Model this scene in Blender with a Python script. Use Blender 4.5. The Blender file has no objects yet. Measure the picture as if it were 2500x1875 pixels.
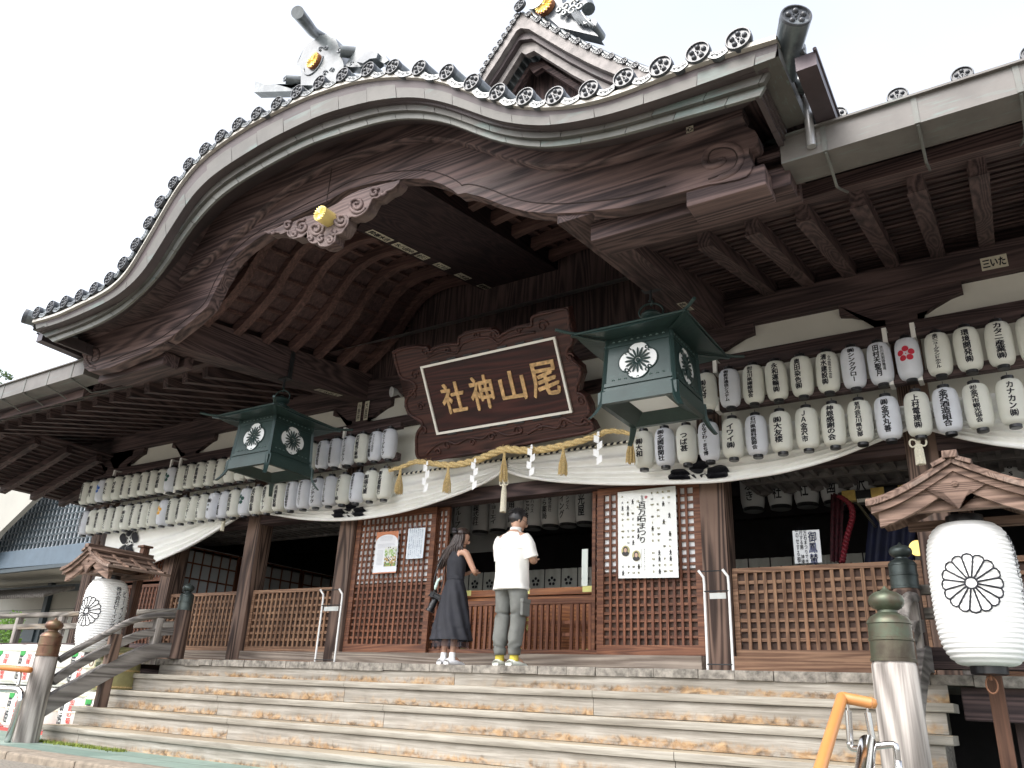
import bpy, bmesh, math, random
from mathutils import Vector, Matrix, noise
random.seed(7)
R = math.radians
scene = bpy.context.scene
COL = scene.collection
# ------------------------------------------------------------------ camera
F_PX = 1942.6
YAW, PITCH, ROLL = -0.58469, 0.38255, 0.05006
EYE = Vector((0.0, 0.0, 0.732))
def _axes():
    cy, sy, cp, sp = math.cos(YAW), math.sin(YAW), math.cos(PITCH), math.sin(PITCH)
    fw = Vector((sy*cp, cy*cp, sp)); r = Vector((cy, -sy, 0)); u = r.cross(fw)
    cr, sr = math.cos(ROLL), math.sin(ROLL)
    return cr*r+sr*u, -sr*r+cr*u, fw
RIGHT, UP, FWD = _axes()
cam_data = bpy.data.cameras.new('camera'); cam = bpy.data.objects.new('camera', cam_data); COL.objects.link(cam)
cam_data.sensor_width = 36.0; cam_data.lens = F_PX/2500*36; cam_data.clip_start = 0.05; cam_data.clip_end = 2000
cam.matrix_world = Matrix(((RIGHT.x, UP.x, -FWD.x, EYE.x), (RIGHT.y, UP.y, -FWD.y, EYE.y), (RIGHT.z, UP.z, -FWD.z, EYE.z), (0, 0, 0, 1)))
scene.camera = cam
# ------------------------------------------------------------------ light: bright overcast
SUN_EL, SUN_AZ = 52, 200      # azimuth measured from +Y towards +X
world = bpy.data.worlds.new('World'); scene.world = world; world.use_nodes = True
nt = world.node_tree; nt.nodes.clear()
sky = nt.nodes.new('ShaderNodeTexSky'); sky.sky_type = 'NISHITA'; sky.sun_disc = False
sky.sun_elevation = R(SUN_EL); sky.sun_rotation = R(SUN_AZ); sky.air_density = 1.0; sky.dust_density = 4.0; sky.ozone_density = 1.0
hs = nt.nodes.new('ShaderNodeHueSaturation'); hs.inputs['Saturation'].default_value = 0.34; hs.inputs['Value'].default_value = 1.5
nz = nt.nodes.new('ShaderNodeTexNoise'); nz.inputs['Scale'].default_value = 1.6; nz.inputs['Detail'].default_value = 4
mr = nt.nodes.new('ShaderNodeMapRange'); mr.inputs[1].default_value = .3; mr.inputs[2].default_value = .7; mr.inputs[3].default_value = .9; mr.inputs[4].default_value = 1.15
mx = nt.nodes.new('ShaderNodeMix'); mx.data_type = 'RGBA'; mx.blend_type = 'MULTIPLY'; mx.inputs[0].default_value = 1
bg = nt.nodes.new('ShaderNodeBackground'); bg.inputs[1].default_value = 0.15
wo = nt.nodes.new('ShaderNodeOutputWorld')
tc = nt.nodes.new('ShaderNodeTexCoord')
nt.links.new(tc.outputs['Generated'], nz.inputs['Vector']); nt.links.new(nz.outputs['Fac'], mr.inputs[0])
nt.links.new(sky.outputs[0], hs.inputs['Color']); nt.links.new(hs.outputs[0], mx.inputs[6]); nt.links.new(mr.outputs[0], mx.inputs[7])
nt.links.new(mx.outputs[2], bg.inputs[0]); nt.links.new(bg.outputs[0], wo.inputs[0])
sd = bpy.data.lights.new('sun', 'SUN'); sd.energy = .5; sd.angle = R(40); sd.color = (1, .98, .95)
sun = bpy.data.objects.new('sun', sd); COL.objects.link(sun)
sv = Vector((math.sin(R(SUN_AZ))*math.cos(R(SUN_EL)), math.cos(R(SUN_AZ))*math.cos(R(SUN_EL)), math.sin(R(SUN_EL))))
sun.rotation_euler = sv.to_track_quat('Z', 'Y').to_euler()
vs = scene.view_settings; vs.view_transform = 'Standard'; vs.look = 'None'; vs.gamma = 1; vs.use_curve_mapping = False; vs.exposure = 1.15
scene.cycles.max_bounces = 8; scene.cycles.diffuse_bounces = 5

# ------------------------------------------------------------------ picture point -> world point on a real plane
def ray(x, y): return RIGHT*(x-1250) - UP*(y-937.5) + FWD*F_PX
def py(x, y, Y): v = ray(x, y); return EYE + v*(Y/v.y)
def pz(x, y, z): v = ray(x, y); return EYE + v*((z-EYE.z)/v.z)
def pxx(x, y, X): v = ray(x, y); return EYE + v*(X/v.x)
def lerp(a, b, t): return a+(b-a)*t

# ------------------------------------------------------------------ materials
MATS = {}
def newmat(name):
    m = bpy.data.materials.new(name); m.use_nodes = True; n = m.node_tree; b = n.nodes['Principled BSDF']; return m, n, b
def node(n, t, **kw):
    x = n.nodes.new(t)
    for k, v in kw.items():
        if k in x.inputs.keys(): x.inputs[k].default_value = v
        else: setattr(x, k, v)
    return x
def ramp(n, fac, stops):
    r = n.nodes.new('ShaderNodeValToRGB'); e = r.color_ramp.elements
    e[0].position, e[0].color = stops[0][0], (*stops[0][1], 1); e[1].position, e[1].color = stops[-1][0], (*stops[-1][1], 1)
    for p, c in stops[1:-1]:
        k = e.new(p); k.color = (*c, 1)
    n.links.new(fac, r.inputs[0]); return r.outputs[0]
def coords(n, scale, rot=(0, 0, 0), src='Object'):
    t = n.nodes.new('ShaderNodeTexCoord'); m = n.nodes.new('ShaderNodeMapping'); m.inputs['Scale'].default_value = scale; m.inputs['Rotation'].default_value = rot
    n.links.new(t.outputs[src], m.inputs[0]); return m.outputs[0]
def bump(n, b, h, strength=.3, dist=.01):
    u = node(n, 'ShaderNodeBump', Strength=strength, Distance=dist); n.links.new(h, u.inputs['Height']); n.links.new(u.outputs[0], b.inputs['Normal']); return u
def mixc(n, f, a, b_, mode='MIX'):
    m = n.nodes.new('ShaderNodeMix'); m.data_type = 'RGBA'; m.blend_type = mode
    for s, v in ((0, f), (6, a), (7, b_)):
        if isinstance(v, (int, float)): m.inputs[s].default_value = v
        elif isinstance(v, tuple): m.inputs[s].default_value = (*v, 1)
        else: n.links.new(v, m.inputs[s])
    return m.outputs[2]
def plain(name, col, rough=.6, metal=0, var=.12, nscale=6, bumps=0, coat=0, spec=.5):
    if name in MATS: return MATS[name]
    m, n, b = newmat(name); v = coords(n, (1, 1, 1)); t = node(n, 'ShaderNodeTexNoise', Scale=nscale, Detail=5.0, Roughness=.6); n.links.new(v, t.inputs[0])
    lo = tuple(c*(1-var*1.6) for c in col); hi = tuple(min(1, c*(1+var)) for c in col)
    n.links.new(ramp(n, t.outputs[0], [(.3, lo), (.7, hi)]), b.inputs['Base Color'])
    b.inputs['Roughness'].default_value = rough; b.inputs['Metallic'].default_value = metal; b.inputs['Coat Weight'].default_value = coat
    b.inputs['Specular IOR Level'].default_value = spec
    if bumps: bump(n, b, t.outputs[0], bumps, .01)
    MATS[name] = m; return m
def wood(name, dark, light, axis='X', scale=1.0, rough=.7, stripes=.24, patch=None, bumps=.5):
    """grain runs along the given world axis; patch = (colour, low, high) weathered areas"""
    if name in MATS: return MATS[name]
    m, n, b = newmat(name)
    st = {'X': (.8, 19, 19), 'Y': (19, .8, 19), 'Z': (19, 19, .8)}[axis]
    v = coords(n, tuple(s*scale for s in st))
    t1 = node(n, 'ShaderNodeTexNoise', Scale=1.3, Detail=9.0, Roughness=.72, Distortion=.6); n.links.new(v, t1.inputs[0])
    w = {'X': (.14, 1.9, 2.6), 'Y': (2.6, .14, 1.9), 'Z': (1.9, 2.6, .14)}[axis]
    v2 = coords(n, tuple(s*scale for s in w))
    w1 = node(n, 'ShaderNodeTexNoise', Scale=1.6, Detail=1.5, Distortion=.3); n.links.new(v2, w1.inputs[0])
    mt = node(n, 'ShaderNodeMath', operation='MULTIPLY'); mt.inputs[1].default_value = 95.0; n.links.new(w1.outputs[0], mt.inputs[0])
    sn = node(n, 'ShaderNodeMath', operation='SINE'); n.links.new(mt.outputs[0], sn.inputs[0])
    ma = node(n, 'ShaderNodeMapRange'); ma.inputs[1].default_value = -1; ma.inputs[2].default_value = 1; n.links.new(sn.outputs[0], ma.inputs[0])
    f = mixc(n, stripes, t1.outputs[0], ma.outputs[0])
    c = ramp(n, f, [(.30, dark), (.5, tuple(a*.5+bb*.5 for a, bb in zip(dark, light))), (.66, light)])
    v3 = coords(n, (.9, .9, .9)); t3 = node(n, 'ShaderNodeTexNoise', Scale=1.3, Detail=5.0); n.links.new(v3, t3.inputs[0])
    c = mixc(n, .55, c, ramp(n, t3.outputs[0], [(.3, (.55, .52, .54)), (.7, (1.25, 1.25, 1.25))]), 'MULTIPLY')
    if patch:
        t4 = node(n, 'ShaderNodeTexNoise', Scale=1.0, Detail=6.0, Roughness=.7); n.links.new(coords(n, tuple(s*.10*scale*(1.0 if s > 1 else 2.5) for s in st)), t4.inputs[0])
        r4 = node(n, 'ShaderNodeMapRange'); r4.inputs[1].default_value = patch[1]; r4.inputs[2].default_value = patch[2]; n.links.new(t4.outputs[0], r4.inputs[0])
        c = mixc(n, r4.outputs[0], c, patch[0])
    n.links.new(c, b.inputs['Base Color']); b.inputs['Roughness'].default_value = rough; b.inputs['Specular IOR Level'].default_value = .35
    bump(n, b, f, bumps, .006)
    MATS[name] = m; return m

DK, LT = (.022, .015, .017), (.118, .078, .074)
WX = wood('dark roof timber, grain along x', DK, LT, 'X')
WY = wood('dark roof timber, grain along y', DK, LT, 'Y')
WZ = wood('dark roof timber, grain upright', DK, LT, 'Z')
WBOARD = wood('weathered gable board timber', (.030, .021, .023), (.175, .120, .112), 'X', .8, patch=((.19, .155, .145), .60, .78), stripes=.26)
WPX = wood('brown pillar timber', (.040, .024, .019), (.19, .125, .095), 'Z', .9, stripes=.4, patch=((.26, .20, .16), .58, .75))
WGRAYZ = wood('silver weathered timber, upright', (.10, .088, .078), (.50, .46, .42), 'Z', .6, rough=.85)
WGRAYX = wood('silver weathered timber along x', (.09, .08, .07), (.31, .285, .25), 'X', .8, rough=.85, patch=((.33, .22, .11), .66, .8))
WGRAYY = wood('silver weathered timber along y', (.08, .072, .066), (.29, .27, .25), 'Y', .8, rough=.85)
WSILLX = wood('worn sill timber', (.13, .10, .08), (.34, .29, .24), 'X', .8, rough=.85)
WLAT = wood('red brown lattice timber', (.10, .034, .018), (.25, .10, .052), 'Z', 1.2, rough=.55, patch=((.34, .13, .055), .62, .74))
WLATH = wood('red brown lattice timber, level', (.09, .032, .018), (.235, .10, .052), 'X', 1.2, rough=.55)
WLATO = wood('tan brown lattice timber', (.12, .06, .032), (.32, .185, .105), 'Z', 1.2, rough=.65, patch=((.40, .18, .08), .6, .72))
WLATOH = wood('tan brown lattice timber, level', (.12, .06, .035), (.32, .19, .115), 'X', 1.2, rough=.65)
WHOOD = wood('lantern hood timber', (.07, .04, .028), (.27, .18, .135), 'X', 1.3, patch=((.30, .23, .19), .55, .75))
WHOODY = wood('lantern hood timber, lengthwise', (.07, .04, .028), (.25, .17, .13), 'Y', 1.3, patch=((.30, .24, .20), .5, .72))
WBOX = wood('orange offering box timber', (.16, .05, .02), (.42, .17, .06), 'X', 1, rough=.45)
PLASTER = plain('cream plaster', (.78, .77, .69), .85, var=.03, nscale=2)
PAPERW = plain('white paper', (.86, .87, .88), .6, var=.02)
BLACK = plain('black lacquer', (.012, .012, .014), .3, var=.1)
INK = plain('black ink', (.010, .011, .018), .7, var=.1)
REDINK = plain('red crest ink', (.55, .02, .05), .7, var=.1)
BLUEINK = plain('blue crest ink', (.05, .17, .55), .7, var=.1)
GREENINK = plain('dark green crest ink', (.01, .07, .06), .7, var=.1)
ORANGEINK = plain('orange crest ink', (.85, .45, .06), .7, var=.1)
NAVYINK = plain('navy ink', (.02, .035, .16), .7, var=.1)
GOLD = plain('gold leaf', (.95, .66, .20), .32, .85, var=.12, nscale=20)
GOLDPALE = plain('pale gold knob', (.95, .80, .30), .35, .6, var=.05)
STEEL = plain('polished steel', (.62, .62, .62), .12, 1.0, var=.03)
STEELW = plain('white painted tube', (.80, .80, .78), .4, var=.03)
DARKMET = plain('dark metal', (.05, .055, .06), .4, .6)
BRASSG = plain('brass plate', (.62, .60, .22), .4, .5, var=.1)
ROPE = plain('straw rope', (.66, .50, .24), .85, var=.25, nscale=60, bumps=.4)
CORDW = plain('cream cord', (.80, .76, .62), .85, var=.1, nscale=60, bumps=.3)

def tile_mat():
    m, n, b = newmat('glazed grey roof tile'); v = coords(n, (1, 1, 1)); t = node(n, 'ShaderNodeTexNoise', Scale=5.0, Detail=8.0, Roughness=.7); n.links.new(v, t.inputs[0])
    n.links.new(ramp(n, t.outputs[0], [(.3, (.03, .036, .04)), (.52, (.085, .10, .105)), (.72, (.20, .225, .225))]), b.inputs['Base Color'])
    b.inputs['Roughness'].default_value = .30; b.inputs['Specular IOR Level'].default_value = .8; b.inputs['Coat Weight'].default_value = .2; b.inputs['Coat Roughness'].default_value = .22
    bump(n, b, t.outputs[0], .15, .01); return m
TILE = tile_mat()
TILED = plain('dark tile face', (.045, .050, .058), .34, var=.45, nscale=14, coat=.15)
def copper_mat(name, base, g=.35):
    m, n, b = newmat(name); t = node(n, 'ShaderNodeTexNoise', Scale=2.2, Detail=8.0, Roughness=.65); n.links.new(coords(n, (1, 1, 1)), t.inputs[0])
    c = ramp(n, t.outputs[0], [(.3, tuple(x*.7 for x in base)), (.55, base), (.72, tuple(x*1.15 for x in base))])
    t2 = node(n, 'ShaderNodeTexNoise', Scale=1.1, Detail=7.0, Roughness=.6); n.links.new(coords(n, (1, 1, 1), src='Generated'), t2.inputs[0])
    t2.inputs['Scale'].default_value = 9
    r = node(n, 'ShaderNodeMapRange'); r.inputs[1].default_value = .56; r.inputs[2].default_value = .72; r.inputs[4].default_value = g; n.links.new(t2.outputs[0], r.inputs[0])
    n.links.new(mixc(n, r.outputs[0], c, (.16, .30, .28)), b.inputs['Base Color']); b.inputs['Roughness'].default_value = .55; b.inputs['Metallic'].default_value = .12
    bump(n, b, t.outputs[0], .1, .01); return m
COPPER = copper_mat('aged copper cladding', (.098, .093, .084))
COPPER2 = copper_mat('pale aged copper cladding', (.14, .142, .13), .4)
COPPER3 = copper_mat('brown aged copper cladding', (.070, .054, .056), .1)
GUTTER = copper_mat('weathered copper gutter', (.145, .135, .125), .3)
def lantern_paper(name, col, pitch, depth=.004, trans=.15):
    m, n, b = newmat(name)
    v = coords(n, (1, 1, 1)); sx = n.nodes.new('ShaderNodeSeparateXYZ'); n.links.new(v, sx.inputs[0])
    mu = node(n, 'ShaderNodeMath', operation='MULTIPLY'); mu.inputs[1].default_value = 2*math.pi/pitch; n.links.new(sx.outputs[2], mu.inputs[0])
    sn = node(n, 'ShaderNodeMath', operation='SINE'); n.links.new(mu.outputs[0], sn.inputs[0])
    ab = node(n, 'ShaderNodeMath', operation='ABSOLUTE'); n.links.new(sn.outputs[0], ab.inputs[0])
    bump(n, b, ab.outputs[0], .5, depth)
    t = node(n, 'ShaderNodeTexNoise', Scale=9.0, Detail=3.0); n.links.new(v, t.inputs[0])
    n.links.new(ramp(n, t.outputs[0], [(.3, tuple(c*.93 for c in col)), (.7, col)]), b.inputs['Base Color'])
    b.inputs['Roughness'].default_value = .75
    tr = node(n, 'ShaderNodeBsdfTranslucent'); tr.inputs[0].default_value = (*col, 1)
    ms = node(n, 'ShaderNodeMixShader'); ms.inputs[0].default_value = trans
    o = n.nodes['Material Output']; n.links.new(b.outputs[0], ms.inputs[1]); n.links.new(tr.outputs[0], ms.inputs[2]); n.links.new(ms.outputs[0], o.inputs[0])
    return m
LPW = lantern_paper('cool white lantern paper', (.86, .89, .96), .014)
LPC = lantern_paper('ivory lantern paper', (.90, .91, .84), .014)
LPBIG = lantern_paper('large lantern paper', (.90, .90, .88), 1.0, .0001, .1)
CLOTH = plain('white curtain cloth', (.92, .92, .89), .8, var=.03, nscale=3)
GREENM = copper_mat('dark green painted bronze', (.026, .052, .049), .08)
for _m in (GREENM,):
    _m.node_tree.nodes['Principled BSDF'].inputs['Roughness'].default_value = .38

# ------------------------------------------------------------------ mesh builder
class MB:
    def __init__(s): s.v = []; s.f = []; s.mi = []; s.cur = 0
    def add(s, vs, fs):
        o = len(s.v); s.v += [Vector(p) for p in vs]
        for f in fs: s.f.append(tuple(i+o for i in f)); s.mi.append(s.cur)
    def quad(s, a, b, c, d): s.add([a, b, c, d], [(0, 1, 2, 3)])
    def hexa(s, p):   # 8 points: 0-3 one face, 4-7 the opposite
        s.add(p, [(0, 3, 2, 1), (4, 5, 6, 7), (0, 1, 5, 4), (1, 2, 6, 5), (2, 3, 7, 6), (3, 0, 4, 7)])
    def box(s, x0, x1, y0, y1, z0, z1, bev=0):
        if bev:
            bm = bmesh.new(); bmesh.ops.create_cube(bm, size=1)
            for v in bm.verts: v.co = Vector(((x0+x1)/2+v.co.x*(x1-x0), (y0+y1)/2+v.co.y*(y1-y0), (z0+z1)/2+v.co.z*(z1-z0)))
            bmesh.ops.bevel(bm, geom=bm.edges[:], offset=bev, segments=2, affect='EDGES', profile=.6)
            s.addbm(bm); return
        s.hexa([(x0, y0, z0), (x1, y0, z0), (x1, y1, z0), (x0, y1, z0), (x0, y0, z1), (x1, y0, z1), (x1, y1, z1), (x0, y1, z1)])
    def addbm(s, bm):
        bm.verts.index_update(); s.add([v.co.copy() for v in bm.verts], [[v.index for v in f.verts] for f in bm.faces]); bm.free()
    def bar(s, a, b, w, h, up=Vector((0, 0, 1)), top=0.0, bev=0):
        """box beam from a to b; w sideways, h along up. a,b on the centre line"""
        a, b = Vector(a), Vector(b); d = (b-a).normalized(); sx = d.cross(up).normalized(); u = sx.cross(d).normalized()
        p = []
        if bev:
            bm = bmesh.new(); bmesh.ops.create_cube(bm, size=1); L = (b-a).length
            for v in bm.verts: v.co = (a+b)/2 + d*(v.co.x*L) + sx*(v.co.y*w) + u*(v.co.z*h)
            bmesh.ops.bevel(bm, geom=bm.edges[:], offset=bev, segments=2, affect='EDGES', profile=.6); s.addbm(bm); return
        for q in (a, b):
            for i, j in ((-1, -1), (1, -1), (1, 1), (-1, 1)): p.append(q+sx*(w/2*i)+u*(h/2*j))
        s.hexa(p)
    def tube(s, pts, r, seg=10, cap=True, up=None):
        pts = [Vector(p) for p in pts]; n = len(pts); rs = r if isinstance(r, (list, tuple)) else [r]*n
        rings = []; prev = None
        for i in range(n):
            d = (pts[min(i+1, n-1)]-pts[max(i-1, 0)]).normalized()
            if prev is None:
                ref = Vector((0, 0, 1)) if abs(d.z) < .9 else Vector((1, 0, 0)); a = d.cross(ref).normalized()
            else:
                a = (prev-d*prev.dot(d)).normalized()
            prev = a; b = d.cross(a)
            rings.append([pts[i]+(a*math.cos(2*math.pi*k/seg)+b*math.sin(2*math.pi*k/seg))*rs[i] for k in range(seg)])
        vs = [p for rg in rings for p in rg]; fs = []
        for i in range(n-1):
            for k in range(seg): fs.append((i*seg+k, i*seg+(k+1) % seg, (i+1)*seg+(k+1) % seg, (i+1)*seg+k))
        if cap: fs.append(tuple(range(seg))[::-1]); fs.append(tuple((n-1)*seg+k for k in range(seg)))
        s.add(vs, fs)
    def lathe(s, prof, c=(0, 0, 0), seg=24, axis='Z', ry=1.0):
        """prof: list of (radius, height)"""
        c = Vector(c); vs = []; fs = []; n = len(prof)
        for r, h in prof:
            for k in range(seg):
                t = 2*math.pi*k/seg; x, y = r*math.cos(t), r*math.sin(t)*ry
                vs.append(c+(Vector((x, y, h)) if axis == 'Z' else Vector((x, h, y)) if axis == 'Y' else Vector((h, x, y))))
        for i in range(n-1):
            for k in range(seg):
                q = (i*seg+k, i*seg+(k+1) % seg, (i+1)*seg+(k+1) % seg, (i+1)*seg+k)
                fs.append(q if axis != 'Y' else q[::-1])
        if prof[0][0] > 1e-5: fs.append(tuple(range(seg))[::-1])
        if prof[-1][0] > 1e-5: fs.append(tuple((n-1)*seg+k for k in range(seg)))
        s.add(vs, fs)
    def prism(s, outline, f0, f1):
        """outline: list of 2D points; f0/f1 map (a,b) -> front / back 3D point; outline triangulated"""
        bm = bmesh.new(); va = [bm.verts.new(f0(a, b)) for a, b in outline]; bm.faces.new(va)
        n = len(outline); vb = [bm.verts.new(f1(a, b)) for a, b in outline]; bm.faces.new(vb[::-1])
        bmesh.ops.triangulate(bm, faces=bm.faces[:])
        for i in range(n): bm.faces.new((va[i], vb[i], vb[(i+1) % n], va[(i+1) % n]))
        bmesh.ops.recalc_face_normals(bm, faces=bm.faces[:]); s.addbm(bm)
    def grid(s, rows):
        """rows of points -> sheet"""
        m = len(rows[0]); vs = [p for r in rows for p in r]; fs = []
        for i in range(len(rows)-1):
            for k in range(m-1): fs.append((i*m+k, i*m+k+1, (i+1)*m+k+1, (i+1)*m+k))
        s.add(vs, fs)
    def build(s, name, mat, parent=None, smooth=False, label=None, angle=None, loc=None, recalc=False):
        org = Vector(loc) if loc is not None else (parent_world(parent) if parent is not None else (min_base(s.v)))
        me = bpy.data.meshes.new(name); me.from_pydata([tuple(p-org) for p in s.v], [], s.f)
        for m in (mat if isinstance(mat, (list, tuple)) else [mat]): me.materials.append(m)
        if isinstance(mat, (list, tuple)): me.polygons.foreach_set('material_index', s.mi)
        if recalc:
            bm = bmesh.new(); bm.from_mesh(me); bmesh.ops.recalc_face_normals(bm, faces=bm.faces[:]); bm.to_mesh(me); bm.free()
        if smooth:
            if angle is None: me.shade_smooth()
            else: me.set_sharp_from_angle(angle=R(angle))
        me.update()
        if smooth and angle is not None:
            me.polygons.foreach_set('use_smooth', [True]*len(me.polygons))
            me.set_sharp_from_angle(angle=R(angle))
        o = bpy.data.objects.new(name, me); COL.objects.link(o)
        if parent is not None:
            o.parent = parent; o.location = org-parent_world(parent)
        else: o.location = org
        WLOC[o.name] = org
        if label: o['label'] = label
        return o
WLOC = {}
def parent_world(p): return WLOC[p.name]
def min_base(vs):
    n = len(vs); zs = min(p.z for p in vs); return Vector((sum(p.x for p in vs)/n, sum(p.y for p in vs)/n, zs))
def thing(name, loc, label, cat, group=None, rz=0):
    o = bpy.data.objects.new(name, None); COL.objects.link(o); o.location = Vector(loc); o.empty_display_size = .1
    o['label'] = label; o['category'] = cat
    if group: o['group'] = group
    WLOC[o.name] = Vector(loc); return o
def tag(o, label, cat, group=None):
    o['label'] = label; o['category'] = cat
    if group: o['group'] = group
    return o
def struct(o, kind='structure', label=None, cat=None):
    o['kind'] = kind
    if label: o['label'] = label
    if cat: o['category'] = cat
    return o
def children_of(o): return [c for c in bpy.data.objects if c.parent == o]
def copy_tree(o, loc, label=None):
    r = o.copy(); COL.objects.link(r); r.location = Vector(loc); WLOC[r.name] = Vector(loc)
    if label: r['label'] = label
    for ch in children_of(o):
        c = ch.copy(); COL.objects.link(c); c.parent = r
        for g in children_of(ch):
            d = g.copy(); COL.objects.link(d); d.parent = c
    return r
# ------------------------------------------------------------------ lettering (built-in font, every stroke real mesh)
_GL = {}
def glyph(ch, bold=.02):
    k = (ch, bold)
    if k in _GL: return _GL[k]
    if bold:
        gv, gf, e = glyph(ch, 0); n = len(gv); V, F = [], []; b = bold*.8
        for j, (dx, dy) in enumerate(((-b, b*.5), (b, b*.5), (0, -b))): V += [(x+dx, y+dy) for x, y in gv]; F += [tuple(i+j*n for i in f) for f in gf]
        _GL[k] = (V, F, (e[0]+2*b, e[1]+1.5*b)); return _GL[k]
    c = bpy.data.curves.new('g', 'FONT'); c.body = ch; c.resolution_u = 2
    o = bpy.data.objects.new('g', c); COL.objects.link(o)
    dg = bpy.context.evaluated_depsgraph_get(); me = bpy.data.meshes.new_from_object(o.evaluated_get(dg))
    vs = [(v.co.x, v.co.y) for v in me.vertices]; fs = [tuple(p.vertices) for p in me.polygons]
    bpy.data.objects.remove(o); bpy.data.curves.remove(c); bpy.data.meshes.remove(me)
    if vs:
        x0, x1 = min(a for a, _ in vs), max(a for a, _ in vs); y0, y1 = min(b for _, b in vs), max(b for _, b in vs)
        cx, cy = (x0+x1)/2, (y0+y1)/2; vs = [(a-cx, b-cy) for a, b in vs]; ext = (x1-x0, y1-y0)
    else: ext = (0, 0)
    _GL[k] = (vs, fs, ext); return _GL[k]
def column_text(s, size_h, size_w, gap=1.0, bold=.02):
    """vertical writing -> (verts2d, faces) centred, total height = size_h"""
    n = len(s); step = size_h/n; V = []; Fc = []
    for i, ch in enumerate(s):
        if ch in 'ー―': gv, gf, e = glyph(ch, bold); gv = [(-b, a) for a, b in gv]; e = (e[1], e[0])
        else: gv, gf, e = glyph(ch, bold)
        if not gv: continue
        cell_h = step*.96; k = max(e)
        sx = size_w/.95; sy = cell_h/.92
        if ch in '+-・': pass
        cy = size_h/2-step*(i+.5); o = len(V)
        V += [(a*sx, b*sy+cy) for a, b in gv]; Fc += [tuple(q+o for q in f) for f in gf]
    return V, Fc
def row_text(s, w, h, bold=.02):
    n = len(s); step = w/n; V = []; Fc = []
    for i, ch in enumerate(s):
        gv, gf, e = glyph(ch, bold)
        if not gv: continue
        o = len(V); cx = -w/2+step*(i+.5)
        V += [(a*step*.98/.95+cx, b*h/.95) for a, b in gv]; Fc += [tuple(q+o for q in f) for f in gf]
    return V, Fc
# ================================================================== SHRINE HALL
YW, YF, ZF = 8.78, 7.6, 1.118          # wall plane, front edge of the veranda, veranda floor
CX = -5.78                             # axis of the porch
XL, XR = -11.03, -0.66                 # ends of the staircase
RISE, RUN = .2237, .37194
GZ = .03
# ---------------- ground
def pave_mat():
    m, n, b = newmat('green grey stone paving'); v = coords(n, (1, 1, 1))
    br = n.nodes.new('ShaderNodeTexBrick'); br.inputs['Scale'].default_value = 1.0
    br.inputs['Color1'].default_value = (.13, .20, .17, 1); br.inputs['Color2'].default_value = (.22, .29, .25, 1); br.inputs['Mortar'].default_value = (.10, .12, .10, 1)
    br.inputs['Mortar Size'].default_value = .012; br.inputs['Brick Width'].default_value = .9; br.inputs['Row Height'].default_value = .42; br.inputs['Mortar Smooth'].default_value = .3
    n.links.new(v, br.inputs[0]); t = node(n, 'ShaderNodeTexNoise', Scale=7.0, Detail=8.0, Roughness=.7); n.links.new(v, t.inputs[0])
    c = mixc(n, .5, br.outputs[0], ramp(n, t.outputs[0], [(.3, (.55, .55, .55)), (.7, (1.25, 1.25, 1.25))]), 'MULTIPLY')
    n.links.new(c, b.inputs['Base Color']); b.inputs['Roughness'].default_value = .6; bump(n, b, t.outputs[0], .3, .01); return m
PAVE = pave_mat()
GRAVEL = plain('trodden earth and gravel', (.20, .18, .15), .95, var=.35, nscale=40, bumps=.5)
CURB = plain('sandy kerb stone', (.24, .20, .155), .9, var=.25, nscale=12, bumps=.4)
m = MB(); m.quad(Vector((-400, -200, 0)), Vector((400, -200, 0)), Vector((400, 600, 0)), Vector((-400, 600, 0)))
struct(m.build('ground', GRAVEL), cat='ground', label='pale trodden earth around the shrine hall')
m = MB(); m.quad(Vector((-16, 5.0, GZ)), Vector((1.5, 5.0, GZ)), Vector((1.5, 9.0, GZ)), Vector((-16, 9.0, GZ)))
struct(m.build('pavement', PAVE), cat='pavement', label='green grey stone paving at the foot of the wooden steps')
m = MB()
x = -16
while x < 1.5:
    m.box(x, x+1.19, 4.62, 4.992, -.1, GZ+.045+random.uniform(-.004, .004), .02); x += 1.2
struct(m.build('pavement_kerb', CURB), cat='kerb', label='sandy stone kerb edging the green paving')
m = MB()   # moss tufts growing along the bottom step
for i in range(1500):
    t = random.random(); xx = lerp(-11.1, -9.0, t**.8); yy = 6.07-abs(random.gauss(0, .06)); h = random.uniform(.012, .045); a = random.uniform(0, 6.28); w = .006
    dx, dy = math.cos(a)*w, math.sin(a)*w; lx, ly = random.uniform(-.02, .02), random.uniform(-.02, .02)
    m.add([(xx-dx, yy-dy, GZ), (xx+dx, yy+dy, GZ), (xx+lx, yy+ly, GZ+h)], [(0, 1, 2)])
struct(m.build('moss', plain('moss and weeds', (.22, .27, .05), .9, var=.4, nscale=30)), 'stuff', 'yellow green moss along the foot of the bottom step', 'moss')

HALL = thing('shrine_hall', (CX, YW, ZF), 'dark timber shrine hall with a great curved gable over the entrance and grey tiled roofs', 'shrine')
HR = HALL
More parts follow.
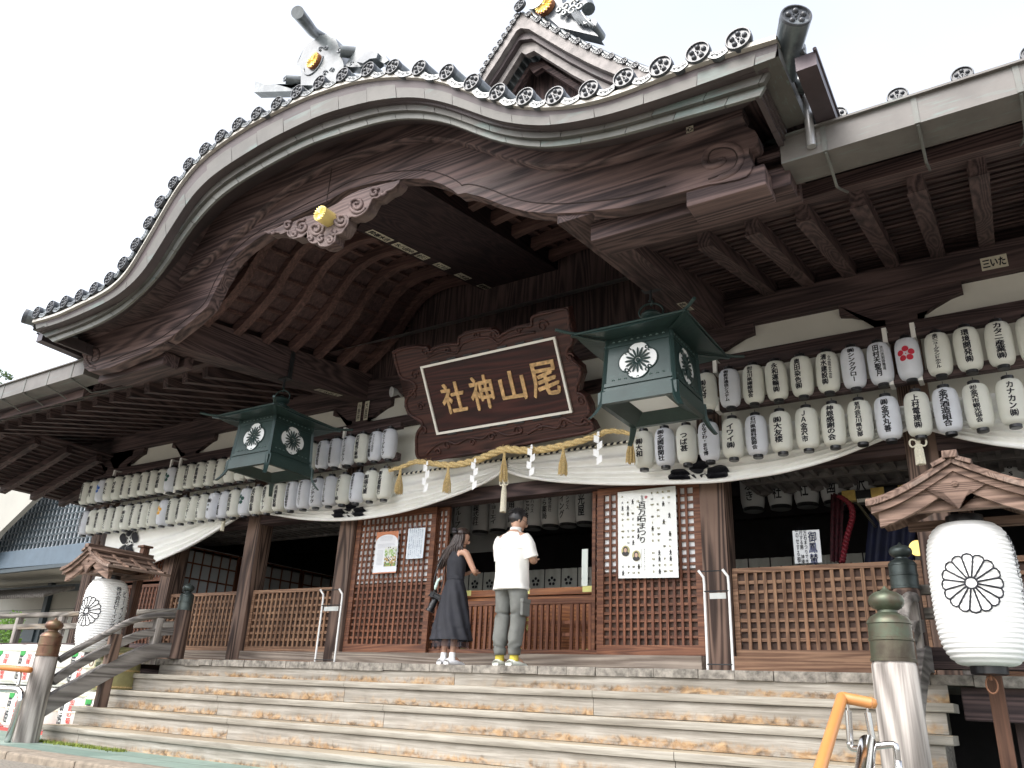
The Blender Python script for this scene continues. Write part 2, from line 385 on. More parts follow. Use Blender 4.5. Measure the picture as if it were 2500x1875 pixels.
# ---------------- staircase
def riser_mat():
    m, n, b = newmat('worn grey step timber'); st = (1.2, 26, 26)
    t = node(n, 'ShaderNodeTexNoise', Scale=1.3, Detail=8.0, Roughness=.65, Distortion=.4); n.links.new(coords(n, st), t.inputs[0])
    c = ramp(n, t.outputs[0], [(.28, (.18, .165, .14)), (.5, (.29, .27, .235)), (.70, (.40, .38, .34))])
    big = node(n, 'ShaderNodeTexNoise', Scale=1.0, Detail=5.0, Roughness=.6); n.links.new(coords(n, (1.6, 2, 2.2)), big.inputs[0])
    c = mixc(n, .7, c, ramp(n, big.outputs[0], [(.32, (.72, .70, .67)), (.5, (.97, .96, .95)), (.68, (1.15, 1.15, 1.15))]), 'MULTIPLY')
    # scuffed ochre band where shoes rub, with a ragged upper edge
    g = n.nodes.new('ShaderNodeTexCoord'); sx = n.nodes.new('ShaderNodeSeparateXYZ'); n.links.new(g.outputs['Generated'], sx.inputs[0])
    rag = node(n, 'ShaderNodeTexNoise', Scale=1.0, Detail=7.0, Roughness=.7); n.links.new(coords(n, (17, 6, 3)), rag.inputs[0])
    rag2 = node(n, 'ShaderNodeTexNoise', Scale=1.0, Detail=2.0); n.links.new(coords(n, (.8, 1, 6)), rag2.inputs[0])
    a1 = node(n, 'ShaderNodeMath', operation='MULTIPLY_ADD'); n.links.new(rag.outputs[0], a1.inputs[0]); a1.inputs[1].default_value = 1.1; n.links.new(rag2.outputs[0], a1.inputs[2])
    a2 = node(n, 'ShaderNodeMath', operation='SUBTRACT'); n.links.new(a1.outputs[0], a2.inputs[0]); n.links.new(sx.outputs[2], a2.inputs[1])
    r = node(n, 'ShaderNodeMapRange'); r.inputs[1].default_value = .52; r.inputs[2].default_value = .80; n.links.new(a2.outputs[0], r.inputs[0])
    xr = node(n, 'ShaderNodeMapRange'); xr.inputs[1].default_value = .02; xr.inputs[2].default_value = .25; xr.inputs[4].default_value = .85; n.links.new(sx.outputs[0], xr.inputs[0])
    mu = node(n, 'ShaderNodeMath', operation='MULTIPLY'); n.links.new(r.outputs[0], mu.inputs[0]); n.links.new(xr.outputs[0], mu.inputs[1])
    fine = node(n, 'ShaderNodeTexNoise', Scale=1.0, Detail=6.0, Distortion=1.0); n.links.new(coords(n, (9, 14, 14)), fine.inputs[0])
    brk = node(n, 'ShaderNodeTexNoise', Scale=1.0, Detail=6.0, Roughness=.7); n.links.new(coords(n, (6, 6, 7)), brk.inputs[0])
    bm2 = node(n, 'ShaderNodeMapRange'); bm2.inputs[1].default_value = .36; bm2.inputs[2].default_value = .56; n.links.new(brk.outputs[0], bm2.inputs[0])
    mu2 = node(n, 'ShaderNodeMath', operation='MULTIPLY'); n.links.new(mu.outputs[0], mu2.inputs[0]); n.links.new(bm2.outputs[0], mu2.inputs[1]); mu = mu2
    och = ramp(n, fine.outputs[0], [(.36, (.10, .06, .03)), (.5, (.30, .18, .085)), (.66, (.45, .31, .17))])
    c = mixc(n, mu.outputs[0], c, och)
    n.links.new(c, b.inputs['Base Color']); b.inputs['Roughness'].default_value = .88; b.inputs['Specular IOR Level'].default_value = .2; bump(n, b, t.outputs[0], .6, .008); return m
RISER = riser_mat()
def tread_mat():
    m, n, b = newmat('worn grey tread timber')
    t = node(n, 'ShaderNodeTexNoise', Scale=1.3, Detail=8.0, Roughness=.65, Distortion=.4); n.links.new(coords(n, (1.2, 26, 26)), t.inputs[0])
    c = ramp(n, t.outputs[0], [(.28, (.19, .172, .145)), (.5, (.30, .28, .24)), (.70, (.41, .385, .34))])
    big = node(n, 'ShaderNodeTexNoise', Scale=1.0, Detail=5.0, Roughness=.6); n.links.new(coords(n, (.5, .8, 1.0)), big.inputs[0])
    c = mixc(n, .7, c, ramp(n, big.outputs[0], [(.32, (.72, .70, .67)), (.5, (.97, .96, .95)), (.68, (1.15, 1.15, 1.15))]), 'MULTIPLY')
    ge = n.nodes.new('ShaderNodeNewGeometry'); sx = n.nodes.new('ShaderNodeSeparateXYZ'); n.links.new(ge.outputs['Normal'], sx.inputs[0])
    up = node(n, 'ShaderNodeMapRange'); up.inputs[1].default_value = .5; up.inputs[2].default_value = .9; up.inputs[4].default_value = .75; n.links.new(sx.outputs[2], up.inputs[0])
    c = mixc(n, up.outputs[0], c, ramp(n, big.outputs[0], [(.35, (.24, .19, .13)), (.65, (.34, .285, .20))]))
    n.links.new(c, b.inputs['Base Color']); b.inputs['Roughness'].default_value = .88; b.inputs['Specular IOR Level'].default_value = .2; bump(n, b, t.outputs[0], .6, .008); return m
TREAD = tread_mat()
ST = thing('wooden_staircase', (CX, 6.9, GZ), 'broad weathered grey wooden staircase of five steps up to the veranda', 'staircase')
TH = .065
cuts = {0: [XL, -5.62, XR], 1: [XL, -6.9, -3.7, XR], 2: [XL, -8.6, -5.95, XR], 3: [XL, -7.9, -2.6, XR], 4: [XL, -10.15, -3.3, XR]}
def curvy_box(m, x0, x1, y0, y1, z0, z1, b=.012, amp=.0035, seed=0):
    """a long board along x whose front edge is rounded and slightly uneven"""
    n = max(2, int((x1-x0)/.18)); rows = []
    for i in range(n+1):
        x = lerp(x0, x1, i/n); dy = noise.noise(Vector((x*1.1, seed*7.1, 0)))*amp*2; dz = noise.noise(Vector((x*.9, seed*3.7, 5)))*amp
        rows.append([Vector((x, y1, z0)), Vector((x, y0+dy+b*.6, z0+dz*.3)), Vector((x, y0+dy, z0+b)), Vector((x, y0+dy, z1-b+dz)), Vector((x, y0+dy+b*.35, z1-b*.3+dz)), Vector((x, y0+dy+b, z1+dz)), Vector((x, y1, z1+dz)), Vector((x, y1, z0))])
    m.grid(rows)
    for r in (rows[0], rows[-1]): m.add(r[:-1], [tuple(range(7))])
for n_ in range(0, 5):
    yn = YF-RUN*n_; zt = ZF-RISE*n_; zb = (ZF-RISE*(n_+1)) if n_ < 4 else GZ-.02
    top_r = zt-TH if n_ else ZF-.078
    xs = cuts[n_]
    for i in range(len(xs)-1):
        a, b_ = xs[i]+.003, xs[i+1]-.003
        m = MB(); curvy_box(m, a+(.06 if i == 0 else 0), b_-(.06 if i == len(xs)-2 else 0), yn+.03, yn+.075, zb+.003, top_r-.003, .003, .001, n_+i*3)
        m.build('riser', RISER, ST)
        if n_:
            m = MB(); curvy_box(m, a, b_, yn, yn+RUN+.028, zt-TH, zt, .010, .002, n_*5+i); m.build('tread', TREAD, ST, smooth=True, angle=35)
# solid dark carriage under the steps
m = MB()
for n_ in range(0, 5):
    yn = YF-RUN*n_; m.box(XL+.12, XR-.12, yn+.08, yn+.08+RUN, GZ-.02, ZF-RISE*n_-TH-.004 if n_ else ZF-.09)
m.build('carriage', WGRAYX, ST)
# ---------------- newel posts and hand rails of the staircase
GIBOSHI = plain('green and brown patinated bronze cap', (.16, .15, .09), .42, .6, var=.35, nscale=9)
def cap_mat(name, cols, rough=.42):
    m, n, b = newmat(name); t = node(n, 'ShaderNodeTexNoise', Scale=6.0, Detail=8.0, Roughness=.65); n.links.new(coords(n, (1, 1, .7)), t.inputs[0])
    n.links.new(ramp(n, t.outputs[0], cols), b.inputs['Base Color']); b.inputs['Metallic'].default_value = .55; b.inputs['Roughness'].default_value = rough; bump(n, b, t.outputs[0], .12, .01); return m
CAPG = cap_mat('green bronze cap', [(.36, (.06, .048, .034)), (.48, (.09, .080, .055)), (.58, (.085, .10, .068)), (.68, (.13, .15, .105))])
CAPB = cap_mat('brown bronze cap', [(.36, (.09, .045, .03)), (.5, (.16, .085, .055)), (.66, (.15, .12, .065))])
CAPD = cap_mat('dark bronze cap', [(.3, (.035, .045, .045)), (.5, (.06, .075, .072)), (.7, (.11, .13, .12))])
def newel(x, y, z0, zc, r, capm, woodm, label=None, k=1.0):
    """round post with bronze onion cap; zc = lower edge of the cap"""
    m = MB(); m.lathe([(r*1.08, z0), (r*1.05, (z0+zc)/2), (r*1.0, zc-.03), (r*.93, zc-.004)], (x, y, 0), 28)
    p = m.build('newel_post', woodm, ST, smooth=True, angle=50, label=label)
    c = MB(); R_ = r*.98
    prof = [(R_*1.03, zc-.005), (R_*1.03, zc+.015*k), (R_*.985, zc+.02*k), (R_*.985, zc+.125*k), (R_*1.03, zc+.13*k), (R_*1.03, zc+.145*k), (R_*.985, zc+.15*k), (R_*.98, zc+.235*k), (R_*1.02, zc+.24*k), (R_*1.0, zc+.255*k),
            (R_*.86, zc+.285*k), (R_*.6, zc+.305*k), (R_*.47, zc+.315*k), (R_*.45, zc+.33*k), (R_*.66, zc+.345*k), (R_*.80, zc+.37*k), (R_*.83, zc+.395*k), (R_*.76, zc+.425*k), (R_*.52, zc+.45*k), (R_*.22, zc+.462*k), (R_*.13, zc+.475*k), (R_*.02, zc+.495*k)]
    c.lathe(prof, (x, y, 0), 32)
    c.build('bronze_cap', capm, p, smooth=True, angle=40)
    nl = MB()
    for a in (200, 300, 250): nl.lathe([(.009, 0), (.007, .005), (0, .008)], (0, 0, 0), 8)
    return p
newel(-10.72, 5.82, GZ-.02, 1.03, .135, CAPB, WGRAYZ, 'grey newel post with a brown bronze onion cap', .95)
newel(-.835, 5.82, GZ-.02, 1.10, .135, CAPG, WGRAYZ, 'grey newel post with a green patinated onion cap', .95)
newel(-10.63, 7.62, ZF, 1.80, .105, CAPD, WPX, None, .80)
newel(-.93, 7.62, ZF, 1.80, .115, CAPD, WPX, None, .80)
def px_path(pts, X): return [pxx(a, b, X) for a, b in pts]
XR_, XL_ = -.86, -10.68
top = px_path([(145, 1611), (196, 1581), (254.6, 1550), (305.5, 1522.7), (344.7, 1509), (383.9, 1503), (424, 1503)], XL_)
mid = px_path([(127, 1664), (196, 1619), (274, 1579), (333, 1553), (372, 1544), (424, 1542)], XL_)
low = px_path([(92, 1733), (196, 1673), (294, 1621), (372, 1589), (424, 1589)], XL_)
def resample(pts, n=24):
    L = [0]
    for i in range(1, len(pts)): L.append(L[-1]+(pts[i]-pts[i-1]).length)
    out = []
    for k in range(n+1):
        s = L[-1]*k/n; i = 0
        while i < len(L)-2 and L[i+1] < s: i += 1
        t = (s-L[i])/max(1e-9, L[i+1]-L[i]); p = [pts[max(i-1, 0)], pts[i], pts[i+1], pts[min(i+2, len(pts)-1)]]
        out.append(.5*((2*p[1])+(p[2]-p[0])*t+(2*p[0]-5*p[1]+4*p[2]-p[3])*t*t+(3*p[1]-p[0]-3*p[2]+p[3])*t**3))
    return out
def plank_sweep(m, pts, w, h):
    """rectangular section w (x) by h (in plane), along pts lying in an x=const plane"""
    rows = []
    n = len(pts)
    for i, p in enumerate(pts):
        d = (pts[min(i+1, n-1)]-pts[max(i-1, 0)]).normalized(); u = Vector((0, -d.z, d.y)) if True else None
        c = [p+Vector((-w/2, 0, 0))+u*(-h/2), p+Vector((w/2, 0, 0))+u*(-h/2), p+Vector((w/2, 0, 0))+u*(h/2), p+Vector((-w/2, 0, 0))+u*(h/2)]
        rows.append(c+[c[0]])
    m.grid(rows); m.add(rows[0][:4], [(3, 2, 1, 0)]); m.add(rows[-1][:4], [(0, 1, 2, 3)])
for X in (XL_, XR_):
    d = Vector((X-XL_, 0, 0))
    m = MB(); m.tube([p+d for p in resample(top)], .045, 12); m.build('hand_rail', WGRAYY, ST, smooth=True, angle=60)
    m = MB(); plank_sweep(m, [p+d for p in resample(mid)], .09, .10); m.build('middle_rail', WGRAYY, ST, smooth=True, angle=40)
    m = MB(); plank_sweep(m, [p+d for p in resample(low)], .13, .20); m.build('lower_rail', WGRAYY, ST, smooth=True, angle=40)
    q = pxx(272, 1600, XL_); m = MB(); m.box(X-.055, X+.055, q.y-.07, q.y+.07, ZF-RISE*2-.25, pxx(285, 1548, XL_).z, .008); m.build('rail_post', WPX, ST)
    q = low[-2]; m = MB(); m.box(X-.05, X+.05, q.y-.05, q.y+.05, ZF-.1, top[-2].z-.03, .006); m.build('rail_post', WGRAYZ, ST)
# ---------------- veranda
for (x0, x1, mat, y0) in ((XL+.2, XR-.19, WGRAYZ, 0), (XR-.185, 1.6, WGRAYZ, .03), (-17.2, XL+.195, WGRAYZ, .03)):
    x = x0; k = 0
    while x < x1-.01:
        w = min(random.uniform(.26, .48), x1-x); w = x1-x if x1-x-w < .15 else w
        dz = random.uniform(-.009, .004); m = MB(); dy = random.uniform(-.008, .012)
        m.box(x+.002, x+w-.002, YF+y0+dy, YF+y0+.9, ZF-.082+dz, ZF+random.uniform(-.004, .002), .005)
        m.build('floor_plank', plain('end grain of floor planks', (.24, .22, .19), .9, var=.4, nscale=14, bumps=.6), HR); x += w
m = MB(); m.box(-16.2, 1.6, YF+.905, 16, ZF-.08, ZF-.004); m.build('inner_floor', WSILLX, HR)
m = MB(); m.box(XR+.02, 1.6, YF+.12, YF+.32, .78, ZF-.085, .01); m.build('floor_beam', WX, HR)
m = MB(); m.box(-17.2, XL-.02, YF+.12, YF+.32, .78, ZF-.085, .01); m.build('floor_beam', WX, HR)
for x in (-.2, 1.1, -12.2, -14.2, -16.2): m = MB(); m.box(x-.12, x+.12, YF+.5, YF+.74, GZ, .95, .01); m.build('floor_post', WZ, HR)
m = MB(); m.box(-16.5, 1.6, 9.6, 9.7, 0, 1.03); m.build('dark_void_backing', plain('dark space under the floor', (.03, .028, .03), .95), HR)  # near-black sheet: the shade of the void under the veranda, put into colour
# railings on both sides of the stair head
def side_rail(x0, x1, posts):
    y = YF+.12
    m = MB(); m.tube([(x0, y, 1.80), (x1, y, 1.80)], .045, 12); m.build('veranda_hand_rail', WGRAYX, HR, smooth=True, angle=60)
    m = MB(); m.box(x0, x1, y-.045, y+.045, 1.56, 1.65, .005); m.build('veranda_middle_rail', WGRAYX, HR)
    m = MB(); m.box(x0, x1, y-.07, y+.07, 1.16, 1.33, .006); m.build('veranda_lower_rail', WX, HR)
    for x in posts: m = MB(); m.box(x-.05, x+.05, y-.05, y+.05, 1.12, 1.76, .005); m.build('veranda_rail_post', WGRAYZ, HR)
side_rail(-.85, 1.6, (-.55, .7)); side_rail(-17.2, -10.7, (-11.3, -12.6, -14.0, -15.4, -17))
# ---------------- pillars
def px_x(px, pyy, Y=YW): return py(px, pyy, Y).x
PIL = [px_x(833.6, 1276.6)-0, px_x(1707, 1176)]
P2, P3 = PIL[0], PIL[1]
P1 = px_x(605.7, 1296); P4 = px_x(2213, 1120); P0 = px_x(400, 1400)-.05
PW = .30
Z_NB = py(2233, 822, YW).z                       # underside of the nageshi
Z_NT = py(1765, 873, YW).z                       # top of the nageshi = foot of the plaster
Z_KB = py(1850, 790, YW).z                       # underside of the great beam
Z_KT = Z_KB+.36
SX0 = px_x(205, 1400)
for x in (P0, P1, P2, P3, P4, P0-2.15, SX0):
    m = MB(); m.box(x, x+PW, YW-.03, YW+.27, ZF, Z_KB, .022); m.build('pillar', WPX, HR, smooth=True, angle=30)
# ---------------- sills and low lattices
SX0, SX1 = px_x(205, 1400), 1.6
m = MB(); m.box(SX0, P1, YW-.14, YW+.1, ZF, ZF+.06, .006); m.box(P4+PW, SX1, YW-.14, YW+.1, ZF, ZF+.06, .006); m.box(P3+PW, P4, YW-.14, YW+.1, ZF, ZF+.065, .006); m.box(P1+PW, P2, YW-.14, YW+.1, ZF, ZF+.065, .006); m.build('floor_sill', WLATOH, HR)
def lattice(x0, x1, z0, z1, y, cell, sw, mv, mh, name, frame=.06, backing=None, paper_from=None, depth=.035, label=None):
    """frame + crossing slats; backing board; paper above a height"""
    t = MB(); t.box(x0, x1, y-.005, y+.045, z0, z0+frame*1.3, .003); t.box(x0, x1, y-.005, y+.045, z1-frame, z1, .003)
    t.box(x0, x0+frame, y-.003, y+.043, z0+frame*1.3, z1-frame); t.box(x1-frame, x1, y-.003, y+.043, z0+frame*1.3, z1-frame)
    root = t.build(name, mh, HR, label=label)
    n = max(2, round((x1-x0-2*frame)/cell)); st = (x1-x0-2*frame)/n; k = max(2, round((z1-z0-2.3*frame)/cell)); sz = (z1-z0-2.3*frame)/k
    a = MB()
    for i in range(1, n): xx = x0+frame+st*i; a.box(xx-sw/2, xx+sw/2, y+.002, y+.02, z0+frame*1.3, z1-frame)
    a.build('upright_slats', mv, root)
    a = MB()
    for i in range(1, k): zz = z0+frame*1.3+sz*i; a.box(x0+frame, x1-frame, y+.018, y+.036, zz-sw/2, zz+sw/2)
    a.build('level_slats', mh, root)
    if backing is not None:
        zt = paper_from if paper_from else z1
        a = MB(); a.box(x0+frame, x1-frame, y+.05, y+.062, z0+.03, zt-.01); a.build('backing_board', backing, root)
    if paper_from:
        a = MB(); a.box(x0+frame, x1-frame, y+.046, y+.05, paper_from, z1-.02); a.build('paper_pane', PAPERW, root)
    return root
BACKB = plain('dark brown backing board', (.085, .045, .03), .7, var=.3, nscale=5)
ZL0, ZL1 = ZF+.20, py(1805, 1385, YW).z
for (x0, x1) in ((P3+PW, P4), (P4+PW, SX1), (P1+PW, P2), (P0+PW, P1)):
    lattice(x0+.01, x1-.01, ZL0, ZL1, YW+.06, .102, .036, WLATO, WLATOH, 'low_lattice', .055, BACKB)
    m = MB(); m.box(x0+.005, x1-.005, YW-.02, YW+.13, ZF+.066, ZL0-.004, .006); m.build('sill_beam', WSILLX if x0 < -8 else WLATOH, HR)
for (x0, x1) in ((P0-2.15+PW, P0),):
    lattice(x0+.01, x1-.01, ZL0, ZL1+.2, YW+.06, .102, .036, WLAT, WLATH, 'low_lattice', .055, BACKB)
    lattice(x0+.01, x1-.01, ZL1+.25, 3.3, YW+.06, .09, .036, WLAT, WLATH, 'upper_lattice', .055, None, ZL1+.3)
# tall lattice doors beside the opening
XO0, XO1 = px_x(1076, 1400), px_x(1435.8, 1400)
ZD1 = 3.30; ZPAP = py(1650, 1388, YW+.06).z
m = MB(); m.box(P2+PW, P3, YW-.16, YW+.16, ZF, ZF+.19, .012); m.build('threshold', WSILLX, HR)
XA, XB = px_x(1051, 1400), px_x(1464, 1400)
lattice(P2+PW+.01, XA, ZF+.20, ZD1, YW+.03, .088, .030, WLAT, WLATH, 'lattice_door', .085, BACKB, ZPAP, label='tall red brown lattice door left of the opening')
lattice(XB-.05, P3-.01, ZF+.20, ZD1, YW+.03, .088, .030, WLAT, WLATH, 'lattice_door', .085, BACKB, ZPAP, label='tall red brown lattice door behind the large poster')
lattice(XA-.05, XO0, ZF+.20, ZD1, YW+.10, .088, .030, WLAT, WLATH, 'sliding_lattice', .045, BACKB, ZPAP)
lattice(XO1, XB+.01, ZF+.20, ZD1, YW+.10, .088, .030, WLAT, WLATH, 'sliding_lattice', .045, BACKB, ZPAP)
# low slatted gate in the opening
GT = py(1400, 1465, YW+.12).z
m = MB(); m.box(XO0, XO1, YW+.10, YW+.16, GT-.045, GT+.02, .005); m.box(XO0, XO1, YW+.10, YW+.16, ZF+.19, ZF+.26, .005)
g = m.build('slatted_gate', WLATH, HR); m = MB(); n = 26
for i in range(n+1):
    if i % 9 == 4: continue
    xx = lerp(XO0+.03, XO1-.03, i/n); m.box(xx-.018, xx+.018, YW+.11, YW+.145, ZF+.26, GT-.045)
for zz in (ZF+.42, GT-.28): m.box(XO0, XO1, YW+.146, YW+.165, zz, zz+.04)
m.build('upright_slats', WLAT, g)
# lintel, plaster and nageshi
m = MB(); m.box(SX0, SX1, YW-.02, YW+.2, 3.31, 3.50, .006); m.build('lintel', WX, HR)
m = MB(); m.box(SX0, SX1, YW+.02, YW+.2, 3.504, Z_NB-.001); m.build('plaster_wall', PLASTER, HR)
m = MB(); m.box(SX0, SX1, YW-.06, YW+.2, Z_NB, Z_NT, .006); m.build('head_beam', WX, HR)
m = MB(); m.box(SX0, SX1, YW+.05, YW+.2, Z_NT, Z_KB+.02); m.build('plaster_frieze', PLASTER, HR)
m = MB(); m.box(SX0, SX1, YW-.06, YW+.30, Z_KB, Z_KT, .01); m.build('eaves_beam', WX, HR)
m = MB(); m.box(SX0, SX1, YW+.1, YW+.28, Z_KT-.01, 5.85); m.box(SX0-2.3, SX0-.001, YW+.1, YW+.28, 4.95, 5.85); m.build('eaves_infill', WX, HR)
# boat shaped bracket arms under the beam, and blocks above pillars
def bracket(xc, half=.62):
    H = Z_KB-Z_NT; zt = Z_KB-.003; o = [(-half, zt), (-half, zt-.34*H), (-half+.12, zt-.42*H), (-half+.28, zt-.62*H), (-half*.42, zt-.74*H), (-.16, zt-.78*H), (-.16, Z_NT-.3*H), (.16, Z_NT-.3*H), (.16, zt-.78*H), (half*.42, zt-.74*H), (half-.28, zt-.62*H), (half-.12, zt-.42*H), (half, zt-.34*H), (half, zt)]
    m = MB(); m.prism([(xc+a, b) for a, b in o], lambda a, b: Vector((a, YW-.035, b)), lambda a, b: Vector((a, YW+.07, b))); m.build('bracket_arm', WX, HR)
for x in (P0, P1, P2, P3, P4, P0-2.15, SX0): bracket(x+PW/2)
for x in ((P1+P2)/2+PW/2,): pass
# ---------------- main eaves, both sides: rafters, boards, fascia, gutter, tiles
ZRW = 5.56; SL = .264
YG = 5.36                     # gutter plane
def zr(y): return ZRW-(8.75-y)*SL
def eave(x0, x1, side):
    n = int(abs(x1-x0)/.455)
    for i in range(n):
        x = (-2.11+.455*i) if side > 0 else (2*CX+2.11-.455*i)
        if not (min(x0, x1)-2.2 <= x <= max(x0, x1)+2.2): continue
        m = MB(); m.bar(Vector((x, YW+.1, zr(YW+.1)-.02)), Vector((x, 6.36, zr(6.36)-.02)), .125, .15, bev=.01); m.build('rafter', WY, HR)
    lo, hi = min(x0, x1), max(x0, x1)
    a, b = (lo-1.7, hi) if side > 0 else (lo, hi+1.7)
    m = MB(); m.hexa([Vector((a, YW+.1, zr(YW+.1)+.10)), Vector((b, YW+.1, zr(YW+.1)+.10)), Vector((b, 6.3, zr(6.3)+.10)), Vector((a, 6.3, zr(6.3)+.10)), Vector((a, YW+.1, zr(YW+.1)+.13)), Vector((b, YW+.1, zr(YW+.1)+.13)), Vector((b, 6.3, zr(6.3)+.13)), Vector((a, 6.3, zr(6.3)+.13))]); m.build('roof_boards', WX, HR)
    m = MB(); y = YW-.1
    while y > 6.5: m.bar(Vector((a, y, zr(y)+.085)), Vector((b, y, zr(y)+.085)), .045, .03); y -= .145
    m.build('batten', WX, HR)
    m = MB(); m.hexa([Vector((a, 6.52, zr(6.52)+.055)), Vector((b, 6.52, zr(6.52)+.055)), Vector((b, 6.18, zr(6.18)+.055)), Vector((a, 6.18, zr(6.18)+.055)), Vector((a, 6.52, zr(6.52)+.20)), Vector((b, 6.52, zr(6.52)+.20)), Vector((b, 6.18, zr(6.18)+.20)), Vector((a, 6.18, zr(6.18)+.20))]); m.build('eaves_board', WX, HR)
    # upper flying eave out to the gutter
    m = MB(); m.hexa([Vector((a, 6.3, zr(6.3)+.21)), Vector((b, 6.3, zr(6.3)+.21)), Vector((b, 5.6, zr(6.3)+.10)), Vector((a, 5.6, zr(6.3)+.10)), Vector((a, 6.3, zr(6.3)+.32)), Vector((b, 6.3, zr(6.3)+.32)), Vector((b, 5.6, zr(6.3)+.22)), Vector((a, 5.6, zr(6.3)+.22))]); m.build('flying_eaves_board', WX, HR)
ZGT = py(1913, 366, YG).z; ZGB = py(1917, 424, YG).z
GXR = px_x(1915, 380, YG); GXL = px_x(217, 950, YG)
eave(GXR, 3.0, 1); eave(-20, GXL, -1)
def disc_flower(m, c, r, nrm, flowers=True, up=Vector((0, 0, 1))):
    """round tile end: rim, sunk field, five-petalled plum relief; nrm = outward direction"""
    nrm = nrm.normalized(); sx = up.cross(nrm).normalized(); u = nrm.cross(sx)
    def P(a, b, h): return c+sx*(a*r)+u*(b*r)+nrm*h
    seg = 24; rings = []
    for rr, h in ((1.0, -.04), (1.0, .0), (.96, .008), (.88, .008), (.83, -.006), (.001, -.006)):
        rings.append([P(rr*math.cos(2*math.pi*k/seg), rr*math.sin(2*math.pi*k/seg), h*r/.09) for k in range(seg)])
    vs = [p for rg in rings for p in rg]; fs = []
    for i in range(len(rings)-1):
        for k in range(seg): fs.append((i*seg+k, i*seg+(k+1) % seg, (i+1)*seg+(k+1) % seg, (i+1)*seg+k))
    m.add(vs, fs)
    if not flowers: return
    def dome(ca, cb, rr, hh, sg=10):
        vs = []; fs = []
        for j, q in enumerate((1.0, .8, .45)):
            for k in range(sg):
                t = 2*math.pi*k/sg; vs.append(P(ca+rr*q*math.cos(t), cb+rr*q*math.sin(t), (-.006+hh*math.sqrt(max(0, 1-q*q)))*r/.09))
        vs.append(P(ca, cb, (-.006+hh)*r/.09))
        for j in range(2):
            for k in range(sg): fs.append((j*sg+k, j*sg+(k+1) % sg, (j+1)*sg+(k+1) % sg, (j+1)*sg+k))
        for k in range(sg): fs.append((2*sg+k, 2*sg+(k+1) % sg, 3*sg))
        m.add(vs, fs)
    for k in range(5):
        t = math.pi/2+2*math.pi*k/5; dome(.50*math.cos(t), .50*math.sin(t), .215, .020)
        t += math.pi/5; dome(.26*math.cos(t), .26*math.sin(t), .05, .008, 6)
    dome(0, 0, .10, .012, 8)
def half_barrel(m, a, b, r, seg=9, down=.35):
    """round roof tile from a to b, upper part of a tube, in overlapping lengths"""
    a, b = Vector(a), Vector(b); d = (b-a).normalized(); sx = d.cross(Vector((0, 0, 1))).normalized(); u = sx.cross(d)
    L = (b-a).length; n = max(1, int(L/.32)); 
    for i in range(n):
        q0, q1 = a+d*(L*i/n), a+d*(L*(i+1)/n+.02); rows = []
        for q, rr in ((q0, r), (q1, r*.93)):
            rows.append([q+sx*(rr*math.cos(t))+u*(rr*math.sin(t)) for t in [lerp(-down, math.pi+down, k/seg) for k in range(seg+1)]])
        m.grid(rows)
def edge_tile(m, a, b, sag, h, y0, y1):
    """curved front lip of a flat tile between two round ends a,b"""
    n = 6; rows = []
    for i in range(n+1):
        t = i/n; p = a.lerp(b, t)+Vector((0, 0, -sag*math.sin(math.pi*t))); rows.append([Vector((p.x, y1, p.z+.02)), Vector((p.x, y0, p.z)), Vector((p.x, y0, p.z-h)), Vector((p.x, y0+.03, p.z-h))])
    m.grid(rows)
    for i in range(3):   # raised scrollwork
        t = (i+1)/4; p = a.lerp(b, t)+Vector((0, 0, -sag*math.sin(math.pi*t)-h/2)); k = h*.28
        m.tube([p+Vector((math.cos(s)*k*1.6*(1-s/9), -0.004+(y0-p.y), math.sin(s)*k*(1-s/9))) for s in [j*.9 for j in range(7)]], .0045, 5)
def eave_tiles(x0, x1, y, z, sp=.43, r=.075):
    n = int((x1-x0)/sp); m = MB(); e = MB(); f = MB()
    for i in range(n+1):
        x = x0+sp*i; c = Vector((x, y, z)); t_ = MB(); disc_flower(t_, c, r, Vector((0, -1, .1))); t_.build('round_tile_end', TILED, HR, smooth=True, angle=40)
        half_barrel(e, c+Vector((0, .03, 0)), c+Vector((0, 2.6, 1.05)), r*.92)
        if i < n: edge_tile(f, c+Vector((r*.8, 0, -.02)), c+Vector((sp-r*.8, 0, -.02)), .035, .055, y+.01, y+.3)
    e.build('round_tiles', TILE, HR, smooth=True, angle=50); f.build('edge_tiles', TILE, HR, smooth=True, angle=40)
    g = MB(); g.hexa([Vector((x0-.3, y+.02, z-.09)), Vector((x1+.3, y+.02, z-.09)), Vector((x1+.3, y+2.6, z+.96)), Vector((x0-.3, y+2.6, z+.96)), Vector((x0-.3, y+.05, z-.02)), Vector((x1+.3, y+.05, z-.02)), Vector((x1+.3, y+2.6, z+1.0)), Vector((x0-.3, y+2.6, z+1.0))]); g.build('flat_tiles', TILE, HR)
    g = MB(); g.box(x0-.3, x1+.3, y+.05, y+.25, z-.22, z-.095, .01); g.build('tile_fascia', COPPER3, HR)
    g = MB(); g.hexa([Vector((x0-.3, y+.12, z-.35)), Vector((x1+.3, y+.12, z-.35)), Vector((x1+.3, 6.3, zr(6.3)+.3)), Vector((x0-.3, 6.3, zr(6.3)+.3)), Vector((x0-.3, y+.12, z-.23)), Vector((x1+.3, y+.12, z-.23)), Vector((x1+.3, 6.3, zr(6.3)+.5)), Vector((x0-.3, 6.3, zr(6.3)+.5))]); g.build('eaves_soffit', WX, HR)
q = py(2043.6, 279.6, YG+.08); eave_tiles(q.x-.0, q.x+.43*9, YG+.08, q.z)
q = py(168, 915, YG+.08); eave_tiles(q.x-.43*20, q.x, YG+.08, q.z)
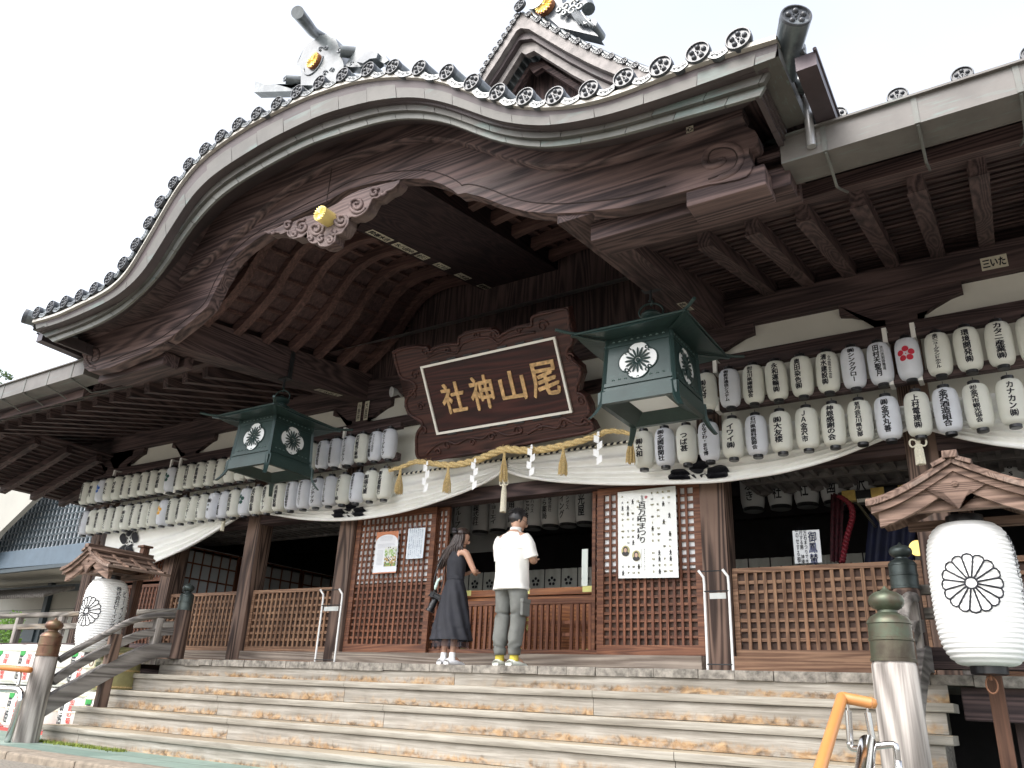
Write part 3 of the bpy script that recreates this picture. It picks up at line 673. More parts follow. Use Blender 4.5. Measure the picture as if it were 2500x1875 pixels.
def gutter(x0, x1, n):
    z0, z1 = ZGB, ZGT; y0, y1 = YG-.13, YG+.17
    m = MB(); m.box(x0, x1, y0, y0+.012, z0, z1); m.box(x0, x1, y0+.0125, y1, z0+.002, z0+.014); m.box(x0, x1, y1, y1+.012, z0, z1-.02)
    for x in (x0, x1-.012): m.box(x, x+.012, y0+.0125, y1-.001, z0+.015, z1)
    m.box(x0-.01, x1+.01, y0-.03, y0+.02, z1, z1+.018)
    g = m.build('gutter', GUTTER, HR)
    for i in range(n):
        x = lerp(x0, x1, (i+.5)/n) if x1 < -5 else x0+.32+i*.62; t = MB()
        t.box(x-.018, x+.018, y0-.006, y0-.001, z0, z1)
        t.tube([(x, y0+.01, z0-.004), (x, y0+.2, z0-.05), (x, y0+.34, z0-.10), (x, y0+.5, z0-.02), (x, y0+.9, z0+.2)], .011, 8)
        t.build('gutter_strap', COPPER2, HR, smooth=True, angle=40)
gutter(GXR, 1.8, 3); gutter(-18, GXL, 12)
# ================================================================== CURVED PORCH GABLE
YT, YB = 4.40, 5.13            # plane of the tile ends, plane of the gable board
def trace(pts, Y): return [py(a, b, Y) for a, b in pts]
def smooth_curve(P, n=150, it=10):
    q = resample(P, n)
    for _ in range(it):
        q = [q[0]]+[(q[i-1]+q[i]*2+q[i+1])/4 for i in range(1, len(q)-1)]+[q[-1]]
    return q
DISC_PX = [(88.6, 763), (123, 748.5), (156.6, 736.5), (192.8, 721), (229, 703.6), (265, 678.7), (298.4, 641.8), (330, 595.5), (361, 543), (389, 492.4), (422, 445), (458.6, 399.6), (498.3, 362.9), (537, 331), (579, 302), (626, 276.4), (675, 252), (724.5, 223.6), (779, 200.4), (835.4, 182), (897.6, 169), (958, 162), (1022.4, 165), (1090, 175), (1150.8, 199.6), (1213.7, 224), (1281, 235.4), (1353.5, 233), (1436.7, 217.7), (1522, 188.8), (1611.7, 161), (1702.5, 127), (1801.6, 94)]
E0 = [(84.4, 783), (140.4, 767.5), (194.7, 742), (245.3, 718.5), (285, 693), (314.5, 662), (348.8, 604), (379.6, 553.7), (408.5, 501.3), (439, 452.4), (474, 408), (515, 368.2), (556.7, 339.2), (600, 310.3), (645.3, 285), (696, 259.7), (744.8, 236.2), (800, 217), (854.2, 199.7), (915.7, 188), (973.6, 184.4), (1040.5, 188), (1096.6, 200.6), (1160, 226), (1226, 248.8), (1294.7, 258.8), (1367, 257.9), (1457.4, 243.4), (1548, 212), (1639, 176), (1729.7, 143.4), (1829, 111), (1896, 91)]
E2 = [(88, 804.6), (140.4, 789.2), (194.7, 767.5), (249, 742.2), (285, 722.3), (321, 693.4), (354.5, 657), (390.4, 599), (426.6, 541), (462.7, 485), (497, 446.5), (540.3, 412.5), (594.7, 377.2), (649, 344.7), (721, 308.5), (784.5, 279.6), (850, 260), (908.5, 245.8), (980.8, 236.8), (1026, 237.7), (1071, 245.8), (1125.5, 262), (1198, 289.2), (1222.3, 296.5), (1298.3, 306.7), (1349, 305.8), (1421, 294), (1493.6, 277.8), (1581.4, 250), (1682.6, 216.6), (1789.3, 177.8), (1892, 143)]
E4 = [(127.8, 834.4), (176.6, 816.4), (230.8, 794.7), (276, 771), (312, 745.8), (341, 718.7), (371, 690), (408.7, 641), (444.7, 584), (480.8, 536), (517, 495.5), (556, 463.3), (610, 428), (685, 385.5), (757.4, 350), (811.7, 331), (865, 314.6), (926.6, 295.8), (980.8, 288.3), (1035, 288.5), (1096.6, 300), (1152.6, 321.8), (1217, 344.7), (1298.3, 358.2), (1349, 358.2), (1392.3, 351.9), (1490, 335.6), (1590.4, 308), (1695.3, 279), (1803.8, 248.3), (1856.2, 232.8)]
c0 = smooth_curve(trace(E0, YT+.04)); c2 = smooth_curve(trace(E2, YT+.06)); c4 = smooth_curve(trace(E4, YT+.20))
E5 = [(150, 826), (176.6, 820), (230, 803), (285, 785.6), (339, 751), (393.6, 703), (445, 640), (491.7, 573.6), (517, 542.9), (553, 506.7), (603.7, 467.6), (667, 429), (739.3, 391.7), (800, 360), (881, 331), (930, 316), (990, 304.5), (1053, 303), (1107, 311), (1160, 330), (1222, 353), (1291, 367), (1367, 371.8), (1468, 361), (1550, 345), (1662.7, 310), (1760, 281), (1814.6, 264.6)]
c5 = smooth_curve(trace(E5, YB-.10))
PR = thing('porch_gable', (CX, YT, 5.0), 'great curved gable roof over the steps with grey copper bands and plum crested tiles', 'gable roof')
N = len(c0)
def strip(m, A, B, seams=0, off=0):
    m.grid([[a, b] for a, b in zip(A, B)])
def shift(P, dy, dz=0): return [p+Vector((0, dy, dz)) for p in P]
def atY(P, Y, dz=0): return [Vector((p.x, Y, p.z+dz)) for p in P]
def mixp(A, B, t): return [a.lerp(b, t) for a, b in zip(A, B)]
# lip under the tiles
m = MB(); lipb = [p+Vector((0, 0, -.035)) for p in c0]
rows = [[Vector((a.x, YT+.32, a.z+.02)), Vector((a.x, YT+.015, a.z)), Vector((a.x, YT+.015, a.z-.035)), Vector((a.x, YT+.06, a.z-.04))] for a in c0]
m.grid(rows); m.build('tile_lip', plain('pale lip of the eaves', (.42, .40, .36), .5, .2, var=.1), PR, smooth=True, angle=50)
def band(name, A, B, mat, n_pan, y_in, phase=0.0, gap=.006, first_last=True):
    """row of separate metal panels following the curve; A top, B bottom edge"""
    M = MB(); L = [0]
    for i in range(1, N): L.append(L[-1]+(A[i]-A[i-1]).length)
    def at(P, s):
        s = max(0, min(L[-1], s)); i = 0
        while i < N-2 and L[i+1] < s: i += 1
        return P[i].lerp(P[i+1], (s-L[i])/max(1e-9, L[i+1]-L[i]))
    step = L[-1]/n_pan; s = -phase*step
    while s < L[-1]-1e-4:
        a, b = max(0, s)+gap/2, min(L[-1], s+step)-gap/2; s += step
        if b-a < .03: continue
        k = max(2, int((b-a)/.06)); jt = random.uniform(-.0025, .0025)
        rows = []
        for j in range(k+1):
            q = lerp(a, b, j/k); ta, tb = at(A, q), at(B, q); dy = Vector((0, jt, 0))
            rows.append([ta+Vector((0, y_in, 0)), ta+dy, tb+dy, tb+Vector((0, y_in, 0))])
        M.grid(rows)
        for r, f in ((rows[0], (0, 1, 2, 3)), (rows[-1], (3, 2, 1, 0))): M.add(r, [f])
    return M.build(name, mat, PR, smooth=True, angle=35)
m = MB(); m.grid([[p+Vector((0, .012, -.03)), q+Vector((0, .012, .0))] for p, q in zip(c0, c2)]); m.build('band_backing', COPPER3, PR, smooth=True)
band('copper_band', [p+Vector((0, .02, -.035)) for p in c0], c2, COPPER, 25, .008, .35)
# underside of the band, stepping back to the three narrow courses
c2b = atY(c2, YT+.10); y3 = YT+.14
m = MB(); m.grid([[a, b] for a, b in zip(c2, shift(c2b, .06, .0))]); m.build('band_underside', COPPER3, PR, smooth=True)
# re-express the lower edge of the band in the plane of the courses, as hidden start of the courses
def reproj(P, Y):
    out = []
    for p in P:
        d = (p-EYE); out.append(EYE+d*(Y/d.y))
    return out
t0 = reproj(c2, y3); t3 = c4
# resample so that ends match
def course(t): return [a.lerp(b, t) for a, b in zip(t0, t3)]
k0, k1, k2 = course(-.25), course(.36), course(.68)
band('upper_course', [Vector((p.x, YT+.12, p.z)) for p in k0], [Vector((p.x, YT+.12, p.z)) for p in k1], COPPER3, 25, .05, .6)
band('middle_course', [Vector((p.x, YT+.16, p.z)) for p in k1], [Vector((p.x, YT+.16, p.z)) for p in k2], COPPER, 25, .05, .1)
band('lower_course', [Vector((p.x, YT+.20, p.z)) for p in k2], c4, COPPER2, 25, .03, .65)
# soffit back to the board
m = MB()
rows = [[Vector((a.x, YT+.205, a.z+.004)), Vector((b.x, YB-.10, b.z)), Vector((b.x, YB+.3, b.z+.02))] for a, b in zip(c4, c5)]
m.grid(rows); m.build('soffit', COPPER3, PR, smooth=True)
# sides: return of the layered edge running back towards the hall
def side_return(i, sgn):
    a0, a2, a4 = c0[i], c2[i], c4[i]
    y1 = 5.22; col = []
    def sl(p, x, y): return Vector((x, y, p.z+(y-YT)*0.0))
    m = MB(); X0, X4 = a0.x+sgn*.0, a4.x
    m.quad(Vector((X0, YT+.05, a0.z-.03)), Vector((X0, y1, a0.z-.03)), Vector((X0, y1, a2.z)), Vector((X0, YT+.05, a2.z)))
    m.quad(Vector((X0, YT+.05, a2.z)), Vector((X0, y1, a2.z)), Vector((X4, y1, a2.z)), Vector((X4, YT+.05, a2.z)))
    m.build('side_band', COPPER, PR, recalc=False)
    for j, (u, v, mt) in enumerate(((a2.z, lerp(a2.z, a4.z, .36), COPPER3), (lerp(a2.z, a4.z, .36), lerp(a2.z, a4.z, .68), COPPER), (lerp(a2.z, a4.z, .68), a4.z, COPPER2))):
        x = X4-sgn*.015*j+sgn*.03; m = MB()
        y = YT+.21
        while y < y1-.02: m.box(min(x, x-sgn*.04), max(x, x-sgn*.04), y, min(y1, y+.42), v+.001, u-.001); y += .425
        m.build('side_course', COPPER3, PR)
side_return(-1, 1); side_return(0, -1)
# ---- round tiles and their plum-blossom ends
discs = smooth_curve(trace(DISC_PX, YT), 32, 0)
discs = trace(DISC_PX, YT)
dm, bm_, em = MB(), MB(), MB(); r = .090
RSL = .15
for i, c in enumerate(discs):
    tan = (discs[min(i+1, len(discs)-1)]-discs[max(i-1, 0)]).normalized(); nrm_up = Vector((-tan.z, 0, tan.x))
    dm = MB(); disc_flower(dm, c, r*(1.0 if i < len(discs)-3 else 1.06), Vector((0, -1, .02))); dm.build('round_tile_end', TILED, PR, smooth=True, angle=40)
    a = c+Vector((0, .03, 0)); L = 3.0; d = Vector((0, 1, RSL)); sx = tan; n = 9
    for j in range(n):
        q0, q1 = a+d*(L*j/n), a+d*(L*(j+1)/n+.015); rows = []
        for q, rr in ((q0, r*.95), (q1, r*.88)):
            rows.append([q+sx*(rr*math.cos(t))+nrm_up*(rr*math.sin(t)) for t in [lerp(-.5, math.pi+.5, k/10) for k in range(11)]])
        bm_.grid(rows)
    if i < len(discs)-1:
        e = discs[i+1]; tt = (e-c).normalized(); up2 = Vector((-tt.z, 0, tt.x)); n = 8; rows = []
        A, B = c+tt*r*.85-up2*.015, e-tt*r*.85-up2*.015
        for k in range(n+1):
            t = k/n; p = A.lerp(B, t)-up2*(.032*math.sin(math.pi*t)); rows.append([Vector((p.x, YT+.5, p.z+.07)), Vector((p.x, YT+.01, p.z)), Vector((p.x, YT+.005, p.z))-up2*.062, Vector((p.x, YT+.05, p.z))-up2*.062])
        em.grid(rows)
        for k in range(3):
            t = (k+1)/4; p = A.lerp(B, t)-up2*(.032*math.sin(math.pi*t)+.025)
            em.tube([p+tt*(math.cos(s)*.02*(1-s/8))+up2*(math.sin(s)*.013*(1-s/8))+Vector((0, .0, 0)) for s in [j*.9 for j in range(7)]], .0035, 5)
            for v in em.v[-35:]: v.y = v.y
bm_.build('round_tiles', TILE, PR, smooth=True, angle=50); em.build('edge_tiles', TILE, PR, smooth=True, angle=40)
m = MB(); rows = [[Vector((p.x, YT+.06, p.z+.03)), Vector((p.x, YT+3.0, p.z+.03+2.94*RSL))] for p in c0]; m.grid(rows); m.build('flat_tiles', TILE, PR, smooth=True)
m = MB(); rows = [[Vector((p.x, YT+.3, p.z-.03)), Vector((p.x, YT+4.3, p.z-.03+4.0*RSL))] for p in c0]; m.grid(rows); m.build('roof_deck', WY, PR, smooth=True)
# corner tiles: large round ridge end at the right tip, plain block at the left tip
def barrel(m, a, b, r0, r1, seg=24): m.tube([a, b], [r0, r1], seg)
c = py(1943, 41.6, YT+.05); d = Vector((.55, -1, .12)).normalized()
m = MB(); m.tube([c+d*-.42+Vector((0, 0, -.10)), c+d*-.2+Vector((0, 0, -.03)), c], [.105, .10, .108], 24); k = m.build('corner_tile', TILE, PR, smooth=True, angle=40)
m = MB(); disc_flower(m, c+d*.012, .108, d); m.build('corner_tile_end', TILED, k, smooth=True, angle=40)
c = py(62, 772, YT); d = Vector((-.55, -1, .12)).normalized()
m = MB(); m.tube([c+d*-.4, c], [.09, .10], 20); k = m.build('corner_tile', TILE, PR, smooth=True, angle=40)
m = MB(); disc_flower(m, c+d*.012, .10, d); m.build('corner_tile_end', TILED, k, smooth=True, angle=40)
# side eaves tiles + side gutter on the right and left flanks
for sgn, tip in ((1, c0[-1]), (-1, c0[0])):
    m, b_ = MB(), MB()
    for j in range(4):
        q = Vector((tip.x+sgn*.12, YT+.33+j*.33, tip.z+.05-j*.01)); disc_flower(m, q, .078, Vector((sgn, -.05, .1))); b_.tube([q+Vector((-sgn*.01, 0, 0)), q+Vector((-sgn*.6, 0, .22))], .072, 12)
    m.build('side_tile_ends', TILED, PR, smooth=True, angle=40); b_.build('side_tiles', TILE, PR, smooth=True, angle=50)
    g = MB(); x0 = tip.x+sgn*.07; x1 = tip.x+sgn*.21; z = tip.z-.06
    g.hexa([Vector((x0, YT+.22, z-.13)), Vector((x1, YT+.22, z-.13)), Vector((x1, 5.5, z-.16)), Vector((x0, 5.5, z-.16)), Vector((x0, YT+.22, z-.01)), Vector((x1, YT+.22, z-.01)), Vector((x1, 5.5, z-.04)), Vector((x0, 5.5, z-.04))])
    g.tube([(x1, YT+.2, z-.005), (x1, 5.5, z-.035)], .014, 8)
    g.build('side_gutter', plain('dark purple brown copper', (.07, .055, .062), .4, .4, var=.15), PR)
q = py(1975, 300, 5.2); m = MB(); m.tube([q+Vector((0, 0, .25)), q+Vector((0, 0, -.22))], .033, 14); m.build('downpipe', plain('pale downpipe', (.42, .42, .42), .35, .5, var=.05), PR, smooth=True, angle=50)
# ---- gable board: upper moulding and great board
E6 = [(177.5, 831), (230, 815), (300, 775), (360, 735), (420, 695), (477, 655), (526, 612), (596.6, 552), (649, 500), (703, 455), (757, 420), (800, 396), (872, 374), (944.7, 350), (1017, 335), (1107, 341), (1161.7, 358), (1222, 381), (1312.7, 404), (1403, 403), (1500, 386), (1580, 362), (1662.7, 337), (1740, 309), (1812.8, 286)]
E7L = [(206, 898), (218, 907), (240, 903), (267, 897.7), (321, 874.2), (361.7, 858), (416, 824), (470, 782), (507, 747), (535, 690), (545, 673), (557, 649), (571.2, 630), (598.4, 604.3), (625.5, 584.4), (652.6, 567), (690, 545), (740, 518), (800, 490)]
E7R = [(800, 490), (850, 462), (920, 443), (990.6, 436), (1034, 435.8), (1077.4, 448.5), (1104, 463), (1118, 474), (1137, 470.5), (1178.6, 481), (1233, 502.7), (1287, 516), (1345, 520.8), (1400, 519), (1517, 507), (1625.5, 479), (1722, 452)]
YM = YB-.10
c6 = smooth_curve(trace(E6, YM)); 
m = MB(); A = smooth_curve([Vector((lerp(c6[0].x-.02, c6[-1].x+.03, i/60), YM, 0)) for i in range(61)], 150, 0)
def zat(P, x):
    for i in range(len(P)-1):
        if P[i].x <= x <= P[i+1].x or (i == 0 and x < P[0].x) or (i == len(P)-2): 
            t = (x-P[i].x)/max(1e-6, P[i+1].x-P[i].x); return P[i].z+(P[i+1].z-P[i].z)*max(-.5, min(1.5, t))
rows = []
for p in c6: rows.append([Vector((p.x, YM+.2, zat(c5, p.x)+.03)), Vector((p.x, YM, zat(c5, p.x)+.02)), Vector((p.x, YM, p.z+.015)), Vector((p.x, YM+.02, p.z)), Vector((p.x, YM+.14, p.z))])
m.grid(rows); m.add(rows[-1], [(0, 1, 2, 3, 4)]); m.add(rows[0], [(4, 3, 2, 1, 0)]); m.build('upper_gable_board', WBOARD, PR, smooth=True, angle=40)
# great board in two halves meeting in an upright seam
VOLR = [(1730, 450), (1760, 446), (1800, 438), (1822, 430), (1832, 418), (1838, 400), (1832, 384), (1828, 372), (1830, 362), (1842, 357), (1851, 345), (1850, 330), (1842, 318), (1828, 312), (1820, 310), (1818, 298), (1812, 286)]
VOLL = [(206, 898), (203, 888), (205, 877), (201, 866), (199, 858), (204, 851), (212, 848), (205, 845), (196, 842), (186, 840), (178, 832)]
def board_half(low, end, xsplit, name):
    lowp = trace(low, YB); endp = trace(end, YB); xs = xsplit
    topx = [xs+(endp[-1].x-xs)*i/50 for i in range(51)] if endp[-1].x > xs else [xs+(endp[-1].x-xs)*i/50 for i in range(51)]
    topl = [Vector((x, YB, zat(c6, x)+.12)) for x in topx]
    if endp[-1].x > xs: outline = lowp+endp+topl[::-1]
    else: outline = lowp[::-1]+endp+topl[::-1]
    o = []
    for p in outline:
        if not o or (p-o[-1]).length > 1e-3: o.append(p)
    if (o[0]-o[-1]).length < 1e-3: o.pop()
    m = MB(); m.prism([(p.x, p.z) for p in o], lambda a, b: Vector((a, YB, b)), lambda a, b: Vector((a, YB+.15, b)))
    ob = m.build(name, WBOARD, PR)
    return ob, lowp
sx = py(801, 470, YB).x
gl, lowL = board_half(E7L, VOLL, sx-.003, 'gable_board')
gr, lowR = board_half(E7R, VOLR, sx+.003, 'gable_board')
def groove(pts, off, parent, rr=.006):
    q = resample(pts, 90); L = []
    for i, p in enumerate(q):
        d = (q[min(i+1, 90)]-q[max(i-1, 0)]).normalized(); L.append(p+Vector((-d.z, 0, d.x))*off+Vector((0, -.003, 0)))
    m = MB(); m.tube(L, rr, 6); m.build('carved_line', plain('dark carved line', (.035, .022, .02), .8), parent, smooth=True)
groove(lowL[3:], .095, gl); groove(lowR[:-1], .095, gr)
m = MB(); m.box(sx-.006, sx+.006, YB-.004, YB+.02, zat(c6, sx)-.45, zat(c6, sx)+.03); m.build('board_seam', plain('dark carved line', (.035, .022, .02), .8), gr)
# carved volutes
def spiral_px(pts, Y, parent, r0=.028, mat=WBOARD):
    q = resample(trace(pts, Y), 60); m = MB(); n = len(q); m.tube([p+Vector((0, .004, 0)) for p in q], [r0*min(1, .25+i/8, .25+(n-1-i)/8) for i in range(n)], 10); m.build('carved_volute', mat, parent, smooth=True)
    m = MB(); m.tube([p+Vector((0, -.001, 0))+Vector((-(q[min(i+1, n-1)]-q[max(i-1, 0)]).normalized().z, 0, (q[min(i+1, n-1)]-q[max(i-1, 0)]).normalized().x))*r0*1.05 for i, p in enumerate(q)], .007, 6); m.build('carved_line', plain('dark carved line', (.035, .022, .02), .8), parent, smooth=True)
spiral_px([(1730, 445), (1755, 436), (1790, 420), (1806, 400), (1809, 380), (1800, 362), (1782, 354), (1760, 354), (1735, 362), (1722, 380), (1722, 398), (1733, 407), (1752, 403), (1768, 394), (1765, 386), (1752, 388)], YB, gr)
spiral_px([(236, 897), (222, 893), (212, 880), (213, 866), (222, 855), (234, 854), (241, 862), (240, 874), (232, 880), (226, 877), (229, 871)], YB, gl, .022)
# scarf repair with pale patch low on the right
# ---- gegyo: carved cloud pendant with gold chrysanthemum knob
YG_ = YB-.16
GO = [(90, 462), (120, 478), (150, 468), (200, 470), (215, 480), (240, 472), (262, 460), (270, 490), (310, 515), (345, 508), (380, 500), (400, 480), (420, 470), (425, 520), (450, 548), (480, 553), (500, 545), (515, 570), (550, 577), (585, 570), (625, 545), (632, 510), (640, 485), (680, 475), (700, 450), (730, 400), (735, 360), (760, 345), (800, 345), (850, 320), (880, 290), (905, 240), (925, 205), (965, 200), (990, 180), (1030, 150), (1080, 130), (1120, 90), (1130, 60), (1080, 75), (1010, 90), (950, 105), (880, 120), (820, 140), (750, 170), (700, 200), (650, 240), (600, 265), (560, 285), (520, 300), (470, 330), (400, 345), (340, 370), (280, 395), (220, 410), (180, 430), (130, 450)]
def gp(a, b): return (620+a/3.1725, 420+b/3.1725)
gpts = [py(*gp(a, b), YG_) for a, b in GO]
m = MB(); m.prism([(p.x, p.z) for p in gpts], lambda a, b: Vector((a, YG_, b)), lambda a, b: Vector((a, YG_+.13, b)))
WCARV = wood('weathered carving timber', (.05, .032, .032), (.15, .105, .098), 'X', .9, patch=((.17, .135, .125), .5, .7))
GE = m.build('carved_pendant', WCARV, PR)
def curl(cx, cy, r, turns=1.6, a0=0, sgn=1, w=.02):
    q = []
    for i in range(30):
        t = i/29; rr = r*(1-.85*t); an = a0+sgn*t*turns*2*math.pi; q.append(py(*gp(cx+rr*math.cos(an), cy-rr*math.sin(an)), YG_-.004))
    m = MB(); m.tube(q, [w*(.5+.5*min(1, (30-i)/10)) for i in range(30)], 8); m.build('carved_curl', WCARV, GE, smooth=True)
for a in ((375, 425, 55, 1.5, 1.2, 1), (485, 440, 55, 1.6, 0.2, -1), (680, 370, 60, 1.6, 2.6, 1), (800, 255, 68, 1.8, -.3, -1), (265, 415, 32, 1.3, .6, 1), (935, 160, 38, 1.3, .6, 1), (520, 520, 26, 1.2, 1, 1), (590, 530, 28, 1.2, 2, -1), (620, 470, 26, 1.2, 2, 1), (1000, 165, 20, 1, .5, -1), (440, 520, 20, 1, 3, -1), (310, 480, 24, 1, 4, 1), (150, 465, 14, 1, 4, 1)): curl(*a)
bd = resample(gpts[:38], 120); m = MB(); m.tube([p+Vector((0, -.004, 0)) for p in bd], .012, 8); m.build('carved_border', WCARV, GE, smooth=True)
def chrysanthemum(m, c, r, sx, u, nrm, petals=16, h=.02, inner=.16):
    for k in range(petals):
        a = 2*math.pi*(k+.5)/petals; w = math.pi/petals*.92; vs = []
        prof = [(inner, .35), (.55, .75), (.85, .98), (.97, .8), (1.0, .35)]
        for q, ww in prof:
            for s in (-1, -.5, 0, .5, 1):
                hh = h*(1-s*s)*(.5+.5*q)*(1 if q < .99 else .3); aa = a+s*w*(ww if q > .5 else 1)
                vs.append(c+(sx*math.cos(aa)+u*math.sin(aa))*(r*q*(1-(.06*s*s if q > .8 else 0)))+nrm*hh)
        fs = [(i*5+j, i*5+j+1, (i+1)*5+j+1, (i+1)*5+j) for i in range(4) for j in range(4)]
        m.add(vs, fs)
    seg = 12; vs = []
    for q, hh in ((inner*1.1, .2), (inner*.8, .9), (inner*.3, 1.15)):
        for k in range(seg): vs.append(c+(sx*math.cos(2*math.pi*k/seg)+u*math.sin(2*math.pi*k/seg))*(r*q)+nrm*(h*hh))
    vs.append(c+nrm*h*1.2); fs = [(j*seg+k, j*seg+(k+1) % seg, (j+1)*seg+(k+1) % seg, (j+1)*seg+k) for j in range(2) for k in range(seg)]+[(2*seg+k, 2*seg+(k+1) % seg, 3*seg) for k in range(seg)]
    m.add(vs, fs)
def round_boss(name, c, r, nrm, depth, mat, side_mat, parent, petals=16):
    nrm = nrm.normalized(); sx = Vector((0, 0, 1)).cross(nrm).normalized(); u = nrm.cross(sx)
    m = MB(); m.tube([c-nrm*depth, c], [r*.98, r], 40); k = m.build(name, side_mat, parent, smooth=True, angle=40)
    m = MB(); chrysanthemum(m, c+nrm*.002, r*.98, sx, u, nrm, petals, r*.14); m.build('chrysanthemum_relief', mat, k, smooth=True, angle=50)
    return k
c = py(*gp(510, 318), YG_-.15)
round_boss('gold_knob', c, .088, Vector((-.05, -1, .0)), .16, GOLDPALE, GOLDPALE, PR)
# ---- side beams, ridge beam, curved rafters and ceiling
def y_beam(name, xa, xb, y0, y1, zb, h, slope, mat=WY):
    """beam running inwards; zb = underside height at y0"""
    m = MB(); p = []
    for y in (y0, y1):
        z = zb+(y-y0)*slope; p += [Vector((xa, y, z)), Vector((xb, y, z)), Vector((xb, y, z+h)), Vector((xa, y, z+h))]
    m.hexa([p[0], p[1], p[2], p[3], p[4], p[5], p[6], p[7]]); return m.build(name, mat, PR, recalc=True)
aL = py(416, 840, 5.20); bL = pxx(906, 981, aL.x); slL = (bL.z-aL.z)/(bL.y-aL.y)
y_beam('side_beam', aL.x-.34, aL.x, 5.16, YW+.1, aL.z, .46, slL)
aR = py(1362, 548, 5.17); bR = pxx(1605, 752, aR.x); slR = (bR.z-aR.z)/(bR.y-aR.y)
y_beam('side_beam', aR.x, aR.x+.34, 5.16, YW+.1, aR.z, .50, slL)
slR = slL
aK0 = py(886, 569, 5.35); bK = pxx(1195, 717, aK0.x); slK = (bK.z-aK0.z)/(bK.y-aK0.y)
aK = EYE+(aK0-EYE)*1.149                      # lower left edge of the wide ridge beam
KX0, KX1 = aK.x, 2*CX-aK.x
RB = y_beam('ridge_beam', KX0, KX1, YB+.16, YW+.1, aK.z+(YB+.16-aK.y)*slK, .36, slK, wood('very dark ridge timber', (.010, .007, .010), (.045, .026, .028), 'Y'))  # ridge beam toned much darker than the other roof timbers
ZB0 = lambda y: 5.24+(y-6.59)*.158
SP = [(0, 0), (.18, .22), (.32, .455), (.37, .60), (.5, .875), (.67, 1.0), (.85, .995), (1, .95)]
def S(u):
    for (a, p), (b, q) in zip(SP, SP[1:]):
        if u <= b: return lerp(p, q, (u-a)/(b-a))
    return SP[-1][1]
SPD = resample([Vector((a, 0, b)) for a, b in SP[:4]], 12)+resample([Vector((a, 0, b)) for a, b in SP[3:]], 20)[1:]
def arch_pt(side, q, y, dz):
    x = lerp(aL.x-.05, KX0+.05, q.x) if side < 0 else lerp(aR.x+.05, KX1-.05, q.x)
    return Vector((x, y, ZB0(y)+1.18*q.z+dz))
ZBL = lambda y: aL.z+.40+(y-5.2)*slL
ZBR = lambda y: aR.z+.44+(y-5.17)*slR
def rafter(y, side):
    w = .115; h = .15; rows = []
    for i, q in enumerate(SPD):
        k = 1.0+.35*math.exp(-((q.x-.36)/.05)**2)*0
        a = arch_pt(side, q, y, 0); rows.append([a+Vector((0, -w/2, 0)), a+Vector((0, w/2, 0)), a+Vector((0, w/2, h)), a+Vector((0, -w/2, h)), a+Vector((0, -w/2, 0))])
    m = MB(); m.grid(rows); m.build('arched_rafter', WRAF, PR, smooth=True, angle=40)
WRAF = wood('reddish rafter timber', (.04, .024, .024), (.17, .095, .082), 'X', 1.0, stripes=.06)
WCEIL = wood('brown ceiling boards', (.04, .026, .028), (.135, .082, .078), 'X', .8, stripes=.04)
for i in range(7):
    y = 5.62+i*.49; rafter(y, -1); rafter(y, 1)
m, b_ = MB(), MB()
for side in (-1, 1):
    rows = []
    for q in SPD: rows.append([arch_pt(side, q, YB+.17, .19), arch_pt(side, q, YW+.2, .19)])
    m.grid(rows)
    for j in range(1, 12):
        u = j/12; q = Vector((u, 0, S(u))); b_.bar(arch_pt(side, q, YB+.18, .165), arch_pt(side, q, YW+.1, .165), .055, .04)
m.build('ceiling_boards', WCEIL, PR, smooth=True, angle=60); b_.build('ceiling_battens', WRAF, PR)
m = MB(); rows = []
for side in (-1, 1):
    for q in (SPD if side < 0 else SPD[::-1]):
        p = arch_pt(side, q, YB+.165, .19); rows.append([p, Vector((p.x, p.y, max(p.z, zat(c5, p.x)-.02)))])
m.grid(rows); m.build('front_closing_board', WCEIL, PR)
m = MB(); m.box(aL.x-.3, aR.x+.3, YW+.0, YW+.12, Z_KT-.05, 7.6); m.build('arch_wall', WZ, PR)
# cross beam joining the eaves to the porch beam on each side (upper lintel over the head beam)
for sgn, X in ((-1, aL.x-.17), (1, aR.x+.17)):
    x0, x1 = (X-1.6, X-.2) if sgn < 0 else (X+.2, X+1.6)
# soffit planks between porch board and main eaves (dark boarding under the porch wings)
for (x0, x1) in ((c4[0].x+.05, aL.x-.34), (aR.x+.34, c4[-1].x-.05)):
    m = MB(); zz = zr(6.3)+.22
    m.hexa([Vector((x0, YB+.15, c4[0].z-.05)), Vector((x1, YB+.15, c4[0].z-.05)), Vector((x1, 6.35, zr(6.35)+.22)), Vector((x0, 6.35, zr(6.35)+.22)), Vector((x0, YB+.15, c4[0].z+.0)), Vector((x1, YB+.15, c4[0].z+.0)), Vector((x1, 6.35, zr(6.35)+.3)), Vector((x0, 6.35, zr(6.35)+.3))]); m.build('wing_soffit', WX, PR)
    m = MB(); m.box(x0-.1, x1+.05, YB+.2, YB+.42, 4.52, 4.70, .01); m.build('wing_purlin', WX, PR)
    m = MB(); m.box(x0-.1, x1+.05, YB+.5, YB+.62, 4.60, 4.86, .008); m.build('wing_purlin', WX, PR)
# beam end noses under the volutes
q = py(1790, 470, YB+.12); m = MB(); m.box(q.x-.35, q.x+.28, YB+.02, YB+.30, q.z-.08, q.z+.11, .015); m.build('beam_nose', WBOARD, PR)
q = py(250, 912, YB+.12)
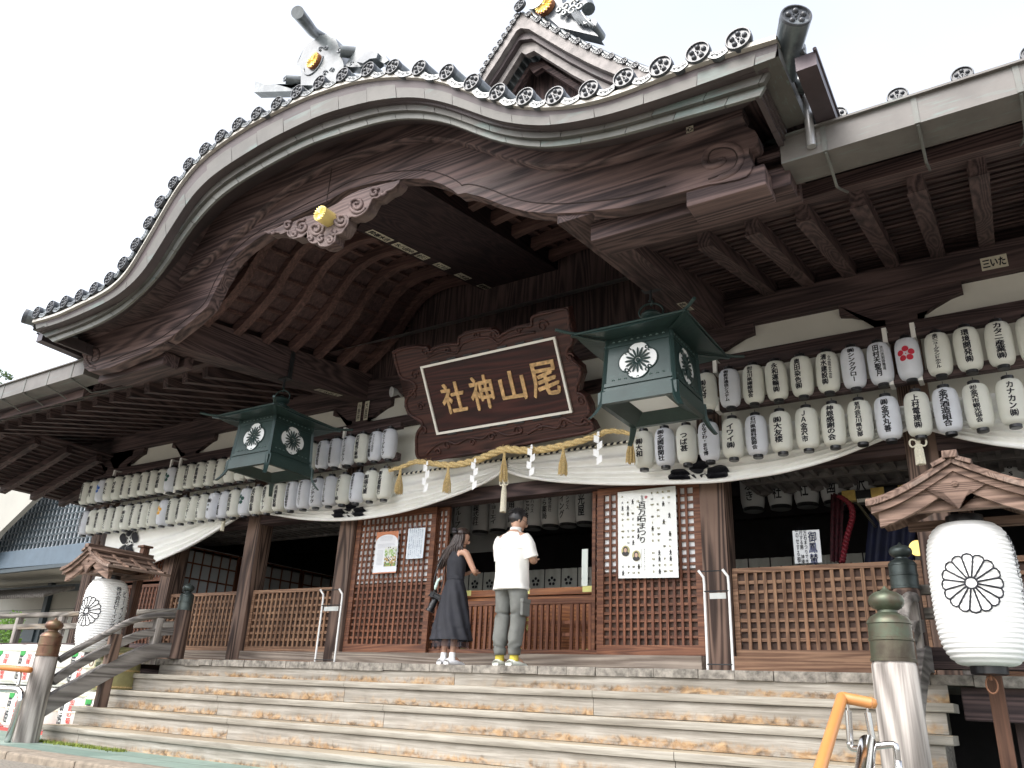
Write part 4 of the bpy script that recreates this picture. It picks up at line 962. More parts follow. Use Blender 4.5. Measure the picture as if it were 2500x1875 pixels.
# roof mass above the porch joining the main roof
# ---- ridge end tile with gold chrysanthemum, horn and fins
YO = YT+.30
OX = lambda a, b: (680+a/5.53, b/5.53)
ON = thing('ridge_end_tile', py(770, 190, YO), 'grey demon-tile ridge end with gold chrysanthemum and long upward horn above the curved gable', 'roof ornament')
def oprism(pts, y0, y1, name, mat=TILE, smooth=False):
    P = [py(*OX(a, b), YO) for a, b in pts]; m = MB(); m.prism([(p.x, p.z) for p in P], lambda a, b: Vector((a, y0, b)), lambda a, b: Vector((a, y1, b))); return m.build(name, mat, ON)
TILEL = plain('pale glazed tile', (.11, .125, .14), .35, var=.3, nscale=5, coat=.2)
oprism([(300, 1150), (300, 1050), (310, 930), (245, 870), (250, 800), (300, 760), (330, 670), (390, 590), (470, 545), (560, 480), (640, 460), (700, 500), (770, 520), (800, 590), (830, 700), (860, 800), (880, 880), (850, 1150)], YO, YO+.16, 'body')
oprism([(870, 870), (920, 800), (990, 680), (1080, 490), (1200, 590), (1350, 700), (1400, 705), (1460, 790), (1400, 830), (1300, 780), (1200, 850), (1060, 880), (960, 880)], YO+.03, YO+.15, 'fin')
oprism([(1060, 840), (1150, 720), (1250, 690), (1350, 720), (1330, 790), (1240, 800), (1150, 860)], YO-.01, YO+.05, 'fin_wave', TILEL)
oprism([(-520, 990), (-420, 1010), (-330, 1080), (-200, 1130), (-60, 1120), (150, 1180), (300, 1120), (300, 1210), (-350, 1230)][2:] , YO+.02, YO+.14, 'fin')
P = [py(*OX(a, b), YO+.02) for a, b in ((-430, 1000), (-330, 1040), (-200, 1130), (-40, 1160), (130, 1160), (200, 1220), (-330, 1280))]
for (a, b, rr) in ((830, 690, 95), (95, 1075, 85)):
    c = py(*OX(a, b), YO-.05); r_ = rr/5.53*.0036; m = MB(); m.tube([c+Vector((.14, .16, .03)), c], [r_*1.15, r_], 24); k = m.build('scroll_barrel', TILE, ON, smooth=True, angle=40)
    m = MB(); m.tube([c+Vector((math.cos(t)*r_*.75*(1-t/9.5), -.008, math.sin(t)*r_*.75*(1-t/9.5))) for t in [i*.35 for i in range(24)]], .011, 6); m.build('scroll', TILEL, k, smooth=True)
m = MB(); A = [py(*OX(a, b), YO+dy) for a, b, dy in ((540, 560, .1), (480, 470, .04), (400, 330, -.1), (300, 200, -.25))]
A = [py(*OX(a, b), YO+dy) for a, b, dy in ((620, 520, .25), (480, 440, .05), (380, 320, -.15), (255, 165, -.38))]
q = resample(A, 14); m.tube(q, [lerp(.058, .078, i/14) for i in range(15)], 24); m.build('horn', TILE, ON, smooth=True, angle=45)
c = py(*OX(462, 812), YO-.035); round_boss('gold_crest', c, .105, Vector((-.1, -1, 0)), .05, GOLD, plain('copper rim', (.35, .14, .06), .4, .5), ON)
m = MB(); 
for (a, b, s) in ((620, 980, 1), (720, 940, -1), (560, 660, 1), (640, 650, -1), (980, 860, 1)):
    c = py(*OX(a, b), YO-.01); m.tube([c+Vector((math.cos(t)*.035*(1-t/8)*s, 0, math.sin(t)*.035*(1-t/8))) for t in [i*.4 for i in range(15)]], .008, 6)
c = py(*OX(470, 830), YO-.004); m.tube([c+Vector((math.cos(t)*.155, 0, math.sin(t)*.19)) for t in [math.pi*1.05+i*.12 for i in range(26)]], .010, 6)
m.build('scroll', TILEL, ON, smooth=True)
# ---- upper triangular gable behind
YU = 7.6
UP_ = thing('upper_gable', py(1270, 60, YU), 'small triangular gable on the main roof with gold crest above it', 'gable roof')
def upx(a, b): return (1150+a/3.1725, b/3.1725)
apex = py(*upx(385, 62), YU); lf = py(*upx(80, 560), YU); rt = py(*upx(1269, 500), YU)
# mirror the right slope from measured points
RS = [(385, 75), (445, 105), (518, 148), (590, 190), (665, 232), (740, 275), (822, 315), (905, 357), (993, 395), (1083, 430), (1182, 468), (1270, 500), (1400, 535), (1520, 560)]
LS = [(385, 75), (350, 120), (318, 170), (288, 220), (253, 272), (222, 325), (185, 380), (150, 432), (116, 485), (85, 540), (60, 590)]
ru = [py(*upx(a, b), YU) for a, b in RS]; lu = [py(*upx(a, b), YU) for a, b in LS]
m, t_, e_ = MB(), MB(), MB()
for S_ in (ru, lu):
    for i, p in enumerate(S_):
        if i == 0: continue
        t9 = MB(); disc_flower(t9, p, .052, Vector((0, -1, .05)), True); t9.build('round_tile_end', TILED, UP_, smooth=True, angle=40)
        t_.tube([p+Vector((0, .02, 0)), p+Vector((0, 2.2, .0))], .048, 10)
        q = S_[i-1]; edge_tile(e_, q.lerp(p, .2), q.lerp(p, .8), .02, .05, YU+.01, YU+.6)
disc_flower(m, apex+Vector((0, -.05, .02)), .105, Vector((-.1, -1, .1)))
m.build('round_tile_end', TILED, UP_, smooth=True, angle=40); t_.build('round_tiles', TILE, UP_, smooth=True, angle=50); e_.build('edge_tiles', TILE, UP_, smooth=True, angle=40)
def gable_layer(name, off, th, y, mat, ret=.1):
    M = MB()
    for S_, s in ((ru, 1), (lu, -1)):
        P = [apex+Vector((0, 0, -off*1.25))]+[p+Vector((0, 0, -off)) for p in S_[1:]]; rows = []
        Q = [apex+Vector((0, 0, -(off+th)*1.35))]+[p+Vector((0, 0, -(off+th))) for p in S_[1:]]
        for a, b in zip(P, Q): rows.append([Vector((a.x, y+ret, a.z)), Vector((a.x, y, a.z)), Vector((b.x, y, b.z)), Vector((b.x, y+ret, b.z))])
        M.grid(rows)
    return M.build(name, mat, UP_)
UPC = plain('grey stone coloured cladding', (.22, .20, .19), .6, .1, var=.25, nscale=7)
gable_layer('upper_course', .04, .24, YU+.03, UPC); gable_layer('middle_course', .29, .10, YU+.12, COPPER3, .2); gable_layer('lower_course', .40, .16, YU+.2, UPC, .1); gable_layer('inner_board', .56, .12, YU+.45, WX, .1)
m = MB(); m.add([apex+Vector((0, .75, -.2)), lu[-1]+Vector((-.5, .75, -1.2)), ru[-1]+Vector((.5, .75, -1.2))], [(0, 1, 2)]); m.build('gable_wall', WZ, UP_)
# ridge ornament on top of it
oc = py(*upx(565, 30), YU+.25); m = MB(); P = [py(*upx(a, b), YU+.25) for a, b in ((440, 60), (450, -40), (560, -160), (700, -60), (720, 40), (800, 110), (900, 200), (1000, 300), (700, 230), (560, 110))]
m.prism([(p.x, p.z) for p in P], lambda a, b: Vector((a, YU+.2, b)), lambda a, b: Vector((a, YU+.4, b))); m.build('ridge_end', TILEL, UP_)
round_boss('gold_crest', py(*upx(563, 35), YU+.12), .16, Vector((-.1, -1, 0)), .08, GOLD, plain('copper rim', (.35, .14, .06), .4, .5), UP_)
m = MB()
for j, (a, b, r_) in enumerate(((690, 85, 30), (740, 60, 36), (730, 110, 26), (790, 90, 40), (850, 60, 34), (800, 40, 36), (900, 180, 24))):
    c = py(*upx(a, b), YU+.15); k = r_/3.1725*.0066; m.tube([c+Vector((math.cos(t)*k*(1-t/10), -.02, math.sin(t)*k*(1-t/10))) for t in [i*.4 for i in range(20)]], .022, 7)
for j in range(5):
    a0 = py(*upx(770+j*22, 70+j*8), YU+.15); a1 = py(*upx(800+j*26, 130+j*8), YU+.12); a2 = py(*upx(850+j*26, 190+j*4), YU+.15); m.tube(resample([a0, a1, a2], 8), .022, 7)
m.tube([py(*upx(870, -30), YU+.3), py(*upx(910, 70), YU+.2)], .10, 14); m.tube([py(*upx(930, 190), YU+.2), py(*upx(1000, 290), YU+.5)], .09, 14)
m.build('ridge_scrollwork', TILE, UP_, smooth=True, angle=50)
m = MB(); m.tube([apex+Vector((0.2, .1, .15)), apex+Vector((.2, 3.5, .2))], .16, 16); m.build('ridge', TILE, UP_, smooth=True, angle=50)
# overlapping tiles on the right slope seen edge-on
m = MB()
for i in range(1, len(ru)-1):
    for j in range(5):
        p = ru[i].lerp(ru[i+1], 0)+Vector((0, .12+j*.33, .045)); q = ru[i+1]+Vector((0, .12+j*.33, .045)); m.tube([p+Vector((0, 0, .01)), q], [.055, .04], 8)
m.build('overlapping_tiles', TILE, UP_, smooth=True, angle=50)
m = MB(); rows = [[p+Vector((0, .03, -.02)), p+Vector((0, 3.0, -.02))] for p in (lu[::-1]+ru[1:])]; m.grid(rows); m.build('flat_tiles', TILE, UP_, smooth=True, angle=60)
# main roof plane behind everything
m = MB(); m.quad(Vector((-20, YG+2.4, 5.6)), Vector((2.4, YG+2.4, 5.6)), Vector((2.4, 12, 8.0)), Vector((-20, 12, 8.0))); m.build('main_roof', TILE, HR)
# ================================================================== LANTERN RACKS AND PAPER LANTERNS
YLN = 8.35
ZU = .732+3.343*YLN/8.1; ZLW = .732+2.763*YLN/8.1
ZRAIL1 = (py(2098, 931, YLN+.08).z, py(2098, 953, YLN+.08).z)
def rack(name, x0a, x0b, x1, label, hooks):
    t = thing(name, ((x0a+x1)/2, YLN+.08, ZRAIL1[1]), label, 'lantern rack')
    z1, z0 = ZRAIL1
    m = MB(); m.box(x0b, x1, YLN+.04, YLN+.13, z0-.01, z1+.0, .006); m.build('lower_rail', WX, t)
    m = MB(); m.box(x0a, x1, YLN+.04, YLN+.13, ZU+.255, ZU+.35, .006); m.build('upper_rail', WX, t)
    for x in hooks:
        m = MB()
        for zz in (ZU+.38, z1+.03):
            m.box(x-.022, x+.022, YLN+.0, YLN+.036, zz-.15, zz+.02); m.box(x-.022, x+.022, YLN+.0361, YW-.07 if zz > ZU else YW+.015, zz-.002, zz+.02)
            m.box(x-.022, x+.022, YLN+.0361, YLN+.16, zz-.15, zz-.13)
        m.build('white_hook', plain('white painted steel hook', (.85, .84, .80), .5, var=.02), t)
    return t
xr_ = lambda px, pyy: py(px, pyy, YLN).x
XU0 = xr_(1727, 957); SPU = (xr_(2439.6, 841.8)-XU0)/11
XB0 = xr_(1572.7, 1099.7); SPB = (xr_(2468.5, 982)-XB0)/14
XUL = xr_(951, 1089); SPUL = (XUL-xr_(213, 1202))/29
XLL = xr_(940, 1187); SPLL = (XLL-xr_(210, 1276.5))/28
rack('lantern_rack', xr_(1530, 900), xr_(1545, 1000), 1.5, 'dark timber lantern rack with white hooks right of the name plaque', [xr_(2168, 880), xr_(2238, 870), xr_(1748, 960), XU0-SPU*.9])
rack('lantern_rack', xr_(206, 1239), xr_(206, 1239), xr_(962, 1140), 'dark timber lantern rack with white hooks left of the name plaque', [xr_(267, 1200), xr_(415, 1140), xr_(438, 1134), xr_(835, 1090)])
def lantern_profile(Rr, h, cap=.42, p=5):
    o = []
    for i in range(23):
        s = -1+2*i/22; o.append((Rr*(cap+(1-cap)*(1-abs(s)**p)**.42)*(1-.05*s*s), h*s/2))
    return o
def rad_at(prof, z):
    for i in range(len(prof)-1):
        if prof[i][1] <= z <= prof[i+1][1]: return lerp(prof[i][0], prof[i+1][0], (z-prof[i][1])/(prof[i+1][1]-prof[i][1]))
    return prof[0][0]
RL, HL = .119, .455
PROF = lantern_profile(RL, HL)
def make_lantern(paper, name='paper_lantern'):
    t = thing(name, (0, 0, 0), '', 'paper lantern')
    m = MB(); m.lathe([(r, z+HL/2+.03) for r, z in PROF], (0, 0, 0), 28); m.build('paper_shade', paper, t, smooth=True, angle=60)
    m = MB(); m.lathe([(.050, .0), (.054, .004), (.054, .036), (.048, .04)], (0, 0, 0), 20); m.build('bottom_ring', BLACK, t, smooth=True, angle=40)
    m = MB(); z = HL+.03; m.lathe([(.050, z-.006), (.054, z-.002), (.054, z+.03), (.048, z+.034)], (0, 0, 0), 20); m.tube([(0, 0, z+.03), (0, 0, z+.075)], .004, 6); m.build('top_ring', BLACK, t, smooth=True, angle=40)
    return t
def wrap(V, Fc, prof, zc, Rr, turn, off, cx=0, kx=1.0):
    vs = []
    for a, b in V:
        r = rad_at(prof, b)+off; th = -math.pi/2+turn+(a+cx)/Rr
        vs.append(Vector((r*math.cos(th), r*math.sin(th), b+zc)))
    return vs, Fc
def subdiv_text(V, Fc, maxd):
    """split long triangles so that lettering can follow a curved surface"""
    V = list(V); T = [tuple(f) for f in Fc]
    tri = []
    for f in T:
        for i in range(1, len(f)-1): tri.append((f[0], f[i], f[i+1]))
    for _ in range(4):
        out = []; cache = {}; ch = False
        for t in tri:
            d = [math.hypot(V[t[i]][0]-V[t[(i+1) % 3]][0], (V[t[i]][1]-V[t[(i+1) % 3]][1])*.4) for i in range(3)]
            k = d.index(max(d))
            if d[k] > maxd:
                a, b, c = t[k], t[(k+1) % 3], t[(k+2) % 3]; key = (min(a, b), max(a, b))
                if key not in cache: V.append(((V[a][0]+V[b][0])/2, (V[a][1]+V[b][1])/2)); cache[key] = len(V)-1
                mm = cache[key]; out += [(a, mm, c), (mm, b, c)]; ch = True
            else: out.append(t)
        tri = out
        if not ch: break
    return V, tri
def plum_flat(R_, k=5, pr=.36, n=14, center=True, gap=1.0):
    """five-petalled plum crest in the plane -> verts, faces"""
    V, Fc = [], []
    def disc(cx, cy, r, seg=n):
        o = len(V); V.append((cx, cy))
        for i in range(seg): t = 2*math.pi*i/seg; V.append((cx+r*math.cos(t), cy+r*math.sin(t)))
        for i in range(seg): Fc.append((o, o+1+i, o+1+(i+1) % seg))
    for i in range(k):
        t = math.pi/2+2*math.pi*i/k; disc(R_*.62*math.cos(t), R_*.62*math.sin(t), R_*pr)
    if center:
        disc(0, 0, R_*.07, 8)
        for i in range(k):
            t = math.pi/2+2*math.pi*i/k+math.pi/k; disc(R_*.25*math.cos(t), R_*.25*math.sin(t), R_*.035, 6)
            t -= math.pi/k; disc(R_*.18*math.cos(t), R_*.18*math.sin(t), R_*.03, 6)
    return V, Fc
protoW, protoC = make_lantern(LPW), make_lantern(LPC)
used = {'W': False, 'C': False}
BASEKIDS = {'W': children_of(protoW), 'C': children_of(protoC)}
def place_lantern(x, y, zc, kind, text, side, label, group, crest=None, turn=0.0):
    pr = protoW if kind == 'W' else protoC; loc = (x, y, zc-HL/2-.03)
    if not used[kind]:
        used[kind] = True; t = pr; t.location = loc; t['label'] = label
    else:
        t = pr.copy(); COL.objects.link(t); t.location = Vector(loc); t['label'] = label
        for ch in BASEKIDS[kind]:
            c = ch.copy(); COL.objects.link(c); c.parent = t
    t['group'] = group; t.rotation_euler = (R(random.uniform(-1.5, 1.5)), R(random.uniform(-1.2, 1.2)), R(random.uniform(-5, 5)))
    WLOC[t.name] = Vector((0, 0, 0))
    k = 1
    if crest:
        V, Fc = plum_flat(.088); V, Fc = subdiv_text(V, Fc, .03)
        vs, Fc = wrap([(a, b+.02) for a, b in V], Fc, PROF, HL/2+.03, RL, turn, .0035); m = MB(); m.add(vs, Fc); m.build('plum_crest', crest, t); return t
    n = len(text); hh = min(.37, .062*n+.04) if n < 6 else .375
    w = min(.105, hh/n*1.25) if n > 5 else min(.085, .30/n*1.1)
    w = max(w, .052)
    if side: w = .062
    V, Fc = column_text(text, hh, w, bold=.05); V, Fc = subdiv_text(V, Fc, .03); vs, F2 = wrap(V, Fc, PROF, HL/2+.03, RL, turn, .0035, -.018 if side else 0)
    m = MB(); m.add(vs, F2)
    if side:
        V, Fc = column_text(side, .27, .032, bold=.02); V, Fc = subdiv_text([(a, b+.02) for a, b in V], Fc, .03); vs, F2 = wrap(V, Fc, PROF, HL/2+.03, RL, turn, .0035, .040); m.add(vs, F2)
    m.build('ink_lettering', INK, t); return t
ordn = lambda i: ['', 'first', 'second', 'third', 'fourth', 'fifth', 'sixth', 'seventh', 'eighth', 'ninth', 'tenth', 'eleventh', 'twelfth', 'thirteenth', 'fourteenth', 'fifteenth', 'sixteenth', 'seventeenth', 'eighteenth', 'nineteenth', 'twentieth'][i]
UR = ['㈱北村', '㈱新井通信システム', '㈳石川県繊維協会', '永和運輸㈱', '奥田染色㈱', ('清水建設㈱', '北陸支店'), '㈱シンクグロー', ('田村天聖月', '渋川流剣詩舞道'), 'RED', '金沢ニューグランドホテル', '環境開発㈱', 'カタニ産業㈱', 'カナザワ']
BR = ['㈱大和', '㈱北國新聞社', 'つば甚', 'かなざわ・まち博', 'イワイ㈱', '石川県歯科医師会', '㈱大友楼', 'ＪＡ金沢市', '神恩感謝の会', '草月会石川県支部', '㈱金沢丸善', '上村電建㈱', '金沢酒造組合', '㈳金沢市観光協会', 'カナカン㈱']
UL = ['北陸西川㈱', '㈱森八', 'BLUE', '西水木', '村多㈱', '㈱宗重商店', '㈱シンテ重設', '宮川造園', '北陸電力㈱', '㈱北都組', 'GREEN', '北陸鉄道㈱', '㈱別川製作所', '伊藤岡精舎', 'ホクコク地水', '㈱中島商店', '黒田宝', '浅田屋', '中村', '丸一', '川北', '東和', '小松', '大和', '大和証券株式会社', 'やちや酒造株式会社', '㈱トーイングループ', '米沢電気工事㈱', ('あおぞら薬局', 'グランファルマ株式会社'), '㈱CCIグループ']
LL = ['大和電力石川支店', '長屋', '越前谷里', '㈱四国屋さくら', '北陸信用中央会', '㈱山越', '㈱松本日光舎', '㈱東山商会', '㈱ホクノウサービス', 'ORANGE', '北陸放送㈱', '㈱北陸銀行', '㈱プロサポート', '㈱マルエー白山', '㈱+e', '㈱ニュード産業北陸', '県民共済', 'GREEN', '金沢信用金庫', '島経営グループ', '具柄建設㈱', '株式会社協和設計', '㈱カラクルカンパニー', '㈱シンテック', 'ビッグホールディングス㈱', 'ホクショー㈱', '株式会社キョーエイ', '㈱福光屋', '㈱北國銀行']
white_idx = {'UR': {1, 6, 8, 7}, 'BR': {1, 3, 5, 10, 12}, 'UL': {2, 10, 24, 25, 26, 28, 29}, 'LL': {0, 9, 14, 15, 17, 21, 22, 23, 24, 26}}
CRESTS = {'RED': REDINK, 'BLUE': BLUEINK, 'GREEN': GREENINK, 'ORANGE': ORANGEINK}
def row(key, texts, X0, sp, zc, x_of, crest_i, crest_word, where, group):
    for i, tx in enumerate(texts):
        x = x_of(i); side = None
        if isinstance(tx, tuple): tx, side = tx
        kind = 'W' if i in white_idx[key] else 'C'; tone = 'cool white' if kind == 'W' else 'ivory white'
        if tx in CRESTS:
            lab = f'{tone} paper lantern with {tx.lower()} plum crest, {where}'
            if tx == 'GREEN': lab = f'{tone} paper lantern with dark green plum crest, {where}'
            place_lantern(x, YLN, zc, kind, '', None, lab, group, CRESTS[tx], random.uniform(-.12, .06) if key in ('UR', 'BR') else -.25); continue
        d = i-crest_i
        if crest_i is None: pass
        lab = f'{tone} paper lantern, {ordn(abs(d))} {"right" if d > 0 else "left"} of the {crest_word}, {where}'
        place_lantern(x, YLN, zc, kind, tx, side, lab, group, None, random.uniform(-.12, .06))
row('UR', UR, XU0, SPU, ZU, lambda i: XU0+SPU*i, 8, 'red plum lantern', 'upper row', 'upper row of lanterns right of the plaque')
row('UL', UL, XUL, SPUL, ZU, lambda i: XUL-SPUL*(29-i), 10, 'green plum lantern', 'upper row', 'upper row of lanterns left of the plaque')
row('LL', LL, XLL, SPLL, ZLW, lambda i: XLL-SPLL*(28-i), 17, 'green plum lantern', 'lower row', 'lower row of lanterns left of the plaque')
for i, tx in enumerate(BR):
    d = i-2; kind = 'W' if i in white_idx['BR'] else 'C'; tone = 'cool white' if kind == 'W' else 'ivory white'
    lab = f'{tone} paper lantern, {ordn(i+1)} from the left in the lower row right of the plaque'
    place_lantern(XB0+SPB*i, YLN, ZLW, kind, tx, None, lab, 'lower row of lanterns right of the plaque', None, random.uniform(-.1, .05))

# ================================================================== CURTAIN
YC = 8.60; ZCT = py(960, 1161, YC).z
CURT = thing('curtain', (CX, YC, ZCT-.6), 'long white ceremonial curtain with black plum crests gathered up into swags over the shrine front', 'curtain')
SW = [([(236, 1420), (300, 1402), (369, 1379), (440, 1349), (500, 1317), (550, 1287), (585, 1266)], 0),
      ([(592, 1262), (630, 1255), (669, 1257), (748, 1268.7), (827, 1272), (906, 1266), (1001, 1248), (1100, 1217), (1153, 1197), (1200, 1175), (1236, 1152)], 1),
      ([(1241, 1151), (1262, 1160), (1298, 1169), (1370, 1178), (1478, 1184), (1560, 1184.5), (1623, 1183), (1747, 1179), (1830, 1169), (1917, 1155), (2025, 1126), (2116, 1092), (2180, 1066), (2230, 1047)], 2),
      ([(2245, 1045), (2290, 1057), (2351, 1073), (2430, 1088), (2500, 1097), (2600, 1112)], 3)]
SWF = []
SWX0 = py(236, 1420, YC).x
def cloth_y(x, t, H, i, seed):
    """folds follow the swag; tighter towards the rolled lower edge"""
    a = (.020+.018*t)*min(1, .1+abs(x-SWX0)/.7)
    ph = 2*math.pi*(3.2*t+2.6*t**4)
    return YC - a*math.sin(ph+.8*math.sin(x*1.1+seed))*min(1, H/.25) - .010*noise.noise(Vector((x*2.5, t*2, seed)))*2 - .05*t*t
for pts, i in SW:
    P = resample(trace(pts, YC), 110); P = smooth_curve(P, 110, 4)
    rows = []; nt_ = 64
    for p in P:
        H = ZCT-p.z; rows.append([Vector((p.x, cloth_y(p.x, k/nt_, H, i, i*3.1), ZCT-H*(k/nt_))) for k in range(nt_+1)])
    m = MB(); m.grid(rows)
    rb = [Vector((p.x, YC-.06, p.z+.004)) for p in P]; m.tube(rb, [.022]*len(rb), 8)
    o = m.build('cloth_swag', CLOTH, CURT, smooth=True); SWF.append((P, i, o))
    # second thin roll
def swag_crest(si, cx, cz, R_, squash, fold):
    P, i, o = SWF[si]
    def sy(x, z):
        zb = zat(P, x); H = ZCT-zb; t = max(0, min(1, (ZCT-z)/max(.05, H))); return cloth_y(x, t, H, i, i*3.1)-.007
    V, Fc = [], []
    def blob(c, r, ang=0, e=1.0, seg=26, rings=6):
        o_ = len(V); V.append(c)
        for q in range(1, rings+1):
            for k in range(seg):
                t = 2*math.pi*k/seg; a, b = r*q/rings*math.cos(t), r*e*q/rings*math.sin(t); V.append((c[0]+a*math.cos(ang)-b*math.sin(ang), c[1]+a*math.sin(ang)+b*math.cos(ang)))
        for k in range(seg): Fc.append((o_, o_+1+k, o_+1+(k+1) % seg))
        for q in range(rings-1):
            for k in range(seg): Fc.append((o_+1+q*seg+k, o_+1+(q+1)*seg+k, o_+1+(q+1)*seg+(k+1) % seg, o_+1+q*seg+(k+1) % seg))
    for k in range(5):
        t = math.pi/2+2*math.pi*k/5; blob((R_*.64*math.cos(t), R_*.64*math.sin(t)), R_*.36, t, .9)
        t += math.pi/5; blob((R_*.24*math.cos(t), R_*.24*math.sin(t)), R_*.10, t, .45, 12, 2)
    blob((0, 0), R_*.07, 0, 1, 12, 2)
    W = []
    for a, b in V:
        x = cx+a; z = cz+b*squash
        if fold and z < cz-.02: z = cz-.02+(z-cz+.02)*.35
        zb = zat(P, x)+.03; z = max(z, zb); W.append(Vector((x, sy(x, z)-.014, z)))
    m = MB(); m.add(W, Fc); m.build('plum_crest', INK, o)
q = py(317, 1322, YC); swag_crest(0, q.x, q.z, .30, 1.0, False)
q = py(858, 1246, YC); swag_crest(1, q.x, q.z-.10, .33, .8, True)
q = py(1708, 1155, YC); swag_crest(2, q.x, q.z-.10, .37, .85, True)
# black and white twisted cord along the top edge
m = MB(); m2 = MB(); a, b = py(958, 1161, YC-.06), py(1553, 1075, YC-.06); n = 90
for i in range(n):
    p, q = a.lerp(b, i/n), a.lerp(b, (i+1)/n); (m if i % 2 else m2).tube([p+Vector((0, 0, -.006)), q+Vector((0, 0, .006))], .014, 6)
k = m2.build('black_cord', INK, CURT); m.build('white_cord', CORDW, CURT)
# cream tassels that gather the curtain
def tassel(px_, py_top, py_knot, py_bot, label, Y=YC-.16, kk=1.0):
    t0, t1, t2 = py(px_, py_top, Y), py(px_, py_knot, Y), py(px_, py_bot, Y)
    t = thing('cord_tassel', t2, label, 'tassel', 'cream tassels gathering the curtain')
    x, y = t1.x, t1.y; m = MB(); m.tube([(x, y, t0.z), (x, y, t1.z)], .012*kk, 8)
    for s in (-1, 1): m.tube([Vector((x, y, t1.z))+Vector((s*.05*kk*math.sin(a)*(1+.3*math.sin(a)), -.01, .035*kk*math.sin(2*a)-.01)) for a in [i*.32 for i in range(11)]], .008*kk, 8)
    m.lathe([(.0, -.022*kk), (.018*kk, -.014*kk), (.022*kk, 0), (.018*kk, .014*kk), (0, .022*kk)], (x, y, t1.z), 12)
    m.build('knot', CORDW, t, smooth=True)
    L = t1.z-t2.z; m = MB(); n = 30
    for k in range(n):
        a = 2*math.pi*k/n; r = .030*kk*(1+.12*random.uniform(-1, 1)); m.tube([(x+.018*kk*math.cos(a), y+.018*kk*math.sin(a), t1.z-.03), (x+r*math.cos(a), y+r*math.sin(a), t1.z-L*.35), (x+r*1.15*math.cos(a), y+r*1.15*math.sin(a), t2.z+random.uniform(0, .012))], .0058*kk, 5)
    m.lathe([(.0, t1.z-.02), (.026*kk, t1.z-.05), (.027*kk, t1.z-L*.5), (.03*kk, t2.z+.01), (0, t2.z+.012)], (x, y, 0), 14)
    m.build('skirt', CORDW, t, smooth=True, angle=60)
tassel(1231.5, 1166, 1177, 1251, 'cream cord tassel hanging at the centre above the standing man', YC-.30)
tassel(2241, 1062, 1079, 1136, 'cream cord tassel tied below the right-hand lantern row, above a wooden lantern hood', YC-.2, 1.15)
tassel(549, 1240, 1256, 1296, 'small cream cord tassel left of the hanging bronze lantern on the left', YC-.1, .8)

# ================================================================== SACRED ROPE
YRP = 8.10
RPX = [(950, 1149), (983, 1139), (1015.7, 1127), (1052, 1131), (1102.5, 1135), (1153, 1126.5), (1200, 1108.7), (1232.7, 1097), (1283, 1099.6), (1334, 1096), (1406, 1079.7), (1453, 1065), (1483, 1053), (1515, 1054), (1549, 1061)]
RP = resample(trace(RPX, YRP), 150)
ROPET = thing('sacred_rope', RP[75], 'thick twisted straw rope with straw tassels hung below the name plaque', 'straw rope')
for s in range(3):
    m = MB(); pts = []; rad = []
    for i, p in enumerate(RP):
        t = i/150; rr = .020+.022*math.sin(math.pi*t)**.8; d = (RP[min(i+1, 150)]-RP[max(i-1, 0)]).normalized(); a = Vector((0, 1, 0)); b = d.cross(a)
        an = 2*math.pi*(s/3)+i*.42; pts.append(p+(a*math.cos(an)+b*math.sin(an))*rr*.62); rad.append(rr*.62)
    m.tube(pts, rad, 8); m.build('strand', ROPE, ROPET, smooth=True)
m = MB()
for i in range(260):
    p = random.choice(RP); a = random.uniform(0, 6.28); d = Vector((random.uniform(-1, 1), math.cos(a)*.6, math.sin(a))); q = p+Vector((0, math.cos(a), math.sin(a)))*.03; m.tube([q, q+d*random.uniform(.02, .045)], .0012, 3)
m.build('loose_straw', ROPE, ROPET)
for (x, y0, y1) in ((977.8, 1146, 1206), (1095, 1139, 1204), (1231.5, 1104, 1176), (1375.6, 1090, 1161), (1540, 1062, 1132)):
    a, b = py(x, y0, YRP-.02), py(x, y1, YRP-.02); m = MB(); L = a.z-b.z
    for k in range(54):
        t = random.uniform(0, 6.28); r0 = .012*math.sqrt(random.random()); r1 = .058*math.sqrt(random.random()); m.tube([(a.x+r0*math.cos(t), a.y+r0*math.sin(t), a.z+.02), (a.x+(.016)*math.cos(t), a.y+.016*math.sin(t), a.z-L*.22), (a.x+(.012+r1*.7)*math.cos(t), a.y+(.012+r1*.7)*math.sin(t), a.z-L*.62), (a.x+r1*1.05*math.cos(t), a.y+r1*1.05*math.sin(t), b.z+random.uniform(0, .03))], .0042, 4)
    m.lathe([(.018, a.z-L*.20), (.024, a.z-L*.215), (.018, a.z-L*.24)], (a.x, a.y, 0), 12)
    m.build('straw_tassel', ROPE, ROPET)
